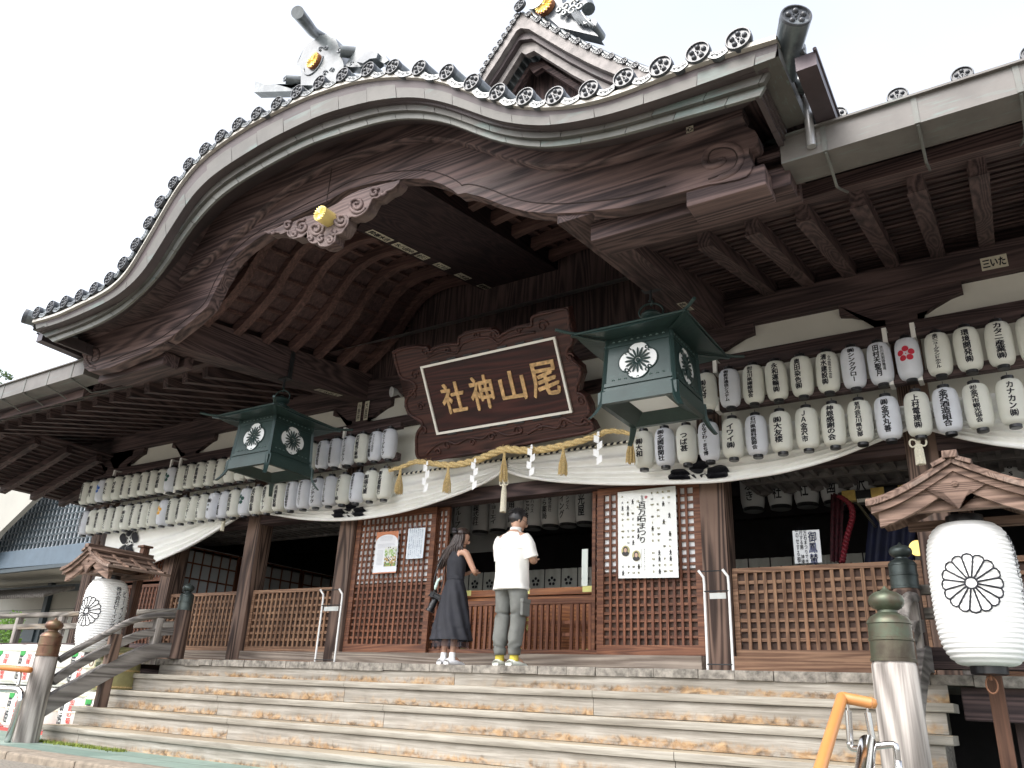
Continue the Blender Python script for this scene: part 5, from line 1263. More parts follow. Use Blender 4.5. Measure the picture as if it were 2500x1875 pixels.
for j, (x, y0, y1) in enumerate(((1043, 1132, 1197), (1160, 1126, 1190), (1298, 1092, 1157), (1460.6, 1060, 1129))):
    a, b = py(x, y0, YRP-.07), py(x, y1, YRP-.07); L = a.z-b.z; n = 4; hh = L/ n; m = MB(); w = .075
    for k in range(n):
        z1 = a.z-hh*k; s = 1 if k % 2 else -1; x0 = a.x+s*.022; yy = a.y-.003*k
        m.add([Vector((x0-w/2, yy, z1)), Vector((x0+w/2, yy-.01, z1-.035)), Vector((x0+w/2+(-s)*.0, yy-.01, z1-hh-.035)), Vector((x0-w/2, yy, z1-hh))] if s < 0 else [Vector((x0-w/2, yy, z1-.035)), Vector((x0+w/2, yy-.01, z1)), Vector((x0+w/2, yy-.01, z1-hh)), Vector((x0-w/2, yy, z1-hh-.035))], [(0, 1, 2, 3)])
    m.add([Vector((a.x-.012, a.y-.004, a.z+.035)), Vector((a.x+.012, a.y-.004, a.z+.035)), Vector((a.x+.02, a.y-.004, a.z-.02)), Vector((a.x-.02, a.y-.004, a.z-.02))], [(0, 1, 2, 3)])
    o = m.build('paper_streamer', PAPERW); tag(o, ['white zigzag paper streamer, first from the left end of the straw rope', 'white zigzag paper streamer just left of the centre tassel', 'white zigzag paper streamer just right of the centre tassel', 'white zigzag paper streamer near the right end of the straw rope'][j], 'paper streamer', 'zigzag paper streamers on the straw rope')

# ================================================================== NAME PLAQUE
TA = R(30); PN = Vector((0, math.cos(TA), math.sin(TA))); P0_ = Vector((0, 8.2, 4.0))
def ptl(x, y, d=0.0):
    v = ray(x, y); pt = EYE+v*(PN.dot(P0_-PN*d-EYE)/PN.dot(v)); return pt
def nq(a, b): return (900+a/2.765, 700+b/2.765)
PUX = Vector((1, 0, 0)); PUZ = PN.cross(PUX)*-1
PUZ = Vector((0, -math.sin(TA), math.cos(TA)))
PLQ = thing('name_plaque', ptl(1225, 1060), 'dark carved name plaque with white border and gold characters, leaning over the entrance', 'sign plaque')
O_ = ptl(1225, 940)
def to2(p): d = p-O_; return (d.dot(PUX), d.dot(PUZ))
def fr2(a, b, d): return O_+PUX*a+PUZ*b-PN*d
OUT = [(185, 430), (250, 400), (330, 388), (400, 396), (430, 425), (470, 395), (540, 375), (600, 370), (628, 372), (632, 325), (680, 298), (760, 278), (850, 272), (895, 305), (905, 322), (950, 290), (1010, 262), (1080, 245), (1130, 240), (1132, 185), (1180, 165), (1240, 152), (1370, 130), (1390, 240), (1412, 350), (1380, 400), (1375, 440), (1415, 490), (1460, 530), (1470, 580), (1450, 640), (1440, 700), (1490, 730), (1520, 790), (1530, 850), (1500, 880), (1535, 905), (1560, 955), (1500, 985), (1250, 1030), (1000, 1080), (650, 1140), (375, 1172), (340, 1060), (350, 980), (382, 940), (372, 905), (330, 880), (290, 850), (270, 800), (272, 750), (320, 700), (335, 660), (300, 625), (235, 600), (205, 520)]
outl = [to2(ptl(*nq(a, b))) for a, b in OUT]
m = MB(); m.prism(outl, lambda a, b: fr2(a, b, .10), lambda a, b: fr2(a, b, -.03))
WPLQ = wood('dark brown carved plaque timber', (.022, .010, .010), (.085, .035, .028), 'X', .9, rough=.5)
WPLQ2 = wood('dark wine brown board', (.020, .007, .008), (.060, .018, .016), 'X', .8, rough=.38, stripes=.3)
FR = m.build('carved_frame', WPLQ, PLQ)
ring = [Vector((*p, 0)) for p in outl]+[Vector((*outl[0], 0))]
q = resample(ring, 260); m = MB(); m.tube([fr2(p.x*.975, p.y*.96, .105) for p in q], .020, 8); m.build('scalloped_rim', WPLQ, FR, smooth=True)
m = MB()
for (a, b, r_, s) in ((410, 430, .07, 1), (885, 320, .08, -1), (1200, 260, .08, 1), (340, 590, .07, 1), (330, 720, .07, -1), (380, 800, .06, 1), (400, 960, .07, -1), (1380, 470, .06, 1), (1460, 760, .07, 1), (1490, 900, .06, -1), (560, 1060, .07, 1), (560, 430, .05, 1), (760, 320, .05, -1), (1040, 290, .05, 1), (860, 1000, .06, 1), (1040, 960, .07, -1), (1340, 910, .08, 1), (500, 1100, .05, -1), (730, 1040, .05, 1), (1180, 940, .05, -1)):
    c = to2(ptl(*nq(a, b))); m.tube([fr2(c[0]+r_*s*math.cos(t)*(1-t/9), c[1]+r_*math.sin(t)*(1-t/9), .105) for t in [i*.35 for i in range(22)]], .014, 7)
def wave(pp, n=40):
    q = resample([Vector((*to2(ptl(*nq(a, b))), 0)) for a, b in pp], n); m.tube([fr2(p.x, p.y, .103) for p in q], .018, 7)
wave([(430, 470), (520, 430), (620, 440), (660, 380), (760, 340), (860, 345), (900, 380), (960, 340), (1080, 310), (1150, 300)])
wave([(420, 1120), (480, 1060), (560, 1030), (620, 1050), (700, 1010), (800, 1010), (870, 960), (960, 990), (1060, 970)])
wave([(1100, 980), (1200, 930), (1300, 940), (1340, 880), (1440, 920), (1500, 900)])
m.build('carved_cloud_scrolls', WPLQ, FR, smooth=True)
bw = [to2(ptl(*p)) for p in ((1039, 893.5), (1366.5, 817.5), (1408, 1002), (1079, 1056))]
cx0 = sum(p[0] for p in bw)/4; cy0 = sum(p[1] for p in bw)/4; hw, hh_ = 1.04, .475
def prect(a0, a1, b0, b1, d0, d1, m): m.hexa([fr2(a0, b0, d0), fr2(a1, b0, d0), fr2(a1, b0, d1), fr2(a0, b0, d1), fr2(a0, b1, d0), fr2(a1, b1, d0), fr2(a1, b1, d1), fr2(a0, b1, d1)])
m = MB(); prect(cx0-hw+.03, cx0+hw-.03, cy0-hh_+.03, cy0+hh_-.03, .101, .112, m); m.build('board', WPLQ2, PLQ)
m = MB(); w = .030
prect(cx0-hw, cx0+hw, cy0+hh_-w, cy0+hh_, .101, .135, m); prect(cx0-hw, cx0+hw, cy0-hh_, cy0-hh_+w, .101, .135, m); prect(cx0-hw, cx0-hw+w, cy0-hh_+w, cy0+hh_-w, .101, .134, m); prect(cx0+hw-w, cx0+hw, cy0-hh_+w, cy0+hh_-w, .101, .134, m)
m.build('white_border', plain('white painted border', (.82, .80, .74), .5, var=.03), PLQ)
m = MB()
for i in range(7):
    a = lerp(cx0-.8, cx0+.8, i/6)
    for s in (-1, 1): prect(a-.07, a+.07, cy0+s*(hh_+.015)-.012, cy0+s*(hh_+.015)+.012, .101, .118, m)
m.build('metal_clip', DARKMET, PLQ)
def plaque_char(ch, px_, py_, hgt, wid, shear=0):
    c = to2(ptl(px_, py_)); gv, gf, e = glyph(ch, 0); k = hgt/e[1]; kx = wid/e[0]; V = [(a*kx+c[0]+b*shear, b*k+c[1]) for a, b in gv]; n = len(V); m = MB()
    # tapered, slightly ragged brush edge
    V = [(a+.010*noise.noise(Vector((a*14, b*14, 1))), b+.012*noise.noise(Vector((a*13, b*13, 7)))) for a, b in V]
    from collections import Counter
    ec = Counter(); orient = {}
    for f in gf:
        for i in range(len(f)): a_, b_ = f[i], f[(i+1) % len(f)]; ec[frozenset((a_, b_))] += 1; orient[frozenset((a_, b_))] = (a_, b_)
    for j, (dx, dy) in enumerate(((-.008, .006), (.009, .007), (.001, -.009))):
        o = len(m.v); m.add([fr2(a+dx, b+dy, .124+.002*j) for a, b in V]+[fr2(a+dx, b+dy, .110) for a, b in V], list(gf))
        for e_, cnt in ec.items():
            if cnt == 1: a_, b_ = orient[e_]; m.f.append((b_+o, a_+o, a_+n+o, b_+n+o)); m.mi.append(0)
    m.build('gold_character', plain('tan gold brushed lettering', (.62, .40, .19), .5, .15, var=.3, nscale=18), PLQ)
plaque_char('社', 1119, 967, .40, .36); plaque_char('神', 1188, 954, .43, .34); plaque_char('山', 1262, 938, .37, .36); plaque_char('尾', 1340, 921, .42, .38)

# ================================================================== HANGING BRONZE LANTERNS
def make_bronze():
    t = thing('hanging_lantern', (0, 0, 0), '', 'bronze lantern')     # origin: centre of the base frame
    hb, ht, z0, z1 = .375, .345, .13, .72
    m = MB(); m.hexa([Vector((s*hb, u*hb, z0)) for s, u in ((-1, -1), (1, -1), (1, 1), (-1, 1))]+[Vector((s*ht, u*ht, z1)) for s, u in ((-1, -1), (1, -1), (1, 1), (-1, 1))])
    body = m.build('body', GREENM, t)
    m = MB()
    for s, u in ((-1, -1), (1, -1), (1, 1), (-1, 1)): m.bar(Vector((s*hb, u*hb, z0-.0)), Vector((s*ht, u*ht, z1)), .035, .035, up=Vector((1, 1, 0)))
    m.build('corner_strip', GREENM, t)
    GL = plain('milky lantern glass', (.78, .80, .80), .35, var=.02)
    for f in range(4):
        rot = Matrix.Rotation(f*math.pi/2, 3, 'Z')
        def W(a, b, d):
            tt = (b-z0)/(z1-z0); hh = lerp(hb, ht, tt); return rot @ Vector((a, -hh-d, b))
        zc = .43
        # quatrefoil window: four lobes
        V, Fc = [], []
        n = 64; rim = []
        for i in range(n):
            th = 2*math.pi*i/n; r = .150+.050*abs(math.cos(2*th))**.6; rim.append((r*math.cos(th)*1.05, r*math.sin(th)*1.0))
        m = MB(); m.add([W(0, zc, .004)]+[W(a, zc+b, .004) for a, b in rim], [(0, i+1, (i+1) % n+1) for i in range(n)]); g = m.build('glass_window', GL, body)
        m = MB(); m.tube([W(a, zc+b, .006) for a, b in rim+[rim[0]]], .007, 6)
        for k in range(16):      # open-work chrysanthemum
            a = 2*math.pi*k/16; wd = math.pi/16*.9; loop = []
            for j in range(15):
                s = j/14; ph = math.pi*s; rr = .03+.095*math.sin(ph/2 if s <= .5 else math.pi/2-(s-.5)*math.pi/2+0); rr = .03+.105*min(1, 2*min(s, 1-s))**.7; an = a+wd*(1-2*s)*(rr/.135); loop.append(W(rr*math.cos(an), zc+rr*math.sin(an), .012))
            m.tube(loop, .006, 5)
        m.lathe([(0, .02), (.018, .016), (.024, .006), (.024, 0)], (0, 0, 0), 12)
        nn = 12*4
        for v in m.v[-nn:]:
            p = v.copy(); q = W(p.x, zc+p.y, p.z); v.x, v.y, v.z = q.x, q.y, q.z
        for k in range(4):       # little scrolls between the lobes
            a = math.pi/4+k*math.pi/2
            for s in (-1, 1): m.tube([W(.155*math.cos(a+s*.13)+.022*math.cos(tt)*(1-tt/8), zc+.155*math.sin(a+s*.13)+.022*math.sin(tt)*(1-tt/8), .012) for tt in [i*.5 for i in range(11)]], .006, 5)
        m.build('openwork_crest', GREENM, body, smooth=True)
        m = MB()
        for (b0, b1, d) in ((z0+.0, z0+.035, .016), (z0+.055, z0+.09, .014), (z1-.10, z1-.07, .012)):
            m.hexa([W(-.37, b0, 0), W(.37, b0, 0), W(.37, b0, d), W(-.37, b0, d), W(-.37, b1, 0), W(.37, b1, 0), W(.37, b1, d), W(-.37, b1, d)])
        m.build('moulding', GREENM, t)
        m = MB()
        for i in range(9):
            for b in (z1-.045, z0+.12):
                a = -.27+i*.0675; m.tube([W(a-.012, b, .002), W(a, b+.008, .004), W(a+.014, b, .002)], .006, 5)
        m.build('stamped_ornament', plain('bright worn bronze', (.16, .24, .23), .35, .5), body)
    # base frame and recessed bottom with glass
    fo, fi = .415, .30
    m = MB()
    for s in (-1, 1):
        m.box(-fo, fo, s*fo-.0 if s < 0 else fi+.06, -fi-.06 if s < 0 else fo, .0, .125); 
        m.box(s*fo if s < 0 else fi+.06, -fi-.06 if s < 0 else fo, -fi-.059, fi+.059, .0, .124)
    m.build('base_frame', GREENM, t)
    m = MB(); zi = .09
    for k in range(4):
        rot = Matrix.Rotation(k*math.pi/2, 3, 'Z'); m.add([rot@Vector((-.36, -.36, .002)), rot@Vector((.36, -.36, .002)), rot@Vector((.20, -.20, zi)), rot@Vector((-.20, -.20, zi))], [(0, 1, 2, 3)])
    m.build('bottom_panel', GREENM, t)
    m = MB(); m.box(-.20, .20, -.20, .20, zi+.002, zi+.01); m.build('bottom_glass', GL, t)
    for s, u in ((-1, -1), (1, -1), (1, 1), (-1, 1)):
        d = Vector((s, u, 0)).normalized(); sd_ = Vector((-d.y, d.x, 0)); m = MB(); rows = []
        for i in range(11):
            tt = i/10; c = d*(.545+.13*tt**2.2)+Vector((0, 0, .14-.30*tt**.85)); w = .036*(1-.35*tt); th = .02*(1-.4*tt)
            rows.append([c+sd_*w+d*th, c-sd_*w+d*th, c-sd_*w-d*th, c+sd_*w-d*th, c+sd_*w+d*th])
        m.grid(rows); m.add(rows[-1][:4], [(0, 1, 2, 3)]); m.build('leg', GREENM, t, smooth=True, angle=40)
    # roof: low concave pyramid with long corner ribs
    ro, zr0, zr1 = .60, .70, .98; rows = []
    prof = [(ro, zr0), (ro*.98, zr0+.03), (.42, .78), (.28, .85), (.16, .91), (.10, .96)]
    M4 = MB()
    for k in range(4):
        rot = Matrix.Rotation(k*math.pi/2, 3, 'Z'); rows = []
        for r_, z_ in prof:
            rows.append([rot@Vector((r_*a, -r_, z_+(.03*abs(a)**3 if r_ > .5 else 0))) for a in [j/8 for j in range(-8, 9)]])
        M4.grid(rows)
        rows = [[rot@Vector((ro*a, -ro, zr0+.03*abs(a)**3)) for a in [j/8 for j in range(-8, 9)]], [rot@Vector((.34*a, -.34, z1)) for a in [j/8 for j in range(-8, 9)]]]; M4.grid(rows)
    M4.build('roof', GREENM, t)
    m = MB()
    for s, u in ((-1, -1), (1, -1), (1, 1), (-1, 1)):
        q = [Vector((s*.10, u*.10, .965)), Vector((s*.28, u*.28, .86)), Vector((s*.45, u*.45, .785)), Vector((s*.60, u*.60, .745)), Vector((s*.74, u*.74, .76))]
        m.tube(resample(q, 14), .017, 8)
    for s in (-1, 1):
        m.tube([(-ro, s*ro, zr0+.035), (ro, s*ro, zr0+.035)], .012, 6); m.tube([(s*ro, -ro, zr0+.035), (s*ro, ro, zr0+.035)], .012, 6)
    for s, u in ((-1, -1), (1, -1), (1, 1), (-1, 1)): m.bar(Vector((s*.34, u*.34, .70)), Vector((s*.62, u*.62, .715)), .045, .012)
    m.build('roof_ribs', GREENM, t, smooth=True, angle=40)
    m = MB(); m.lathe([(.11, .95), (.13, .965), (.13, .985), (.07, 1.0), (.06, 1.03), (.10, 1.05), (.115, 1.08), (.09, 1.115), (.04, 1.135), (.02, 1.15)], (0, 0, 0), 24); m.build('finial', GREENM, t, smooth=True, angle=40)
    m = MB(); m.tube([Vector((.125*math.cos(a), .03*math.cos(a), 1.13+.10*math.sin(a))) for a in [2*math.pi*i/28 for i in range(29)]], .011, 8)
    m.tube([(0, 0, 1.20), (.02, 0, 1.24), (0, 0, 1.29), (-.02, 0, 1.26)], .012, 8); m.build('ring', GREENM, t, smooth=True)
    return t
BR0 = make_bronze(); ZB_ = 3.54
BR0.location = (-2.96, 7.08, ZB_); BR0['label'] = 'large dark green bronze lantern hanging right of the name plaque'; BR0['group'] = 'hanging bronze lanterns'
b2 = copy_tree(BR0, (-8.60, 7.08, ZB_-.03), 'dark green bronze lantern hanging from the left side beam, left of the plaque')
for X, nm in ((-2.96, 'right'), (-8.60, 'left')):
    zt = (ZBR(7.08)-.42 if X > -5 else ZBL(7.08)-.40); m = MB(); m.tube([(X, 7.08, ZB_+1.25), (X, 7.08, zt+.03)], .016, 8); m.box(X-.09, X+.09, 7.03, 7.13, zt-.02, zt+.0); m.box(X+.08 if X < -5 else X+.10, X+.10 if X < -5 else X+.12, 7.05, 7.11, zt-.02, zt+.4)
    o = m.build('suspension_rod', DARKMET); tag(o, f'dark iron rod holding up the {nm} bronze lantern from its beam', 'rod')
# ================================================================== INTERIOR SEEN THROUGH THE OPENINGS
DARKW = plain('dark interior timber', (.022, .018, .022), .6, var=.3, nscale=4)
ROOM = []
m = MB()
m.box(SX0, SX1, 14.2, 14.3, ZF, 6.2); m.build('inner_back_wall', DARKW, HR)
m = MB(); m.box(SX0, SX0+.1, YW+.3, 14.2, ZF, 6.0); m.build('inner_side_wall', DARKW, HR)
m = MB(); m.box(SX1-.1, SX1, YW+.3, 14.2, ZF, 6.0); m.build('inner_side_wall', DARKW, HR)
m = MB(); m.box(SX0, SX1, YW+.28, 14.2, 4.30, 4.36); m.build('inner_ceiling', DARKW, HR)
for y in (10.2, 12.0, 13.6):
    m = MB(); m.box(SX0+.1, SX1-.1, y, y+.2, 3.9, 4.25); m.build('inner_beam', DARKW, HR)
# paper screens along the left inner side
s0 = py(466, 1337, 9.25); XS = s0.x
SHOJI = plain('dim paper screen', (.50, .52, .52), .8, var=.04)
za = s0.z; yb = pxx(814, 1409, XS).y
for (ya, ybb) in ((YW+.35, 10.35), (10.4, 12.0), (12.05, 13.7)):
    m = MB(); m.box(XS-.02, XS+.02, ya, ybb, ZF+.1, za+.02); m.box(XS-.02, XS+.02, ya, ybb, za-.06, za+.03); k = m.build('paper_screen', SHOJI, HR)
    m = MB(); n = 6
    for i in range(n+1): y = lerp(ya, ybb, i/n); w = .022 if 0 < i < n else .07; m.box(XS+.0205, XS+.04, y-w/2, y+w/2, ZF+.1, za)
    for i in range(8): z = lerp(ZF+.12, za, i/7); m.box(XS+.021, XS+.038, ya, ybb, z-.014, z+.014)
    m.build('screen_bars', WLAT, k)
# grille ceiling over the front bays
zg = 3.42; q = pz(1851, 1209, zg); YGR = q.y
m = MB(); 
for x0, x1 in ((P3+PW, SX1), (SX0, P2)):
    x = x0
    while x < x1: m.bar(Vector((x, YW+.3, zg)), Vector((x, YGR, zg)), .045, .04); x += .17
    for y in (YW+.35, 9.6, YGR-.1): m.box(x0, x1, y, y+.09, zg-.03, zg+.06)
    y = YW+.35
    while y < YGR: m.box(x0, x1, y, y+.02, zg+.021, zg+.04); y += .06
m.build('grille_ceiling', plain('dusty grey timber grille', (.17, .155, .15), .8, var=.2), HR)
# white wall strip and crested drapes at the back
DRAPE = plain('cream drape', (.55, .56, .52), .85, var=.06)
YD = 11.6
for i in range(30):
    x = -9.0+.31*i; a = py(1275, 1393, YD); 
    rows = []
    for k in range(9):
        xx = x+.29*k/8; yy = YD+.012*math.sin(k*1.7+i); rows.append([Vector((xx, yy, 1.55)), Vector((xx, yy, a.z))])
    if i < 26:
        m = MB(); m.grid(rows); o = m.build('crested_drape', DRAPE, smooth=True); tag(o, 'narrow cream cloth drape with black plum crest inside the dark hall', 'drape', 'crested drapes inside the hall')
        V, Fc = plum_flat(.085, pr=.3, n=10, center=False); m = MB(); m.add([Vector((x+.145+a_, YD-.02, a.z-.20+b_)) for a_, b_ in V], Fc); m.build('plum_crest', INK, o)
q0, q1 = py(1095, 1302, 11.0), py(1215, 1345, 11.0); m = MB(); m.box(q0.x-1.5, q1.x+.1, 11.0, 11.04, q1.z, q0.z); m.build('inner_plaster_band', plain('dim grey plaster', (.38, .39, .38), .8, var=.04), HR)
q0, q1 = py(1140, 1388, 11.2), py(1210, 1440, 11.2)
# offering box
bt = pz(1290, 1440, 2.10); YBX = 9.25; zt = py(1290, 1437, YBX).z
BX = thing('offering_box', ((XO0+XO1)/2, YBX+.4, ZF), 'orange brown wooden offering box with brass corner plates behind the slatted gate', 'offering box')
x0, x1 = XO0+.0, XO1-.12
m = MB(); m.box(x0, x1, YBX, YBX+.9, zt-.09, zt, .006); m.build('top_rim', WBOX, BX)
m = MB(); m.box(x0+.05, x1-.05, YBX+.04, YBX+.86, ZF+.1, zt-.095); m.build('body', WBOX, BX)
m = MB(); m.box(x0+.02, x1-.02, YBX+.01, YBX+.88, ZF, ZF+.12); m.build('plinth', WBOX, BX)
for x in (x0-.003, (x0+x1)/2-.12, x1-.2): m = MB(); m.box(x, x+.2, YBX-.006, YBX+.02, zt-.07, zt+.004); m.build('brass_plate', BRASSG, BX)
for x in (x0+.04, (x0+x1)/2-.12, x1-.25): m = MB(); m.box(x, x+.15, YBX+.03, YBX+.045, ZF+.2, ZF+.3); m.build('brass_plate', BRASSG, BX)
c_ = Vector(((x0+x1)/2, YBX+.035, ZF+.6)); m = MB(); chrysanthemum(m, c_, .10, Vector((1, 0, 0)), Vector((0, 0, 1)), Vector((0, -1, 0)), 16, .015); m.build('brass_crest', BRASSG, BX, smooth=True)
# standing white board in the opening
q = py(1428, 1385, YW+.25); o = MB(); o.box(q.x-.04, q.x+.045, YW+.24, YW+.25, py(1428, 1431, YW+.25).z, py(1425, 1341, YW+.25).z); o = o.build('white_board', plain('pale green white board', (.72, .78, .73), .6, var=.02)); tag(o, 'tall narrow white notice board standing at the right edge of the opening', 'notice')
# inner row of long lanterns
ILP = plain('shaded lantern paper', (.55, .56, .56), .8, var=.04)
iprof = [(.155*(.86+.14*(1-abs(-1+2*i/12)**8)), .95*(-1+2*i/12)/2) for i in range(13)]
proto_i = None
INT = ['奉納カラクル', '奉納島経営グループ', '奉納やちや酒造株式会社', '奉納株式会社キョーエイ', '奉納金沢信用金庫', ('奉納ことぶき', 'ブライダルハウス'), ('奉納あおぞら薬局', 'グランファルマ株式会社'), ('奉納ビーイング', 'ホールディングス'), '奉納福光屋', '奉納ことぶき', '奉納葵幸社', '奉納谷社', '奉納北國', '奉納金沢', 'Buildings']
zi = py(1394, 1286, 10.3).z
for i, tx in enumerate(INT):
    px_ = 1089+i*42.6 if i < 9 else None
    x = py(px_, 1270, 10.3).x if i < 9 else py((1838, 1905, 1970, 2037, 2110, 2480)[i-9], 1220, 10.3).x
    side = None
    if isinstance(tx, tuple): tx, side = tx
    lab = f'dim long lantern inside the hall, {ordn(i+1) if i < 9 else ordn(i-8)} from left {"in the entrance opening" if i < 9 else "above the right low lattice"}'
    t = thing('inner_lantern', (x, 10.3, zi), lab, 'paper lantern', 'long lanterns inside the hall')
    if proto_i is None:
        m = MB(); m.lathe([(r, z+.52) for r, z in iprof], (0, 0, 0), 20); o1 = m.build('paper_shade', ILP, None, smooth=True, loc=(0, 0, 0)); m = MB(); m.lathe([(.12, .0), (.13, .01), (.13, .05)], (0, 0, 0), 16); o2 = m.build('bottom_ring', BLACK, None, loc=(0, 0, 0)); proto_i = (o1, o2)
        for o in proto_i: o.parent = t; o.location = (0, 0, 0)
    else:
        for o in proto_i: c = o.copy(); COL.objects.link(c); c.parent = t
    V, Fc = column_text(tx, .82, .11 if not side else .09, bold=.03); V, Fc = subdiv_text(V, Fc, .05); vs, F2 = wrap(V, Fc, iprof, .52, .155, .0, .004, -.03 if side else 0); m = MB(); m.add(vs, F2)
    if side: V, Fc = column_text(side, .6, .05, bold=.02); V, Fc = subdiv_text(V, Fc, .05); vs, F2 = wrap(V, Fc, iprof, .52, .155, .0, .004, .06); m.add(vs, F2)
    m.build('ink_lettering', INK, t, loc=(x, 10.3, zi)).location = (0, 0, 0)
    for v in []: pass
for o in [o for o in bpy.data.objects if o.name.startswith('ink_lettering') and o.parent and o.parent.name.startswith('inner_lantern')]:
    pl = o.parent.location
    for v in o.data.vertices: v.co += pl
# palanquin parts glimpsed in the right bay
YP = 10.0
PAL = thing('palanquin', py(2150, 1390, YP), 'black lacquered festival palanquin with gilt fittings, red cloth and dark blue drape in the shade', 'palanquin')
def pp(a, b, Y=YP): return py(a, b, Y)
BL = BLACK
m = MB(); m.bar(pp(2052, 1214), pp(2300, 1190), .09, .10); m.build('carrying_beam', BL, PAL)
for a, b in ((2058, 2090), (2128, 2160), (2195, 2215)): m = MB(); m.bar(pp(a, 1214-(a-2052)*.097, YP-.03), pp(b, 1214-(b-2052)*.097, YP-.03), .10, .125); m.build('gilt_sleeve', GOLD, PAL)
m = MB()
for i in range(26): c = pp(2096+i*5, 1224-i*.5, YP-.02); m.box(c.x-.008, c.x+.008, YP-.06, YP-.02, c.z-.02, c.z+.02)
m.build('white_bracket_row', PLASTER, PAL)
m = MB(); m.bar(pp(2120, 1232, YP-.02), pp(2160, 1230, YP-.02), .06, .05); m.build('gilt_fitting', GOLD, PAL)
for k in range(2):
    m = MB(); a, b = pp(2092+k*24, 1226), pp(2140+k*18, 1290); n = 22
    for i in range(n): p = a.lerp(b, i/n); m.tube([p, p.lerp(b, .02)], .018, 6)
    m.build('dark_tassel_cord', plain('grey gold cord', (.22, .2, .12), .6), PAL)
m = MB(); rows = []
for k in range(13): a = k/12; p0, p1 = pp(lerp(2028, 2062, a), 1205), pp(lerp(2024, 2056, a), 1372); rows.append([p0+Vector((0, .05*math.sin(k*1.5), 0)), p0.lerp(p1, .5)+Vector((0, .06*math.sin(k*1.5+.5), 0)), p1+Vector((0, .06*math.sin(k*1.5+1), 0))])
m.grid(rows); m.build('red_cloth', plain('dark red brocade', (.07, .008, .016), .7, var=.6, nscale=30), PAL, smooth=True)
m = MB(); rows = []
for k in range(17): a = k/16; p0, p1 = pp(lerp(2118, 2235, a), 1250), pp(lerp(2105, 2225, a), 1385); rows.append([p0+Vector((0, .1+.05*math.sin(k*1.2), 0)), p1+Vector((0, .1+.06*math.sin(k*1.2), 0))])
m.grid(rows); m.build('blue_drape', plain('deep blue drape', (.006, .009, .035), .7, var=.3), PAL, smooth=True)
q = resample([pp(2050, 1212, YP-.2), pp(2075, 1232, YP-.2), pp(2081, 1262, YP-.2), pp(2068, 1310, YP-.2), pp(2056, 1372, YP-.2)], 80); m = MB()
for s in range(2): m.tube([p+Vector((.018*math.cos(i*.8+s*math.pi), .018*math.sin(i*.8+s*math.pi), 0)) for i, p in enumerate(q)], .020, 8)
m.build('red_rope', plain('red twisted rope', (.18, .010, .02), .6, var=.3, nscale=40), PAL, smooth=True)
m = MB(); c = pp(2240, 1338, YP-.3); m.tube([c, c+Vector((0, .05, 0))], .085, 28); m.build('gilt_disc', GOLD, PAL, smooth=True, angle=40)

# ================================================================== NOTICES AND POSTERS
def sheet(name, quad, Y, mat, thick=.002):
    p = [py(a, b, Y) for a, b in quad]; m = MB(); n = 8; rows = []
    for i in range(n+1):
        r = []
        for j in range(n+1): a = p[0].lerp(p[1], i/n); b = p[3].lerp(p[2], i/n); q = a.lerp(b, j/n); r.append(q+Vector((0, .004*noise.noise(Vector((q.x*5, q.z*4, 2))), 0)))
        rows.append(r)
    m.grid(rows); o = m.build(name, mat); return o, p
def on_sheet(p, u, v, d=.006): a = p[0].lerp(p[1], u); b = p[3].lerp(p[2], u); return a.lerp(b, v)+Vector((0, -d, 0))
def sheet_text(parent, p, s, u, v, h, w, mat, vertical=True, bold=.015, d=.007, name='printed_text'):
    V, Fc = (column_text if vertical else row_text)(s, *((h, w) if vertical else (w, h)), bold=bold)
    W = (p[1]-p[0]).length; H = (p[3]-p[0]).length; m = MB(); m.add([on_sheet(p, u+a/W, v-b/H, d) for a, b in V], Fc); return m.build(name, mat, parent)
def sheet_quads(parent, p, rects, mat, name, d=.006):
    m = MB()
    for u0, v0, u1, v1 in rects: m.add([on_sheet(p, u0, v0, d), on_sheet(p, u0, v1, d), on_sheet(p, u1, v1, d), on_sheet(p, u1, v0, d)], [(0, 1, 2, 3)])
    return m.build(name, mat, parent)
YPO = YW-.02
POS = plain('glossy poster paper', (.80, .82, .79), .25, var=.03, coat=.4)
o, p = sheet('festival_poster', ((1508, 1202), (1649, 1186), (1657, 1410), (1510, 1412)), YPO-.01, POS); tag(o, 'large pale glossy festival poster with brushed vertical title, taped on the right lattice door', 'poster')
sheet_text(o, p, '百万石まつり', .425, .38, .50, .10, plain('charcoal brush ink', (.03, .03, .035), .6), bold=.012, name='brushed_title')
sheet_text(o, p, '金沢', .43, .105, .085, .035, plain('charcoal brush ink', (.03, .03, .035), .6), bold=0, name='small_title')
V, Fc = plum_flat(.022, pr=.34, n=8); m = MB(); m.add([on_sheet(p, .50+a/.75, .095-b/1.2, .007) for a, b in V], Fc); m.build('red_plum_mark', REDINK, o)
GOL = plain('olive gold print', (.50, .45, .20), .5, var=.2); GRY = plain('grey print', (.30, .31, .30), .5, var=.2)
random.seed(11)
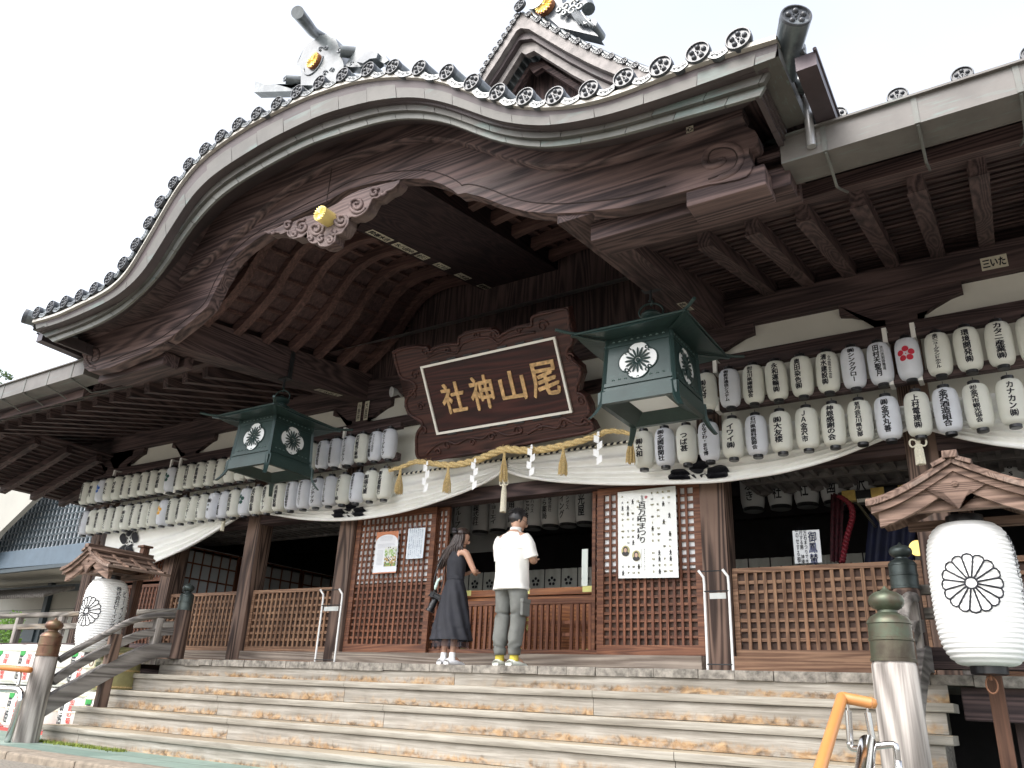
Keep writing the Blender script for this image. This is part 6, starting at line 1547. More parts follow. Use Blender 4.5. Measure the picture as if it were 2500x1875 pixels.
def glyph_marks(mat, pick, name):
    m = MB()
    LET = 'ACHIMIUNTWELKFSAZP'
    for ci, u in enumerate((.085, .18, .265, .355, .60, .70, .79, .885)):
        for ri in range(14):
            v = .045+ri*.0675+(.01 if ci > 3 else .02); rnd = random.random()
            if u < .45 and v > .63 and v < .84: continue
            k = 0 if rnd < .5 else 1 if rnd < .8 else 2
            if k != pick: continue
            if pick < 2:
                V, Fc = row_text(random.choice(LET), .038, .034, bold=.06); m.add([on_sheet(p, u+a/.75, v-b/1.2, .0065) for a, b in V], Fc)
            else:   # small printed marching figures
                cu, cv = u, v; pts = [(0, -.03), (.008, -.02), (.004, -.012), (.016, 0), (.006, .004), (.012, .03), (.004, .03), (0, .012), (-.008, .03), (-.014, .03), (-.006, .002), (-.014, -.008), (-.004, -.014), (-.008, -.022)]
                m.add([on_sheet(p, cu+a/.75*1.1, cv+b, .0065) for a, b in pts], [tuple(range(len(pts)))])
    return m.build(name, mat, o)
random.seed(11); glyph_marks(GOL, 0, 'gold_letters'); random.seed(11); glyph_marks(GRY, 1, 'grey_letters'); random.seed(11); glyph_marks(plain('charcoal brush ink', (.03, .03, .035), .6), 2, 'printed_figures')
SKIN_P = plain('printed face tone', (.60, .40, .30), .5); HAIRP = plain('printed dark hair', (.02, .018, .02), .5)
for (u, v) in ((.13, .695), (.315, .755)):
    def ell(cu, cv, a, b, d, n=24): return [on_sheet(p, cu+a*math.cos(2*math.pi*i/n), cv+b*math.sin(2*math.pi*i/n), d) for i in range(n)]
    m = MB(); m.add(ell(u, v, .072, .062, .0065), [tuple(range(24))]); ph = m.build('oval_portrait', GOL, o)
    m = MB(); m.add(ell(u, v+.03, .06, .028, .008), [tuple(range(24))]); m.add(ell(u, v-.016, .040, .034, .0082), [tuple(range(24))]); m.build('portrait_hair', HAIRP, ph)
    m = MB(); m.add(ell(u, v-.008, .026, .024, .0095), [tuple(range(24))]); m.build('portrait_face', SKIN_P, ph)
sheet_text(o, p, '6/5・6/6・6/7', .455, .80, .26, .022, INK, bold=.02)
sheet_text(o, p, '金沢百万石まつり開催', .40, .78, .22, .012, GRY, bold=0)
o, p = sheet('notice_poster', ((920.6, 1300), (974.4, 1295.6), (966.5, 1398), (909.5, 1401.6)), YPO-.01, plain('white print paper', (.80, .82, .86), .4, var=.02)); tag(o, 'white notice with orange top and green garden photograph on the left lattice door', 'poster')
ORG = plain('orange print', (.55, .20, .09), .5, var=.1)
V = [(.0, 0), (1, 0), (1, .17)]+[(.5+.48*math.cos(t), .22-.16*math.sin(t)) for t in [i*math.pi/14 for i in range(15)]]+[(0, .17)]
m = MB(); pts = [on_sheet(p, u, v, .006) for u, v in V]
fan = []
top = [(1-i/14, 0) for i in range(15)]; arc = [(.5+.48*math.cos(i*math.pi/14), .24-.17*math.sin(i*math.pi/14)) for i in range(15)]
m.grid([[on_sheet(p, *a, .006), on_sheet(p, *b, .006)] for a, b in zip(top, arc)]); m.build('orange_heading', ORG, o)
rects = [(.12, .30+.028*i, .12+.75*random.uniform(.75, 1), .305+.028*i) for i in range(4)]+[(.12, .45+.03*i, .38, .455+.03*i) for i in range(12)]+[(.2, .12+.03*i, .75, .125+.03*i) for i in range(4)]
sheet_quads(o, p, rects, plain('grey small print', (.42, .44, .48), .6), 'small_print')
sheet_quads(o, p, [(0, .975, 1, 1)], ORG, 'orange_foot')
m = MB()
nx, ny = 12, 16; gm = [plain('photo leaf green', (.25, .42, .10), .5), plain('photo pale green', (.55, .66, .38), .5), plain('photo ochre', (.50, .33, .12), .5), plain('photo dark', (.07, .08, .05), .5), plain('photo white', (.72, .74, .70), .5)]
for i in range(nx):
    for j in range(ny):
        t = j/ny; ch = random.random(); m.cur = (3 if ch < .35 else 4) if t < .12 else ([0, 1, 4][int(ch*3)] if t < .45 else [2, 4, 3, 2][int(ch*4)] if t < .8 else [3, 2, 0][int(ch*3)])
        u0, u1, v0, v1 = .46+.50*i/nx, .46+.50*(i+1)/nx, .38+.46*t, .38+.46*(t+1/ny); m.add([on_sheet(p, u0, v0, .007), on_sheet(p, u0, v1, .007), on_sheet(p, u1, v1, .007), on_sheet(p, u1, v0, .007)], [(0, 1, 2, 3)])
m.build('garden_photograph', gm, o)
o, p = sheet('white_notice', ((997.5, 1290.8), (1039, 1287.7), (1032, 1362.7), (990.5, 1365)), YPO-.01, plain('bluish white paper', (.74, .80, .86), .5, var=.02)); tag(o, 'plain white notice with fine vertical writing on the left lattice door', 'notice')
for i, s in enumerate(('ご参拝の皆様へ', '二礼二拍手一礼', '神前では静かに', 'お参りください', '撮影はご遠慮下さい', '令和七年', '尾山神社')): sheet_text(o, p, s, .86-i*.12, .46, .50-(i % 3)*.05, .022, plain('blue grey small print', (.25, .32, .42), .6), bold=0)
# sign in the right window
o, p = sheet('window_sign', ((1934.5, 1296), (2000, 1293), (2007, 1373), (1941, 1376)), YW+.12, plain('grey laminated paper', (.46, .48, .50), .3, var=.04, coat=.5)); tag(o, 'grey laminated sign with blue characters standing on the right low lattice', 'sign')
sheet_text(o, p, '御鳳輦', .72, .55, .36, .085, NAVYINK, bold=.012, name='title_text')
for i, s in enumerate(('百万石まつりで市内', '巡行する際 神様を', 'おのせする御座')): sheet_text(o, p, s, .46-i*.15, .52, .46, .036, INK, bold=.01)
# stickers on the timbers
STK = plain('old pasted sticker', (.62, .58, .46), .7, var=.15)
def sticker(c, ux, uy, w, h, txt, nrm, parent=PR):
    c = Vector(c); m = MB(); m.add([c-ux*w/2-uy*h/2, c+ux*w/2-uy*h/2, c+ux*w/2+uy*h/2, c-ux*w/2+uy*h/2], [(0, 1, 2, 3)]); k = m.build('pasted_sticker', STK, parent)
    V, Fc = row_text(txt, w*.9, h*.72, .05); m = MB(); m.add([c+ux*a+uy*b+nrm*.003 for a, b in V], Fc); m.build('sticker_lettering', INK, k)
for i, (pxp, pyp, tx, w) in enumerate(((927, 579, '粋連木吉', .52), (987, 612, '木八田中', .50), (1030, 637, '金沢三', .26), (1078, 656, '大工与七', .34), (1130, 680, '一水会', .36), (1178, 700, '彫安', .20), (1186, 716, '中村', .18))):
    q = pxx(pxp, pyp, KX0+.11); yy = q.y; d = Vector((0, 1, slK)).normalized(); sticker((KX0+.11, yy, aK.z+(yy-aK.y)*slK-.004), d*1, Vector((1, 0, 0)), w*.8, .13, tx, Vector((0, 0, -1)))
q = py(2410, 558, YW-.065)
sticker((q.x, YW-.066, Z_KB+.12), Vector((1, 0, 0)), Vector((0, 0, 1)), .24, .15, '三いた', Vector((0, -1, 0)), HR)
for (a, b, tx) in ((876, 1005, '小野井'), (894, 1002, '大前田')):
    q = py(a, b, YW-.07); m = MB(); c = Vector((q.x, YW-.066, q.z)); m.add([c+Vector((dx, 0, dz)) for dx, dz in ((-.045, -.16), (.045, -.16), (.045, .16), (-.045, .16))], [(0, 1, 2, 3)]); k = m.build('pasted_sticker', STK, HR); V, Fc = column_text(tx, .28, .06, .03); m = MB(); m.add([c+Vector((x_, -.003, z_)) for x_, z_ in V], Fc); m.build('sticker_lettering', INK, k)
sticker(Vector((aR.x+.20, 7.75, aR.z+(7.75-5.17)*slR-.004)), Vector((0, 1, slR)), Vector((1, 0, 0)), .3, .10, '北上川', Vector((0, 0, -1)))
sticker(Vector((aL.x-.12, 8.0, aL.z+(8.0-5.2)*slL-.004)), Vector((0, 1, slL)), Vector((1, 0, 0)), .5, .12, '三木石工', Vector((0, 0, -1)))
q = py(1684, 316, YM-.004); sticker((q.x, YM-.005, q.z), Vector((1, 0, 0)), Vector((0, 0, 1)), .06, .06, '心', Vector((0, -1, 0)))
# floodlight beside the plaque
q = py(972, 958, 8.4); m = MB(); m.lathe([(.03, 0), (.05, .03), (.075, .10), (.08, .11), (.07, .112), (0, .10)], (0, 0, 0), 20); 
mt = Matrix.Rotation(R(100), 3, 'X') @ Matrix.Rotation(R(-25), 3, 'Y'); m.v = [q+mt@v for v in m.v]; m.tube([q, q+Vector((-.1, .2, .02))], .018, 8); o = m.build('floodlight', plain('pale grey lamp housing', (.45, .46, .46), .4), smooth=True, angle=40); tag(o, 'small grey floodlight fixed beside the left edge of the name plaque', 'lamp')
# white tube stands against the two inner pillars
def stand(topL, topR, botL, botR, label):
    Yb = YW-.40; a, b, c, d = py(*topL, Yb), py(*topR, Yb), py(*botL, Yb), py(*botR, Yb); z0 = ZF; xl, xr2 = c.x, d.x; zt = (a.z+b.z)/2
    t = thing('umbrella_stand', ((xl+xr2)/2, Yb, z0), label, 'stand', 'white tube stands against the pillars')
    for x, s in ((xl, -1), (xr2, 1)): m = MB(); m.tube(resample([Vector((x, Yb, z0)), Vector((x, Yb, zt-.16)), Vector((x+s*0, Yb-.0, zt-.08)), Vector((x-.05, Yb-.03, zt))], 12), .014, 10); m.build('white_tube', STEELW, t, smooth=True)
    m = MB()
    for z in (zt-.22, zt-.95, zt-.01): m.tube([(xl-(.04 if z > zt-.1 else 0), Yb-.01, z), (xr2-(.04 if z > zt-.1 else 0), Yb-.01, z)], .007, 6)
    m.build('wire_bar', DARKMET, t)
    m = MB(); m.box(xl+.06, xr2-.03, Yb-.02, Yb-.015, zt-.30, zt-.24); m.build('label_plate', plain('grey label', (.5, .52, .5), .5), t)
stand((1708, 1393), (1776, 1391), (1728, 1630), (1790, 1631), 'slim white tube stand against the pillar right of the large poster')
stand((787, 1440), (833, 1438), (768.7, 1617), (816, 1617), 'slim white tube stand with small sign against the pillar left of the tall lattice')

# ================================================================== BIG LANTERNS ON HOODED POSTS
LX, LY = .36, 6.74
def make_post():
    t = thing('lantern_post', (0, 0, 0), '', 'lantern post')
    zt = 2.20
    # curved gabled hood; gable faces -y
    def zc(a): a = abs(a); return .36-.46*a+.16*a*a-.10*(a**1.0)*(1-a) if True else 0
    prof = [(a, .34*(1-a)**1.35+.0) for a in [i/12 for i in range(13)]]
    half = .60
    def hood_z(x): a = min(1, abs(x)/half); return zt+.02+.30*(1-a)**1.25+.035*a**3
    y0, y1 = -.46, .52
    for (nm, th, off, ex, mat, yy0, yy1) in (('hood_boards', .035, .0, 1.0, WHOODY, y0, y1), ('hood_edge', .05, -.04, .95, WHOOD, y0+.03, y0+.10), ('bargeboard', .11, -.085, .88, WHOOD, y0+.07, y0+.12)):
        rows = []
        for i in range(41):
            x = half*ex*(-1+2*i/40); z = hood_z(x)+off; rows.append([Vector((x, yy0, z)), Vector((x, yy1, z)), Vector((x, yy1, z-th)), Vector((x, yy0, z-th)), Vector((x, yy0, z))])
        m = MB(); m.grid(rows); m.add(rows[0][:4], [(0, 1, 2, 3)]); m.add(rows[-1][:4], [(3, 2, 1, 0)]); m.build(nm, mat, t, smooth=True, angle=35)
    for yy in (y0+.02, -.16, .12, .40):
        rows = []
        for i in range(41): x = half*1.0*(-1+2*i/40); z = hood_z(x)+.022; rows.append([Vector((x, yy, z-.03)), Vector((x, yy, z)), Vector((x, yy+.045, z)), Vector((x, yy+.045, z-.03))])
        m = MB(); m.grid(rows); m.build('hood_rib', WHOOD, t, smooth=True, angle=35)
    m = MB()
    for s in (-1, 1):
        for k in (0, 1): m.bar(Vector((s*(.24+.17*k), y0+.08, hood_z(.24+.17*k)+.008)), Vector((s*(.24+.17*k), y1-.02, hood_z(.24+.17*k)+.008)), .03, .014)
    m.build('hood_batten', WHOODY, t)
    zr_ = hood_z(0)
    m = MB(); m.box(-.05, .05, y0-.03, y1+.03, zr_-.005, zr_+.05, .006); m.build('ridge_piece', WHOODY, t)
    m = MB()
    for s in (-1, 1): m.bar(Vector((s*.08, y0-.02, zr_-.025)), Vector((s*.08, y1+.02, zr_-.025)), .10, .03, up=Vector((s*.45, 0, 1)).normalized())
    m.build('ridge_wing', WHOODY, t)
    pts = [(-.22, .13), (-.10, .10), (-.075, .07), (-.12, .04), (-.06, -.02), (0, -.085), (.06, -.02), (.12, .04), (.075, .07), (.10, .10), (.22, .13), (0, .25)]
    pts = [(-.20, .065), (-.11, .015), (-.085, .03), (-.05, -.02), (0, -.10), (.05, -.02), (.085, .03), (.11, .015), (.20, .065), (.0, .19)]
    m = MB(); m.prism([(a, zt+.06+b) for a, b in pts], lambda a, b: Vector((a, y0+.05, b)), lambda a, b: Vector((a, y0+.085, b))); g = m.build('gable_pendant', WHOOD, t)
    m = MB(); m.lathe([(0, 0), (.02, -.004), (.022, -.012), (0, -.02)], (0, y0+.05, zt+.14), 12, 'Y'); m.build('peg', WHOOD, g)
    m = MB(); m.box(-.42, .42, y0+.12, y0+.19, zt-.03, zt+.04, .005); m.box(-.42, .42, .30, .37, zt-.03, zt+.04, .005); m.build('cross_beam', WHOOD, t)
    m = MB(); m.bar(Vector((0, y0+.1, zt+.07)), Vector((0, .44, zt+.07)), .07, .07); m.build('top_arm', WHOODY, t)
    m = MB(); m.box(-.05, .05, .36, .46, GZ, zt+.46, .006); m.box(-.08, .08, .33, .49, zt+.46, zt+.49, .004); m.build('post', WHOOD_Z, t)
    m = MB(); m.prism([(-.22, GZ), (.22, GZ), (.20, .30), (.12, .46), (-.12, .46), (-.20, .30)], lambda a, b: Vector((a, .32, b)), lambda a, b: Vector((a, .36, b))); m.build('foot_brace', WHOOD_Z, t)
    return t
WHOOD_Z = wood('dark upright post timber', (.05, .024, .016), (.16, .08, .05), 'Z', 1.0)
random.seed(5)
t1 = make_post(); t1.location = (-LX, LY, 0); t1['label'] = 'weathered wooden post with curved gabled hood, at the right end of the steps'; t1['group'] = 'hooded lantern posts'
t2 = copy_tree(t1, (2*CX+LX, LY, 0), 'weathered wooden post with curved gabled hood, behind the left stair railing')
def make_big():
    t = thing('large_lantern', (0, 0, 0), '', 'paper lantern'); Rr, h = .285, 1.0; z0 = 1.13
    m = MB(); n = 30; prof = []
    for i in range(n*4+1):
        s = -1+2*i/(n*4); r = Rr*(.44+.56*(1-abs(s)**4.5)**.5)*(1-.02*s*s); rib = .010*abs(math.sin(math.pi*i/4)); prof.append((r-rib*0+rib, h*s/2+h/2))
    m.lathe([(r, z+z0) for r, z in prof], (0, 0, 0), 56); m.build('paper_shade', LPBIG, t, smooth=True)
    m = MB(); m.lathe([(.10, z0-.055), (.118, z0-.05), (.118, z0+.01), (.10, z0+.012)], (0, 0, 0), 32); m.build('bottom_ring', BLACK, t, smooth=True, angle=40)
    m = MB(); m.lathe([(.11, z0+h-.012), (.125, z0+h-.01), (.125, z0+h+.055), (.11, z0+h+.06)], (0, 0, 0), 32); m.build('top_ring', BLACK, t, smooth=True, angle=40)
    m = MB(); m.tube([(0, 0, z0-.05), (0, 0, z0-.09)], .01, 6); m.tube([Vector((.035*math.cos(a), 0, z0-.12+.055*math.sin(a))) for a in [2*math.pi*i/20 for i in range(21)]], .006, 6); m.build('iron_loop', plain('rusty copper loop', (.30, .14, .08), .5, .4), t)
    # crest: sixteen petals outlined in black, facing the steps
    def W(a, b, off=.006):
        s = max(-1, min(1, (b)/(h/2))); r = Rr*(.44+.56*(1-abs(s)**4.5)**.5)+off+.004; th = -math.pi/2+TURN+a/Rr; return Vector((r*math.cos(th), r*math.sin(th), z0+h/2+b))
    m = MB()
    for k in range(16):
        a = 2*math.pi*k/16; wd = math.pi/16; loop = []
        for j in range(25):
            s = j/24
            if s < .4: rr, an = lerp(.038, .175, s/.4), a+wd
            elif s > .6: rr, an = lerp(.175, .038, (s-.6)/.4), a-wd
            else: ph = (s-.4)/.2*math.pi; rr = .175+.026*math.sin(ph); an = a+wd*math.cos(ph)
            loop.append(W(rr*math.cos(an)*.98, rr*math.sin(an)+.03))
        m.tube(loop, .0062, 5)
    m.tube([W(.038*math.cos(t_), .038*math.sin(t_)+.03) for t_ in [2*math.pi*i/24 for i in range(25)]], .0062, 5)
    m.build('chrysanthemum_outline', INK, t)
    m = MB()
    for s_, off, hh, ww in (('株式会社', 1.02, .26, .062), ('ビーイングホ', .0, 0, 0)):
        pass
    V, Fc = column_text('株式会社ビーイングホーム', .74, .075, .03); V, Fc = subdiv_text(V, Fc, .04); m.add([W(a+.38, b+.02) for a, b in V], Fc)
    V, Fc = column_text('ビーイング', .5, .075, .03); V, Fc = subdiv_text(V, Fc, .04); m.add([W(a+.49, b+.10) for a, b in V], Fc)
    m.build('ink_lettering', INK, t); return t
TURN = -.02
L1 = make_big(); L1.location = (-LX, LY-.02, 0); L1['label'] = 'large white ribbed lantern with chrysanthemum crest, hanging at the right end of the steps'; L1['group'] = 'large crested lanterns'; L1.rotation_euler = (0, 0, R(0))
L2 = copy_tree(L1, (2*CX+LX, LY-.02, 0), 'large white ribbed lantern with chrysanthemum crest, behind the left stair railing'); L2.rotation_euler = (0, 0, R(14))

# ================================================================== STEEL HANDRAILS WITH ORANGE GRIPS
GRIP = plain('orange brown grip', (.46, .20, .06), .45, var=.06, nscale=3, coat=.2)
GRIP2 = plain('reddish orange grip', (.50, .17, .04), .45, var=.06)
def grip_rail():
    Xg = -1.0; a = pxx(2056, 1703, Xg); b = pxx(2003, 1875, Xg); d = (b-a).normalized()
    e = py(2129, 1717, a.y+.02)
    t = thing('handrail', (Xg, a.y, 0), 'polished steel handrail with orange grip in front of the right newel post', 'handrail')
    m = MB(); m.tube(resample([e, e.lerp(a, .7), a, a+d*.06, a+d*.5, a+d*1.2], 60), .030, 16); m.lathe([(.030, -.002), (.024, -.02), (0, -.028)], (0, 0, 0), 14); n = 14*3
    mt = (e-a).normalized().to_track_quat('Z', 'Y').to_matrix()
    for v in m.v[-n:]: p = v.copy(); p.z *= -1; q = e+mt@p; v.x, v.y, v.z = q
    m.build('orange_grip', GRIP, t, smooth=True, angle=60)
    def post(pa, pb, Y, r=.019):
        m = MB(); A, B = py(*pa, Y), py(*pb, Y); m.tube([A, B], r, 14); return m
    Y0 = a.y+.02
    for x0, y0, x1, y1 in ((2068, 1730, 2076, 1818), (2115, 1735, 2129, 1803)):
        m = post((x0+3, y0-20), (x0+3, y0+8), Y0, .007); k = m.build('steel_pin', STEEL, t, smooth=True, angle=60)
        m = post((x0+3, y0+5), (x1, y1), Y0, .018); m.build('steel_post', STEEL, t, smooth=True, angle=60)
    A, B, C = py(2076, 1818, Y0), py(2082, 1826, Y0-.02), py(2180, 1822, Y0+.02)
    m = MB(); m.tube(resample([py(2075, 1812, Y0), py(2078, 1824, Y0), py(2095, 1827, Y0), py(2140, 1822, Y0), py(2178, 1818, Y0), py(2188, 1830, Y0), py(2192, 1900, Y0)], 40), .018, 14); m.build('steel_bracket', STEEL, t, smooth=True)
    m = MB(); p0, p1 = py(2118, 1815, Y0-.08), py(2108, 1900, Y0-.55); m.tube([p0, p1], .045, 20); m.lathe([(.045, 0), (.03, .02), (0, .028)], p0, 16); m.build('steel_main_tube', STEEL, t, smooth=True, angle=50)
    m = MB(); m.tube([py(2192, 1856, Y0), py(2196, 1900, Y0)], .020, 14); m.build('steel_post', STEEL, t, smooth=True)
grip_rail()
YH = 5.6
t = thing('handrail', py(20, 1800, YH), 'polished steel handrail with orange grip at the far left, in front of the sake casks', 'handrail')
m = MB(); m.tube([py(-60, 1624, YH), py(74, 1636, YH)], .035, 14); m.build('orange_grip', GRIP2, t, smooth=True)
m = MB(); m.tube(resample([py(50, 1640, YH), py(44, 1670, YH), py(36, 1680, YH), py(-40, 1679, YH)], 20), .022, 12); m.tube(resample([py(-40, 1681, YH), py(34, 1683, YH), py(50, 1690, YH), py(50, 1710, YH), py(18, 1811, YH)], 30), .036, 14); m.build('steel_tube', STEEL, t, smooth=True)

# ================================================================== SAKE CASKS
CASKW = plain('white straw cask wrapping', (.80, .80, .76), .6, var=.06, nscale=10, coat=.5)
CASKG = plain('olive straw cask wrapping', (.38, .36, .17), .6, var=.1, nscale=10, coat=.4)
CASKR = plain('dark red cask wrapping', (.20, .03, .04), .6, var=.1)
def cask(loc, mat, label, words, col, k=1.0, green=True):
    t = thing('sake_cask', loc, label, 'cask', 'sake casks stacked left of the steps'); L = Vector(loc); r, h = .30*k, .54*k
    m = MB(); m.lathe([(r*.93, .0), (r, .05*k), (r*1.02, h*.5), (r, h-.05*k), (r*.93, h)], L, 30); m.build('straw_body', mat, t, smooth=True, angle=50)
    m = MB()
    for z in (.05*k, h-.05*k, h*.5): m.lathe([(r*1.01, z-.012), (r*1.04, z-.012), (r*1.05, z), (r*1.04, z+.012), (r*1.01, z+.012)], L, 30)
    m.build('rope_band', CORDW if mat == CASKW else ROPE, t)
    if green:
        m = MB()
        for j in range(4):
            a0 = -math.pi/2-.25+.5*(j-1.5)*.35; m.grid([[L+Vector((r*1.03*math.cos(a0+.16*q), r*1.03*math.sin(a0+.16*q), h*.83+s*(.018+.03*math.cos(q*1.5))*k)) for s in (-1, 1)] for q in [i/5-1 for i in range(11)]])
        m.build('green_pine_print', plain('leaf green print', (.03, .30, .06), .6), t)
        m = MB()
        for j in range(9):
            a0 = -math.pi/2-.45-.05*j; m.grid([[L+Vector((r*1.035*math.cos(a0-q*.03*j), r*1.035*math.sin(a0-q*.03*j), h*(.50+.018*j)+q*.10*k+s*.006)) for s in (-1, 1)] for q in [i/5 for i in range(6)]])
        m.build('golden_feather_print', plain('tan feather print', (.60, .36, .13), .6), t)
    def W(a, b, a0=0): th = -math.pi/2+a0+a/r; return L+Vector((r*1.035*math.cos(th), r*1.035*math.sin(th), h*.45+b))
    for (s_, a0, hh, ww, mt) in words: V, Fc = column_text(s_, hh*k, ww*k, .05); V, Fc = subdiv_text(V, Fc, .05); m = MB(); m.add([W(a, b, a0) for a, b in V], Fc); m.build('printed_lettering', mt, t)
    m = MB(); m.lathe([(r*.99, h-.02), (r*.9, h+.03), (r*.55, h+.045), (r*.3, h+.05), (0, h+.04)], L, 22); m.build('straw_top', mat, t, smooth=True, angle=60)
RT = plain('red print', (.62, .04, .03), .6)
P_ = [(-11.85, 7.15), (-12.52, 7.1), (-13.19, 7.1), (-13.86, 7.1), (-14.53, 7.1)]
for i, (x, y) in enumerate(P_):
    for lv in (0, 1):
        where = ['bottom', 'upper'][lv]
        cask((x, y-.0, GZ+.04+lv*.60), CASKW, f'white plastic wrapped sake cask with green pine print, {where} row, {ordn(i+1)} from the newel post', [('菊姫', -.15, .36, .14, INK), ('加賀の菊酒', .45, .40, .075, RT), ('芳醇', -.8, .3, .1, INK)], INK)
cask((-11.25, 7.15, GZ+.62), CASKG, 'olive wrapped sake cask with dark lettering seen between the stair rails', [('福正宗', 0, .26, .11, plain('dark green print', (.04, .08, .03), .6)), ('金沢', .6, .25, .1, INK)], INK, 1.0, False)
cask((-11.25, 7.15, GZ+.02), CASKW, 'white sake cask at the bottom of the stack nearest the steps', [('萬歳楽', 0, .36, .12, INK)], INK, 1.0, True)
m = MB(); m.box(-15, -10.95, 6.78, 7.5, GZ, GZ+.035); struct(m.build('cask_plinth', plain('red painted plinth', (.45, .06, .05), .5)), label='low red painted plinth under the sake casks', cat='plinth')
# ================================================================== NEIGHBOURING BUILDING, PLANTS, TREES
YN = 15.5
NB = thing('office_building', py(60, 1500, YN), 'modern beige annex with dark frames and lattice screen, far left behind the shrine', 'building')
def npx(a, b, Y=YN): return py(a, b, Y)
BEI = plain('beige wall panel', (.34, .335, .30), .7, var=.04, nscale=1); FASC = plain('blue grey metal fascia', (.085, .12, .155), .45, .3, var=.1, nscale=2); DKB = plain('dark blue grey frame', (.03, .045, .055), .5, var=.1)
def poly(pts, Y, mat, name, d=.15, parent=NB):
    P = [py(a, b, Y) for a, b in pts]; m = MB(); m.prism([(p.x, p.z) for p in P], lambda a, b: Vector((a, Y, b)), lambda a, b: Vector((a, Y+d, b))); return m.build(name, mat, parent)
poly([(-120, 1360), (0, 1349), (260, 1318), (260, 1364), (0, 1391), (-120, 1402)], YN, FASC, 'fascia')
poly([(-120, 1402), (0, 1391), (260, 1364), (260, 1372), (0, 1400), (-120, 1412)], YN-.05, DKB, 'fascia_foot')
poly([(-120, 1150), (-120, 1460), (0, 1298), (100, 1202), (120, 1150)], YN-.5, BEI, 'gable_soffit', .2)
# lattice screen: dark slats over a white sheet
LS = [(-60, 1353), (-60, 1330), (0, 1298), (98, 1203), (190, 1214), (215, 1250), (262, 1318)]
LS = [(-60, 1356), (-60, 1340), (0, 1299), (98, 1203), (108, 1170), (300, 1150), (262, 1317), (0, 1347)]
poly(LS, YN+.35, plain('white screen sheet', (.80, .83, .86), .6, var=.03), 'screen_sheet', .05)
a, b = py(-60, 1350, YN), py(300, 1315, YN); m = MB(); x = a.x
zt_ = lambda x: None
from itertools import count
def top_at(x):
    l0, l1, l2 = py(0, 1299, YN+.2), py(98, 1203, YN+.2), py(300, 1150, YN+.2)
    if x < l0.x: return l0.z-.0
    if x < l1.x: return lerp(l0.z, l1.z, (x-l0.x)/(l1.x-l0.x))
    return l1.z+.3
zb_ = py(100, 1336, YN).z
while x < b.x:
    zt2 = top_at(x)
    if zt2 > zb_+.05: m.box(x, x+.075, YN+.27, YN+.33, zb_, zt2)
    x += .27
m.build('upright_slats', DKB, NB)
m = MB(); z = zb_
while z < top_at(b.x):
    xl = a.x
    while xl < b.x and top_at(xl) < z: xl += .05
    m.box(xl, b.x, YN+.262, YN+.268, z, z+.06); z += .245
m.build('level_slats', DKB, NB)
# roof slope edge behind the screen
poly([(98, 1203), (205, 1208), (262, 1318), (300, 1318), (300, 1180), (120, 1150), (100, 1195)], YN+.6, plain('pale blue roof edge', (.50, .62, .75), .6), 'roof_edge', .1)
# lower storey: soffit, frames, wall panels
zs = py(100, 1385, YN).z
m = MB(); m.hexa([Vector((a.x-4, YN+.0, zs)), Vector((b.x+3, YN+.0, zs)), Vector((b.x+3, YN+4.5, zs)), Vector((a.x-4, YN+4.5, zs)), Vector((a.x-4, YN, zs+.08)), Vector((b.x+3, YN, zs+.08)), Vector((b.x+3, YN+4.5, zs+.08)), Vector((a.x-4, YN+4.5, zs+.08))]); m.build('soffit', BEI, NB)
YV = YN+3.0
m = MB(); m.box(a.x-8, b.x+8, YV, YV+.2, 0, zs); m.build('wall', BEI, NB)
m = MB()
for i in range(6): zz = .5+i*.75; m.box(a.x-8, b.x+8, YV-.012, YV-.001, zz, zz+.02)
m.build('panel_joint', DKB, NB)
q = py(122, 1470, YV)
m = MB(); m.box(q.x-.14, q.x+.14, YV-.2, YV-.02, 0, zs-.002); m.build('corner_post', DKB, NB)
m = MB(); m.box(a.x-8, b.x+8, YV-.3, YV-.21, zs-.4, zs-.12); m.build('frame_beam', DKB, NB)
m = MB(); m.box(a.x-8, q.x-.15, YV-.28, YV-.2, 2.2, 2.75); m.box(q.x-1.9, q.x-1.75, YV-.27, YV-.19, 0, 2.2); m.build('window_frame', DKB, NB)
m = MB(); m.box(a.x-8, q.x-.15, YV-.18, YV-.15, .6, 2.2); m.build('window', plain('dark window glass', (.05, .06, .065), .08, 0, var=.1), NB)
# small tiled roof in front of it
c0_, c1_ = py(-60, 1410, YN+1.0), py(112, 1448, YN+1.0)
m = MB()
for i in range(40):
    x = c0_.x+(c1_.x-c0_.x)*i/39; m.tube([(x, YN+.9, c1_.z-.1), (x+.05, YN+2.0, c1_.z+.35)], .07, 8)
m.quad(Vector((c0_.x, YN+.95, c1_.z-.1)), Vector((c1_.x, YN+.95, c1_.z-.1)), Vector((c1_.x, YN+2.0, c1_.z+.34)), Vector((c0_.x, YN+2.0, c1_.z+.34)))
o = m.build('tiled_canopy', plain('old brown grey tile', (.14, .13, .12), .7, var=.4, nscale=10), NB, smooth=True, angle=50)
# side eave of the hall at its left end
m = MB()
for i in range(9):
    y = 6.6+i*.62; m.bar(Vector((SX0+.1, y, 4.95)), Vector((SX0-2.1, y, 4.35)), .12, .14); 
m.build('side_rafters', WX, HR)
m = MB(); m.hexa([Vector((SX0+.1, 6.3, 5.06)), Vector((SX0-2.3, 6.3, 4.44)), Vector((SX0-2.3, 13, 4.44)), Vector((SX0+.1, 13, 5.06)), Vector((SX0+.1, 6.3, 5.1)), Vector((SX0-2.3, 6.3, 4.5)), Vector((SX0-2.3, 13, 4.5)), Vector((SX0+.1, 13, 5.1))]); m.build('side_roof_boards', WY, HR)
m = MB(); x = SX0
while x > SX0-2.2: m.box(x-.02, x+.02, 6.35, 12.8, 4.95-(SX0-x)*.273+.045, 4.95-(SX0-x)*.273+.085); x -= .16
m.build('side_battens', WY, HR)
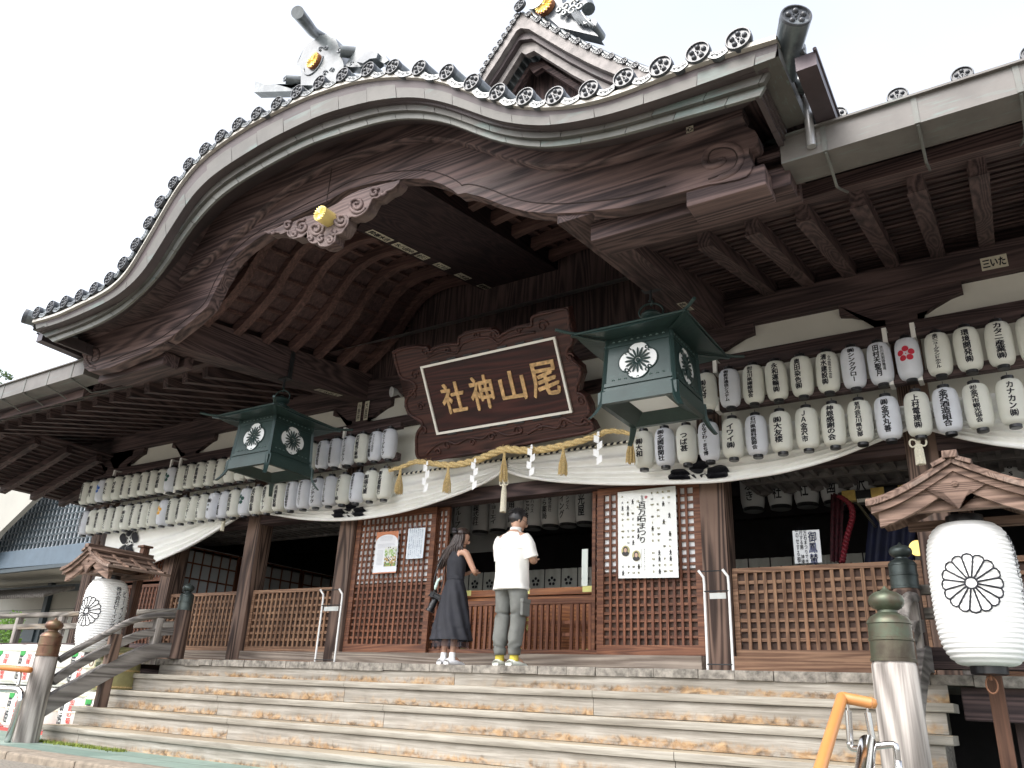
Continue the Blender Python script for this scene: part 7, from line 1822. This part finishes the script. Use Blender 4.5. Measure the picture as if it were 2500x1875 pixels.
# leaves
def leaf_mat(name, dark, light):
    m, n, b = newmat(name); oi = node(n, 'ShaderNodeTexNoise', Scale=3.0, Detail=4.0); n.links.new(coords(n, (1, 1, 1)), oi.inputs[0]); n.links.new(ramp(n, oi.outputs[0], [(.35, dark), (.65, light)]), b.inputs['Base Color']); b.inputs['Roughness'].default_value = .5
    tr = node(n, 'ShaderNodeBsdfTranslucent'); tr.inputs[0].default_value = (*light, 1); ms = node(n, 'ShaderNodeMixShader'); ms.inputs[0].default_value = .3; o_ = n.nodes['Material Output']; n.links.new(b.outputs[0], ms.inputs[1]); n.links.new(tr.outputs[0], ms.inputs[2]); n.links.new(ms.outputs[0], o_.inputs[0]); return m
LEAF = leaf_mat('tree leaves', (.04, .08, .03), (.13, .20, .08)); LEAFB = leaf_mat('shrub leaves', (.05, .13, .02), (.20, .36, .07))
def leaves(m, c, n, rad, size, flat=.8):
    for i in range(n):
        v = Vector((random.gauss(0, 1), random.gauss(0, 1), random.gauss(0, flat))); v = v.normalized()*rad*random.random()**.4; p = c+v; a = Vector((random.uniform(-1, 1), random.uniform(-1, 1), random.uniform(-.6, .6))).normalized(); b = a.cross(Vector((random.uniform(-1, 1), random.uniform(-1, 1), random.uniform(-1, 1)))).normalized(); s = size*random.uniform(.6, 1.2); m.add([p, p+a*s*.5+b*s*.28, p+a*s, p+a*s*.5-b*s*.28], [(0, 1, 2, 3)])
def tree(loc, h, label, n_cl, rad, size, dens, group='trees beyond the roofs'):
    t = thing('leafy_tree', loc, label, 'tree', group); L = Vector(loc); br = MB(); lv = MB(); br.tube([L, L+Vector((.1, 0, h*.5)), L+Vector((.0, .1, h*.8))], [.22, .15, .08], 8)
    for i in range(n_cl):
        a = random.uniform(0, 6.28); rr = rad*random.uniform(.2, 1); e = L+Vector((math.cos(a)*rr, math.sin(a)*rr, h*random.uniform(.65, 1.0)-rr*.15)); s = L+Vector((0, 0, h*random.uniform(.4, .75))); br.tube([s, s.lerp(e, .5)+Vector((0, 0, .2)), e], [.06, .035, .012], 5); leaves(lv, e, dens, rad*.28, size)
    br.build('trunk', plain('bark', (.10, .08, .06), .9, var=.3), t, smooth=True); lv.build('crown', LEAF, t)
q = py(5, 905, 34); tree((q.x, 34, 0), q.z, 'green tree top showing above the low left roof edge', 26, 1.5, .34, 55)
q = py(76, 915, 36); tree((q.x, 36, 0), q.z-.5, 'sparse tree top just right of the other one above the left roof edge', 9, .9, .26, 26)
q = py(40, 1500, 10.2); t = thing('leafy_shrub', (q.x, 10.2, 0), 'bright green leafy shrub behind the left veranda railing', 'shrub'); br, lv = MB(), MB()
zt3 = py(46, 1482, 10.2).z
for i in range(34):
    a = random.uniform(0, 6.28); r = random.uniform(0, .55); e = Vector((q.x+math.cos(a)*r, 10.2+math.sin(a)*r*.6, (zt3-.1)*random.uniform(.45, 1)-r*.25)); br.tube([Vector((q.x, 10.2, .1)), Vector((q.x, 10.2, .1)).lerp(e, .5), e], [.02, .012, .006], 5); leaves(lv, e, 60, .20, .085)
br.build('stem', plain('bark', (.10, .08, .06), .9, var=.3), t); lv.build('foliage', LEAFB, t)
# ================================================================== PEOPLE
def skin_mesh(J, E, root, sub=2):
    """J name -> (pos, r or (rx,ry)); E edges ; returns verts, faces of one continuous surface"""
    names = list(J); ix = {n: i for i, n in enumerate(names)}
    me = bpy.data.meshes.new('s'); me.from_pydata([tuple(J[n][0]) for n in names], [(ix[a], ix[b]) for a, b in E], []); o = bpy.data.objects.new('s', me); COL.objects.link(o)
    md = o.modifiers.new('k', 'SKIN'); md.use_smooth_shade = True; sv_ = me.skin_vertices[0].data
    for n in names:
        r = J[n][1]; sv_[ix[n]].radius = r if isinstance(r, tuple) else (r, r); sv_[ix[n]].use_root = (n == root)
    s = o.modifiers.new('u', 'SUBSURF'); s.levels = sub; s.render_levels = sub
    dg = bpy.context.evaluated_depsgraph_get(); m2 = bpy.data.meshes.new_from_object(o.evaluated_get(dg))
    V = [v.co.copy() for v in m2.vertices]; Fc = [tuple(p.vertices) for p in m2.polygons]; bpy.data.objects.remove(o); bpy.data.meshes.remove(me); bpy.data.meshes.remove(m2); return V, Fc
def ellipsoid(m, c, rx, ry, rz, seg=18, rings=12, fn=None, rot=None):
    vs, fs = [], []
    for i in range(rings+1):
        p = math.pi*i/rings
        for k in range(seg):
            t = 2*math.pi*k/seg; d = Vector((math.sin(p)*math.cos(t), math.sin(p)*math.sin(t), math.cos(p))); s = fn(d) if fn else 1; q = Vector((d.x*rx*s, d.y*ry*s, d.z*rz*s)); q = rot@q if rot else q; vs.append(Vector(c)+q)
    for i in range(rings):
        for k in range(seg): fs.append((i*seg+k, (i+1)*seg+k, (i+1)*seg+(k+1) % seg, i*seg+(k+1) % seg))
    m.add(vs, fs)
def loft(m, secs, seg=36, fold=0, nf=7, seed=0, cap=True, ff=None):
    """secs: (centre, rx, ry[, tilt]) ; folds vary round and along"""
    vs, fs = [], []; n = len(secs)
    for i, s in enumerate(secs):
        c, rx, ry = Vector(s[0]), s[1], s[2]; ax = s[3] if len(s) > 3 else None
        for k in range(seg):
            t = 2*math.pi*k/seg; a = fold*(math.sin(t*nf+seed+i*.25)+.8*noise.noise(Vector((math.cos(t)*2.2, math.sin(t)*2.2, i*.35+seed))))
            if ff: a *= ff(i/(n-1))
            p = Vector((math.cos(t)*rx*(1+a), math.sin(t)*ry*(1+a), 0))
            if ax is not None: p = ax@p
            vs.append(c+p)
    for i in range(n-1):
        for k in range(seg): fs.append((i*seg+k, i*seg+(k+1) % seg, (i+1)*seg+(k+1) % seg, (i+1)*seg+k))
    if cap: fs.append(tuple(range(seg))[::-1]); fs.append(tuple((n-1)*seg+k for k in range(seg)))
    m.add(vs, fs)
def dense(secs, n):
    out = []
    for i in range(n+1):
        s = (len(secs)-1)*i/n; k = min(int(s), len(secs)-2); t = s-k; a, b = secs[k], secs[k+1]; t = t*t*(3-2*t)*.5+t*.5
        out.append((Vector(a[0]).lerp(Vector(b[0]), t), lerp(a[1], b[1], t), lerp(a[2], b[2], t)))
    return out
def limb(m, pts, rs, seg=20, fold=0.05, seed=0):
    q = resample([Vector(p) for p in pts], 22); secs = []
    for i, p in enumerate(q):
        d = (q[min(i+1, 22)]-q[max(i-1, 0)]).normalized(); s = i/22*(len(rs)-1); k = min(int(s), len(rs)-2); r = lerp(rs[k], rs[k+1], s-k); secs.append((p, r, r, d.to_track_quat('Z', 'Y').to_matrix()))
    loft(m, secs, seg, fold, 3, seed)
def hand(J, E, wrist, base, d, side, up, pre):
    """five separate, slightly curled fingers of unequal length; thumb leaves the side of the palm"""
    d = d.normalized(); sd = d.cross(up).normalized()*side
    J[pre+'palm'] = (base+d*.045, (.030, .016)); E.append((wrist, pre+'palm'))
    for i, (off, L) in enumerate(((-.027, .058), (-.009, .068), (.009, .072), (.027, .064))):
        a = base+d*.082+sd*off; b = a+d*L*.5-up*.006; c = a+d*L*.85-up*.026
        J[pre+f'a{i}'] = (a, .0095); J[pre+f'b{i}'] = (b, .0085); J[pre+f'c{i}'] = (c, .007); E += [(pre+'palm', pre+f'a{i}'), (pre+f'a{i}', pre+f'b{i}'), (pre+f'b{i}', pre+f'c{i}')]
    a = base+d*.03+sd*.035; b = a+d*.035+sd*.018-up*.01; J[pre+'t0'] = (a, .011); J[pre+'t1'] = (b, .009); E += [(pre+'palm', pre+'t0'), (pre+'t0', pre+'t1')]
def to_world(V, loc, rz, k=1.0):
    M_ = Matrix.Rotation(rz, 3, 'Z'); return [Vector(loc)+M_@(v*k) for v in V]
def place(m, loc, rz, k=1.0): m.v = to_world(m.v, loc, rz, k); return m
def shoe(m, x, y, L=.27, w=.048, s=1, z0=0, yaw=0):
    n = 14; secs = []
    for i in range(n+1):
        t = i/n; yy = -.08+L*t; ww = w*(.55+.55*math.sin(math.pi*min(1, t*1.15+.15))**.6) if t < .98 else w*.35; hh = .062 if t < .3 else lerp(.062, .028, (t-.3)/.7); hh *= (.75 if i == 0 else 1)*(.6 if t > .95 else 1); rows = []
        secs.append([Vector((x+yaw*yy+ww*math.cos(a), y+yy, z0+max(0, .0+hh*.5+hh*.62*math.sin(a)))) for a in [2*math.pi*k/16 for k in range(16)]])
    vs = [p for r in secs for p in r]; fs = [(i*16+k, i*16+(k+1) % 16, (i+1)*16+(k+1) % 16, (i+1)*16+k) for i in range(n) for k in range(16)]+[tuple(range(16)), tuple(n*16+k for k in range(16))[::-1]]; m.add(vs, fs)
SKIN = plain('warm skin', (.50, .30, .21), .5, var=.05); SKIN2 = plain('tanned skin', (.46, .26, .18), .5, var=.05)
def hair_mat():
    m, n, b = newmat('dark hair'); t = node(n, 'ShaderNodeTexNoise', Scale=1.0, Detail=4.0); n.links.new(coords(n, (90, 90, 6)), t.inputs[0]); n.links.new(ramp(n, t.outputs[0], [(.3, (.006, .006, .008)), (.7, (.03, .026, .026))]), b.inputs['Base Color']); b.inputs['Roughness'].default_value = .38; bump(n, b, t.outputs[0], .5, .004); return m
HAIR = hair_mat(); HAIR2 = plain('dark brown hair', (.030, .017, .014), .42, var=.3, nscale=30, bumps=.3)
SHIRT = plain('white cotton shirt', (.84, .83, .79), .8, var=.02); PANTS = plain('grey cargo cloth', (.15, .155, .145), .85, var=.12, nscale=8)
DRESS = plain('black navy dress cloth', (.012, .013, .020), .75, var=.2)
# ---- man
ml = py(1237, 1621, 7.77); ML = Vector((ml.x, 7.80, ZF)); MR = R(-6); MK = (py(1252, 1243, 7.80).z-ZF)/1.72
MAN = thing('person', ML, 'standing man seen from behind in white short-sleeved shirt and grey cargo trousers, head bowed', 'person')
J = {'pelvis': (Vector((0, 0, .90)), (.12, .10)), 'waist': (Vector((0, 0, 1.06)), (.12, .085)), 'chest': (Vector((0, -.01, 1.24)), (.145, .10)), 'top': (Vector((0, -.01, 1.385)), (.10, .08)), 'neck': (Vector((0, .02, 1.47)), .050), 'neck2': (Vector((.0, .04, 1.52)), .050),
     'head': (Vector((.005, .065, 1.60)), (.078, .092)), 'crown': (Vector((0, .075, 1.655)), (.060, .070))}
E = [('pelvis', 'waist'), ('waist', 'chest'), ('chest', 'top'), ('top', 'neck'), ('neck', 'neck2'), ('neck2', 'head'), ('head', 'crown')]
for s, n_ in ((-1, 'l'), (1, 'r')):
    J.update({n_+'sh': (Vector((s*.175, -.01, 1.375)), .058), n_+'el': (Vector((s*(.235 if s > 0 else .19), .06, 1.115)), .040), n_+'wr': (Vector((s*.13, .25, 1.15)), .026), n_+'hip': (Vector((s*.095, 0, .84)), .085), n_+'kn': (Vector((s*.105, .01, .47)), .055), n_+'an': (Vector((s*.10, -.03, .09)), .036), n_+'to': (Vector((s*.115, .10, .035)), .032)})
    E += [('top', n_+'sh'), (n_+'sh', n_+'el'), (n_+'el', n_+'wr'), ('pelvis', n_+'hip'), (n_+'hip', n_+'kn'), (n_+'kn', n_+'an'), (n_+'an', n_+'to')]
    hand(J, E, n_+'wr', Vector((s*.13, .25, 1.15)), Vector((-s*.55, .45, .55)), s, Vector((0, -.3, 1)).normalized(), n_)
V, Fc = skin_mesh(J, E, 'pelvis'); m = MB(); m.add(V, Fc)
hr = Matrix.Rotation(R(-38), 3, 'Z') @ Matrix.Rotation(R(-22), 3, 'X'); HC = Vector((.0, .065, 1.605))
def face(m, HC, hr, k=1.0):
    ellipsoid(m, HC+hr@Vector((0, .015, -.01)), .074*k, .092*k, .108*k, 20, 14, None, hr)
    ellipsoid(m, HC+hr@Vector((0, .112*k, -.018*k)), .012*k, .020*k, .026*k, 8, 6, None, hr)          # nose
    ellipsoid(m, HC+hr@Vector((0, .083*k, -.085*k)), .030*k, .026*k, .022*k, 10, 6, None, hr)         # chin
    for s in (-1, 1):
        ellipsoid(m, HC+hr@Vector((s*.077*k, .0, -.015*k)), .009*k, .018*k, .030*k, 8, 8, None, hr)   # ear
    for s in (-1, 1): ellipsoid(m, HC+hr@Vector((s*.0*k, .100*k, -.055*k)), .022*k, .010*k, .005*k, 8, 6, None, hr)
face(m, HC, hr); place(m, ML, MR, MK); m.build('body', SKIN, MAN, smooth=True, loc=ML).location = (0, 0, 0)
def eyes(par, HC, hr, loc, rz, kk):
    m = MB()
    for s in (-1, 1): ellipsoid(m, HC+hr@Vector((s*.032, .088, .0)), .010, .010, .006, 8, 6, None, hr); ellipsoid(m, HC+hr@Vector((s*.032, .096, .022)), .018, .006, .004, 8, 6, None, hr)
    place(m, loc, rz, kk); m.build('eyes', HAIR, par, smooth=True, loc=loc).location = (0, 0, 0)
eyes(MAN, HC, hr, ML, MR, MK)
m = MB()
ellipsoid(m, HC+hr@Vector((0, -.014, .014)), .089, .104, .112, 30, 20, lambda d: 1+.05*noise.noise(d*7)+(.035 if d.z > .2 else 0)-(.30 if (d.y > .45 and d.z < .35) else 0)-(.12 if d.z < -.55 else 0), hr)
for i in range(420):
    d = Vector((random.gauss(0, 1), random.gauss(0, 1), abs(random.gauss(.3, .8)))).normalized()
    if d.y > .35: continue
    p = HC+hr@Vector((d.x*.090, -.008+d.y*.106, .030+d.z*.102)); q = p+hr@Vector((d.x*.02+random.uniform(-.02, .02), d.y*.02+random.uniform(-.02, .01), -.012+random.uniform(-.01, .02))); m.tube([p-(q-p)*.6, p+(hr@d)*.006, q], [.004, .005, .001], 4)
place(m, ML, MR, MK); m.build('hair', HAIR, MAN, smooth=True, loc=ML).location = (0, 0, 0)
m = MB()
for s in (-1, 1):
    c = HC+hr@Vector((s*.034, .108, -.002)); m.tube([c+hr@Vector((.024*math.cos(a), 0, .020*math.sin(a))) for a in [2*math.pi*i/16 for i in range(17)]], .0015, 5); m.tube([c+hr@Vector((s*.024, 0, 0)), HC+hr@Vector((s*.082, .0, .004))], .0018, 5)
place(m, ML, MR, MK); m.build('glasses', DARKMET, MAN, loc=ML).location = (0, 0, 0)
m = MB(); secs = [(Vector((0, -.01, .80)), .216, .175), (Vector((0, -.01, .86)), .213, .17), (Vector((0, -.012, 1.0)), .205, .158), (Vector((0, -.015, 1.15)), .204, .150), (Vector((0, -.01, 1.28)), .204, .138), (Vector((0, -.01, 1.36)), .195, .12), (Vector((0, -.0, 1.415)), .150, .10), (Vector((0, .01, 1.445)), .095, .078), (Vector((0, .02, 1.465)), .066, .064), (Vector((0, .03, 1.505)), .063, .064)]
loft(m, dense(secs, 44), 60, .026, 5, 3, ff=lambda t: 1.2*(1-t)**1.0+.25)
for s in (-1, 1): limb(m, [(s*.155, -.01, 1.385), (s*.200, .0, 1.30), (s*(.235 if s > 0 else .192), .035, 1.15)], [.066, .080, .085], 26, .05, s)
place(m, ML, MR, MK); k = m.build('shirt', SHIRT, MAN, smooth=True, loc=ML); k.location = (0, 0, 0)
m = MB(); m.tube([Vector((.205*math.cos(a), -.012+.146*math.sin(a), 1.245+.006*math.sin(a*3))) for a in [math.pi*1.08+i*math.pi*.84/20 for i in range(21)]], .0035, 6); m.tube([Vector((.230*math.cos(a), .168*math.sin(a), .815)) for a in [2*math.pi*i/40 for i in range(41)]], .003, 5); place(m, ML, MR, MK); m.build('seam', SHIRT, k, loc=ML).location = (0, 0, 0)
m = MB()
for s in (-1, 1): limb(m, [(s*.085, 0, .95), (s*.098, -.005, .80), (s*.105, .0, .50), (s*.103, -.03, .28), (s*.10, -.03, .115)], [.118, .112, .098, .088, .080, .082, .062], 30, .06, s*2+5)
loft(m, dense([(Vector((0, 0, .80)), .18, .118), (Vector((0, 0, .95)), .165, .108)], 5), 30, .01)
place(m, ML, MR, MK); k = m.build('trousers', PANTS, MAN, smooth=True, loc=ML); k.location = (0, 0, 0)
m = MB(); m.box(.175, .215, -.06, .07, .52, .68, .012); m.box(.172, .222, -.065, .075, .655, .70, .01); place(m, ML, MR, MK); m.build('cargo_pocket', PANTS, k, loc=ML).location = (0, 0, 0)
m = MB()
for s in (-1, 1): limb(m, [(s*.10, -.03, .15), (s*.10, -.028, .05)], [.046, .050], 16, 0)
place(m, ML, MR, MK); m.build('socks', plain('mustard socks', (.52, .42, .06), .85), MAN, smooth=True, loc=ML).location = (0, 0, 0)
for s in (-1, 1): m = MB(); shoe(m, s*.10, -.03, .28, .052, yaw=s*.12); place(m, ML, MR, MK); m.build('shoe', plain('pale green white shoe', (.70, .73, .66), .55), MAN, smooth=True, loc=ML).location = (0, 0, 0)
# ---- woman
wl = py(1092, 1618, 7.74); WL_ = Vector((wl.x, 7.78, ZF)); WR = R(-10); WK = (py(1108, 1291, 7.78).z-ZF)/1.56
WOM = thing('person', WL_, 'standing woman seen from behind in long sleeveless black dress with long dark brown hair', 'person')
J = {'pelvis': (Vector((0, 0, .84)), (.115, .095)), 'waist': (Vector((0, 0, .98)), (.095, .072)), 'chest': (Vector((0, 0, 1.14)), (.115, .085)), 'top': (Vector((0, -.005, 1.265)), (.075, .06)), 'neck': (Vector((0, .01, 1.34)), .040), 'neck2': (Vector((0, .03, 1.385)), .040), 'head': (Vector((.01, .05, 1.455)), (.070, .082)), 'crown': (Vector((.01, .055, 1.50)), (.055, .065))}
E = [('pelvis', 'waist'), ('waist', 'chest'), ('chest', 'top'), ('top', 'neck'), ('neck', 'neck2'), ('neck2', 'head'), ('head', 'crown')]
for s, n_ in ((-1, 'l'), (1, 'r')):
    el = Vector((.245, .07, 1.03)) if s > 0 else Vector((-.20, .08, 1.01)); wr = Vector((.10, .24, 1.04)) if s > 0 else Vector((-.06, .25, 1.06))
    J.update({n_+'sh': (Vector((s*.150, -.0, 1.262)), .046), n_+'ua': (Vector((s*.15, 0, 1.262)).lerp(el, .5), .038), n_+'el': (el, .033), n_+'wr': (wr, .022), n_+'hip': (Vector((s*.085, 0, .78)), .08), n_+'kn': (Vector((s*.08, .0, .44)), .05), n_+'ca': (Vector((s*.075, -.02, .30)), .045), n_+'an': (Vector((s*.07, -.03, .09)), .028), n_+'to': (Vector((s*.085, .08, .03)), .026)})
    E += [('top', n_+'sh'), (n_+'sh', n_+'ua'), (n_+'ua', n_+'el'), (n_+'el', n_+'wr'), ('pelvis', n_+'hip'), (n_+'hip', n_+'kn'), (n_+'kn', n_+'ca'), (n_+'ca', n_+'an'), (n_+'an', n_+'to')]
    hand(J, E, n_+'wr', wr, Vector((-s*.5, .4, .35)), s, Vector((0, -.3, 1)).normalized(), n_)
V, Fc = skin_mesh(J, E, 'pelvis'); m = MB(); m.add(V, Fc); hr = Matrix.Rotation(R(-42), 3, 'Z') @ Matrix.Rotation(R(-26), 3, 'X'); HC = Vector((.01, .045, 1.46)); face(m, HC, hr, .93)
place(m, WL_, WR, WK); m.build('body', SKIN2, WOM, smooth=True, loc=WL_).location = (0, 0, 0); eyes(WOM, HC, hr, WL_, WR, WK)
m = MB()
ellipsoid(m, HC+hr@Vector((0, -.008, .026)), .083, .098, .094, 26, 18, lambda d: 1+.04*noise.noise(d*6)-(.28 if (d.y > .45 and d.z < .4) else 0), hr)
for i in range(150):     # long locks down the back
    a = random.uniform(-1, 1); top = HC+Vector((a*.075, -.075-.02*random.random()+abs(a)*.05, .02+.02*random.random())); sp = a*.5-.22; L = random.uniform(.26, .36)+(.06 if a < 0 else -.05)
    p1 = top+Vector((sp*.05, -.015, -.10)); p2 = top+Vector((sp*.16-.02, -.035+random.uniform(-.015, .01), -L*.62)); p3 = top+Vector((sp*.28-.03+random.uniform(-.03, .03), -.03+random.uniform(-.02, .02), -L)); m.tube(resample([top, p1, p2, p3], 8), [.012, .013, .014, .014, .013, .012, .010, .007, .002], 5)
place(m, WL_, WR, WK); k = m.build('hair', HAIR2, WOM, smooth=True, loc=WL_); k.location = (0, 0, 0)
m = MB(); BC = HC+Vector((-.02, -.095, .062))
for i in range(6): a = i*1.05; m.tube([BC+Vector((.026*math.cos(t+a), -.012*math.sin(2*t+a)-.006, .024*math.sin(t+a*.6))) for t in [j*.52 for j in range(13)]], .012, 6)
place(m, WL_, WR, WK); m.build('hair_bun', plain('black hair tie', (.012, .010, .014), .5), k, smooth=True, loc=WL_).location = (0, 0, 0)
m = MB(); secs = [(Vector((0, .0, .94)), .115, .088), (Vector((0, 0, 1.0)), .118, .090), (Vector((0, 0, 1.08)), .128, .095), (Vector((0, 0, 1.16)), .132, .10), (Vector((0, 0, 1.22)), .115, .092), (Vector((0, .0, 1.28)), .075, .075), (Vector((0, .008, 1.33)), .048, .050), (Vector((0, .015, 1.355)), .044, .047)]
loft(m, dense(secs, 36), 48, .03, 8, 1, ff=lambda t: 1-.8*t); m2_ = [(Vector((0, 0, .945+i*.011)), .118, .092) for i in range(4)]
loft(m, m2_, 48, .02, 9)
place(m, WL_, WR, WK); m.build('bodice', DRESS, WOM, smooth=True, loc=WL_).location = (0, 0, 0)
m = MB(); secs = [(Vector((0, 0, .265)), .262, .205), (Vector((0, 0, .40)), .238, .19), (Vector((0, 0, .60)), .195, .165), (Vector((0, 0, .80)), .150, .135), (Vector((0, 0, .90)), .122, .105), (Vector((0, 0, .955)), .112, .088)]
loft(m, dense(secs, 40), 96, .055, 9, 2, cap=False, ff=lambda t: (1-t)**.7+.15)
place(m, WL_, WR, WK); m.build('skirt', DRESS, WOM, smooth=True, loc=WL_).location = (0, 0, 0)
m = MB(); loft(m, dense([(Vector((0, 0, .19)), .235, .18), (Vector((0, 0, .40)), .22, .175)], 8), 72, .05, 11, 4, cap=False)
def sheer():
    m_, n, b = newmat('sheer black hem'); b.inputs['Base Color'].default_value = (.02, .02, .03, 1); b.inputs['Alpha'].default_value = .45; b.inputs['Roughness'].default_value = .7; return m_
place(m, WL_, WR, WK); m.build('sheer_hem', sheer(), WOM, smooth=True, loc=WL_).location = (0, 0, 0)
m = MB()
for s in (-1, 1): limb(m, [(s*.07, -.03, .135), (s*.07, -.03, .04)], [.034, .040], 14, 0)
place(m, WL_, WR, WK); m.build('socks', PAPERW, WOM, smooth=True, loc=WL_).location = (0, 0, 0)
for s in (-1, 1): m = MB(); shoe(m, s*.072, -.03, .25, .045, yaw=s*.15); place(m, WL_, WR, WK); m.build('shoe', plain('white sneaker', (.80, .80, .82), .5), WOM, smooth=True, loc=WL_).location = (0, 0, 0)
# camera slung at her left hip
cl = to_world([Vector((-.235, -.06, .76))], WL_, WR, WK)[0]; CAM = thing('slung_camera', cl, 'black long-lens camera slung at the left hip of the woman', 'camera')
d = Vector((-.35, -.25, -1)).normalized(); m = MB(); 
bm = bmesh.new(); bmesh.ops.create_cube(bm, size=1); mt = d.to_track_quat('Z', 'Y').to_matrix()
for v in bm.verts: v.co = cl+mt@Vector((v.co.x*.13, v.co.y*.10, v.co.z*.06))
bmesh.ops.bevel(bm, geom=bm.edges[:], offset=.015, segments=3, affect='EDGES'); m.addbm(bm); bm = bmesh.new(); bmesh.ops.create_cube(bm, size=1)
for v in bm.verts: v.co = cl+mt@Vector((v.co.x*.05, v.co.y*.05+.065, v.co.z*.05))
bmesh.ops.bevel(bm, geom=bm.edges[:], offset=.008, segments=2, affect='EDGES'); m.addbm(bm); m.build('camera_body', BLACK, CAM, smooth=True, angle=40)
m = MB(); prof = [(.036, .02), (.040, .05), (.040, .09), (.043, .092), (.043, .125), (.040, .128), (.041, .16), (.047, .165), (.047, .19), (.040, .19)]; o_ = len(m.v); m.lathe(prof, (0, 0, 0), 22); m.v = [cl+mt@v for v in m.v]; m.build('lens', BLACK, CAM, smooth=True, angle=40)
shp = to_world([Vector((-.15, -.03, 1.30)), Vector((-.20, -.10, 1.12)), Vector((-.235, -.12, .92))], WL_, WR, WK); m = MB(); m.tube(resample([shp[0], shp[1], shp[2], cl+Vector((0, 0, .05))], 20), .009, 6); sp2 = to_world([Vector((-.15, .05, 1.29)), Vector((-.23, .04, 1.1)), Vector((-.25, .02, .9))], WL_, WR, WK); m.tube(resample([shp[0], sp2[0], sp2[1], sp2[2], cl+Vector((0, .03, .05))], 20), .007, 6); m.build('strap', BLACK, CAM, smooth=True)
m = MB(); q = to_world([Vector((-.14, -.11, .96)), Vector((-.165, -.125, .93)), Vector((-.185, -.13, .87)), Vector((-.20, -.13, .83))], WL_, WR, WK); m.tube(resample(q, 10), [.01, .016, .014, .018, .016, .02, .018, .02, .016, .012, .006], 7); m.build('pale_scarf', plain('pale mint ribbon', (.55, .72, .66), .7), CAM, smooth=True)
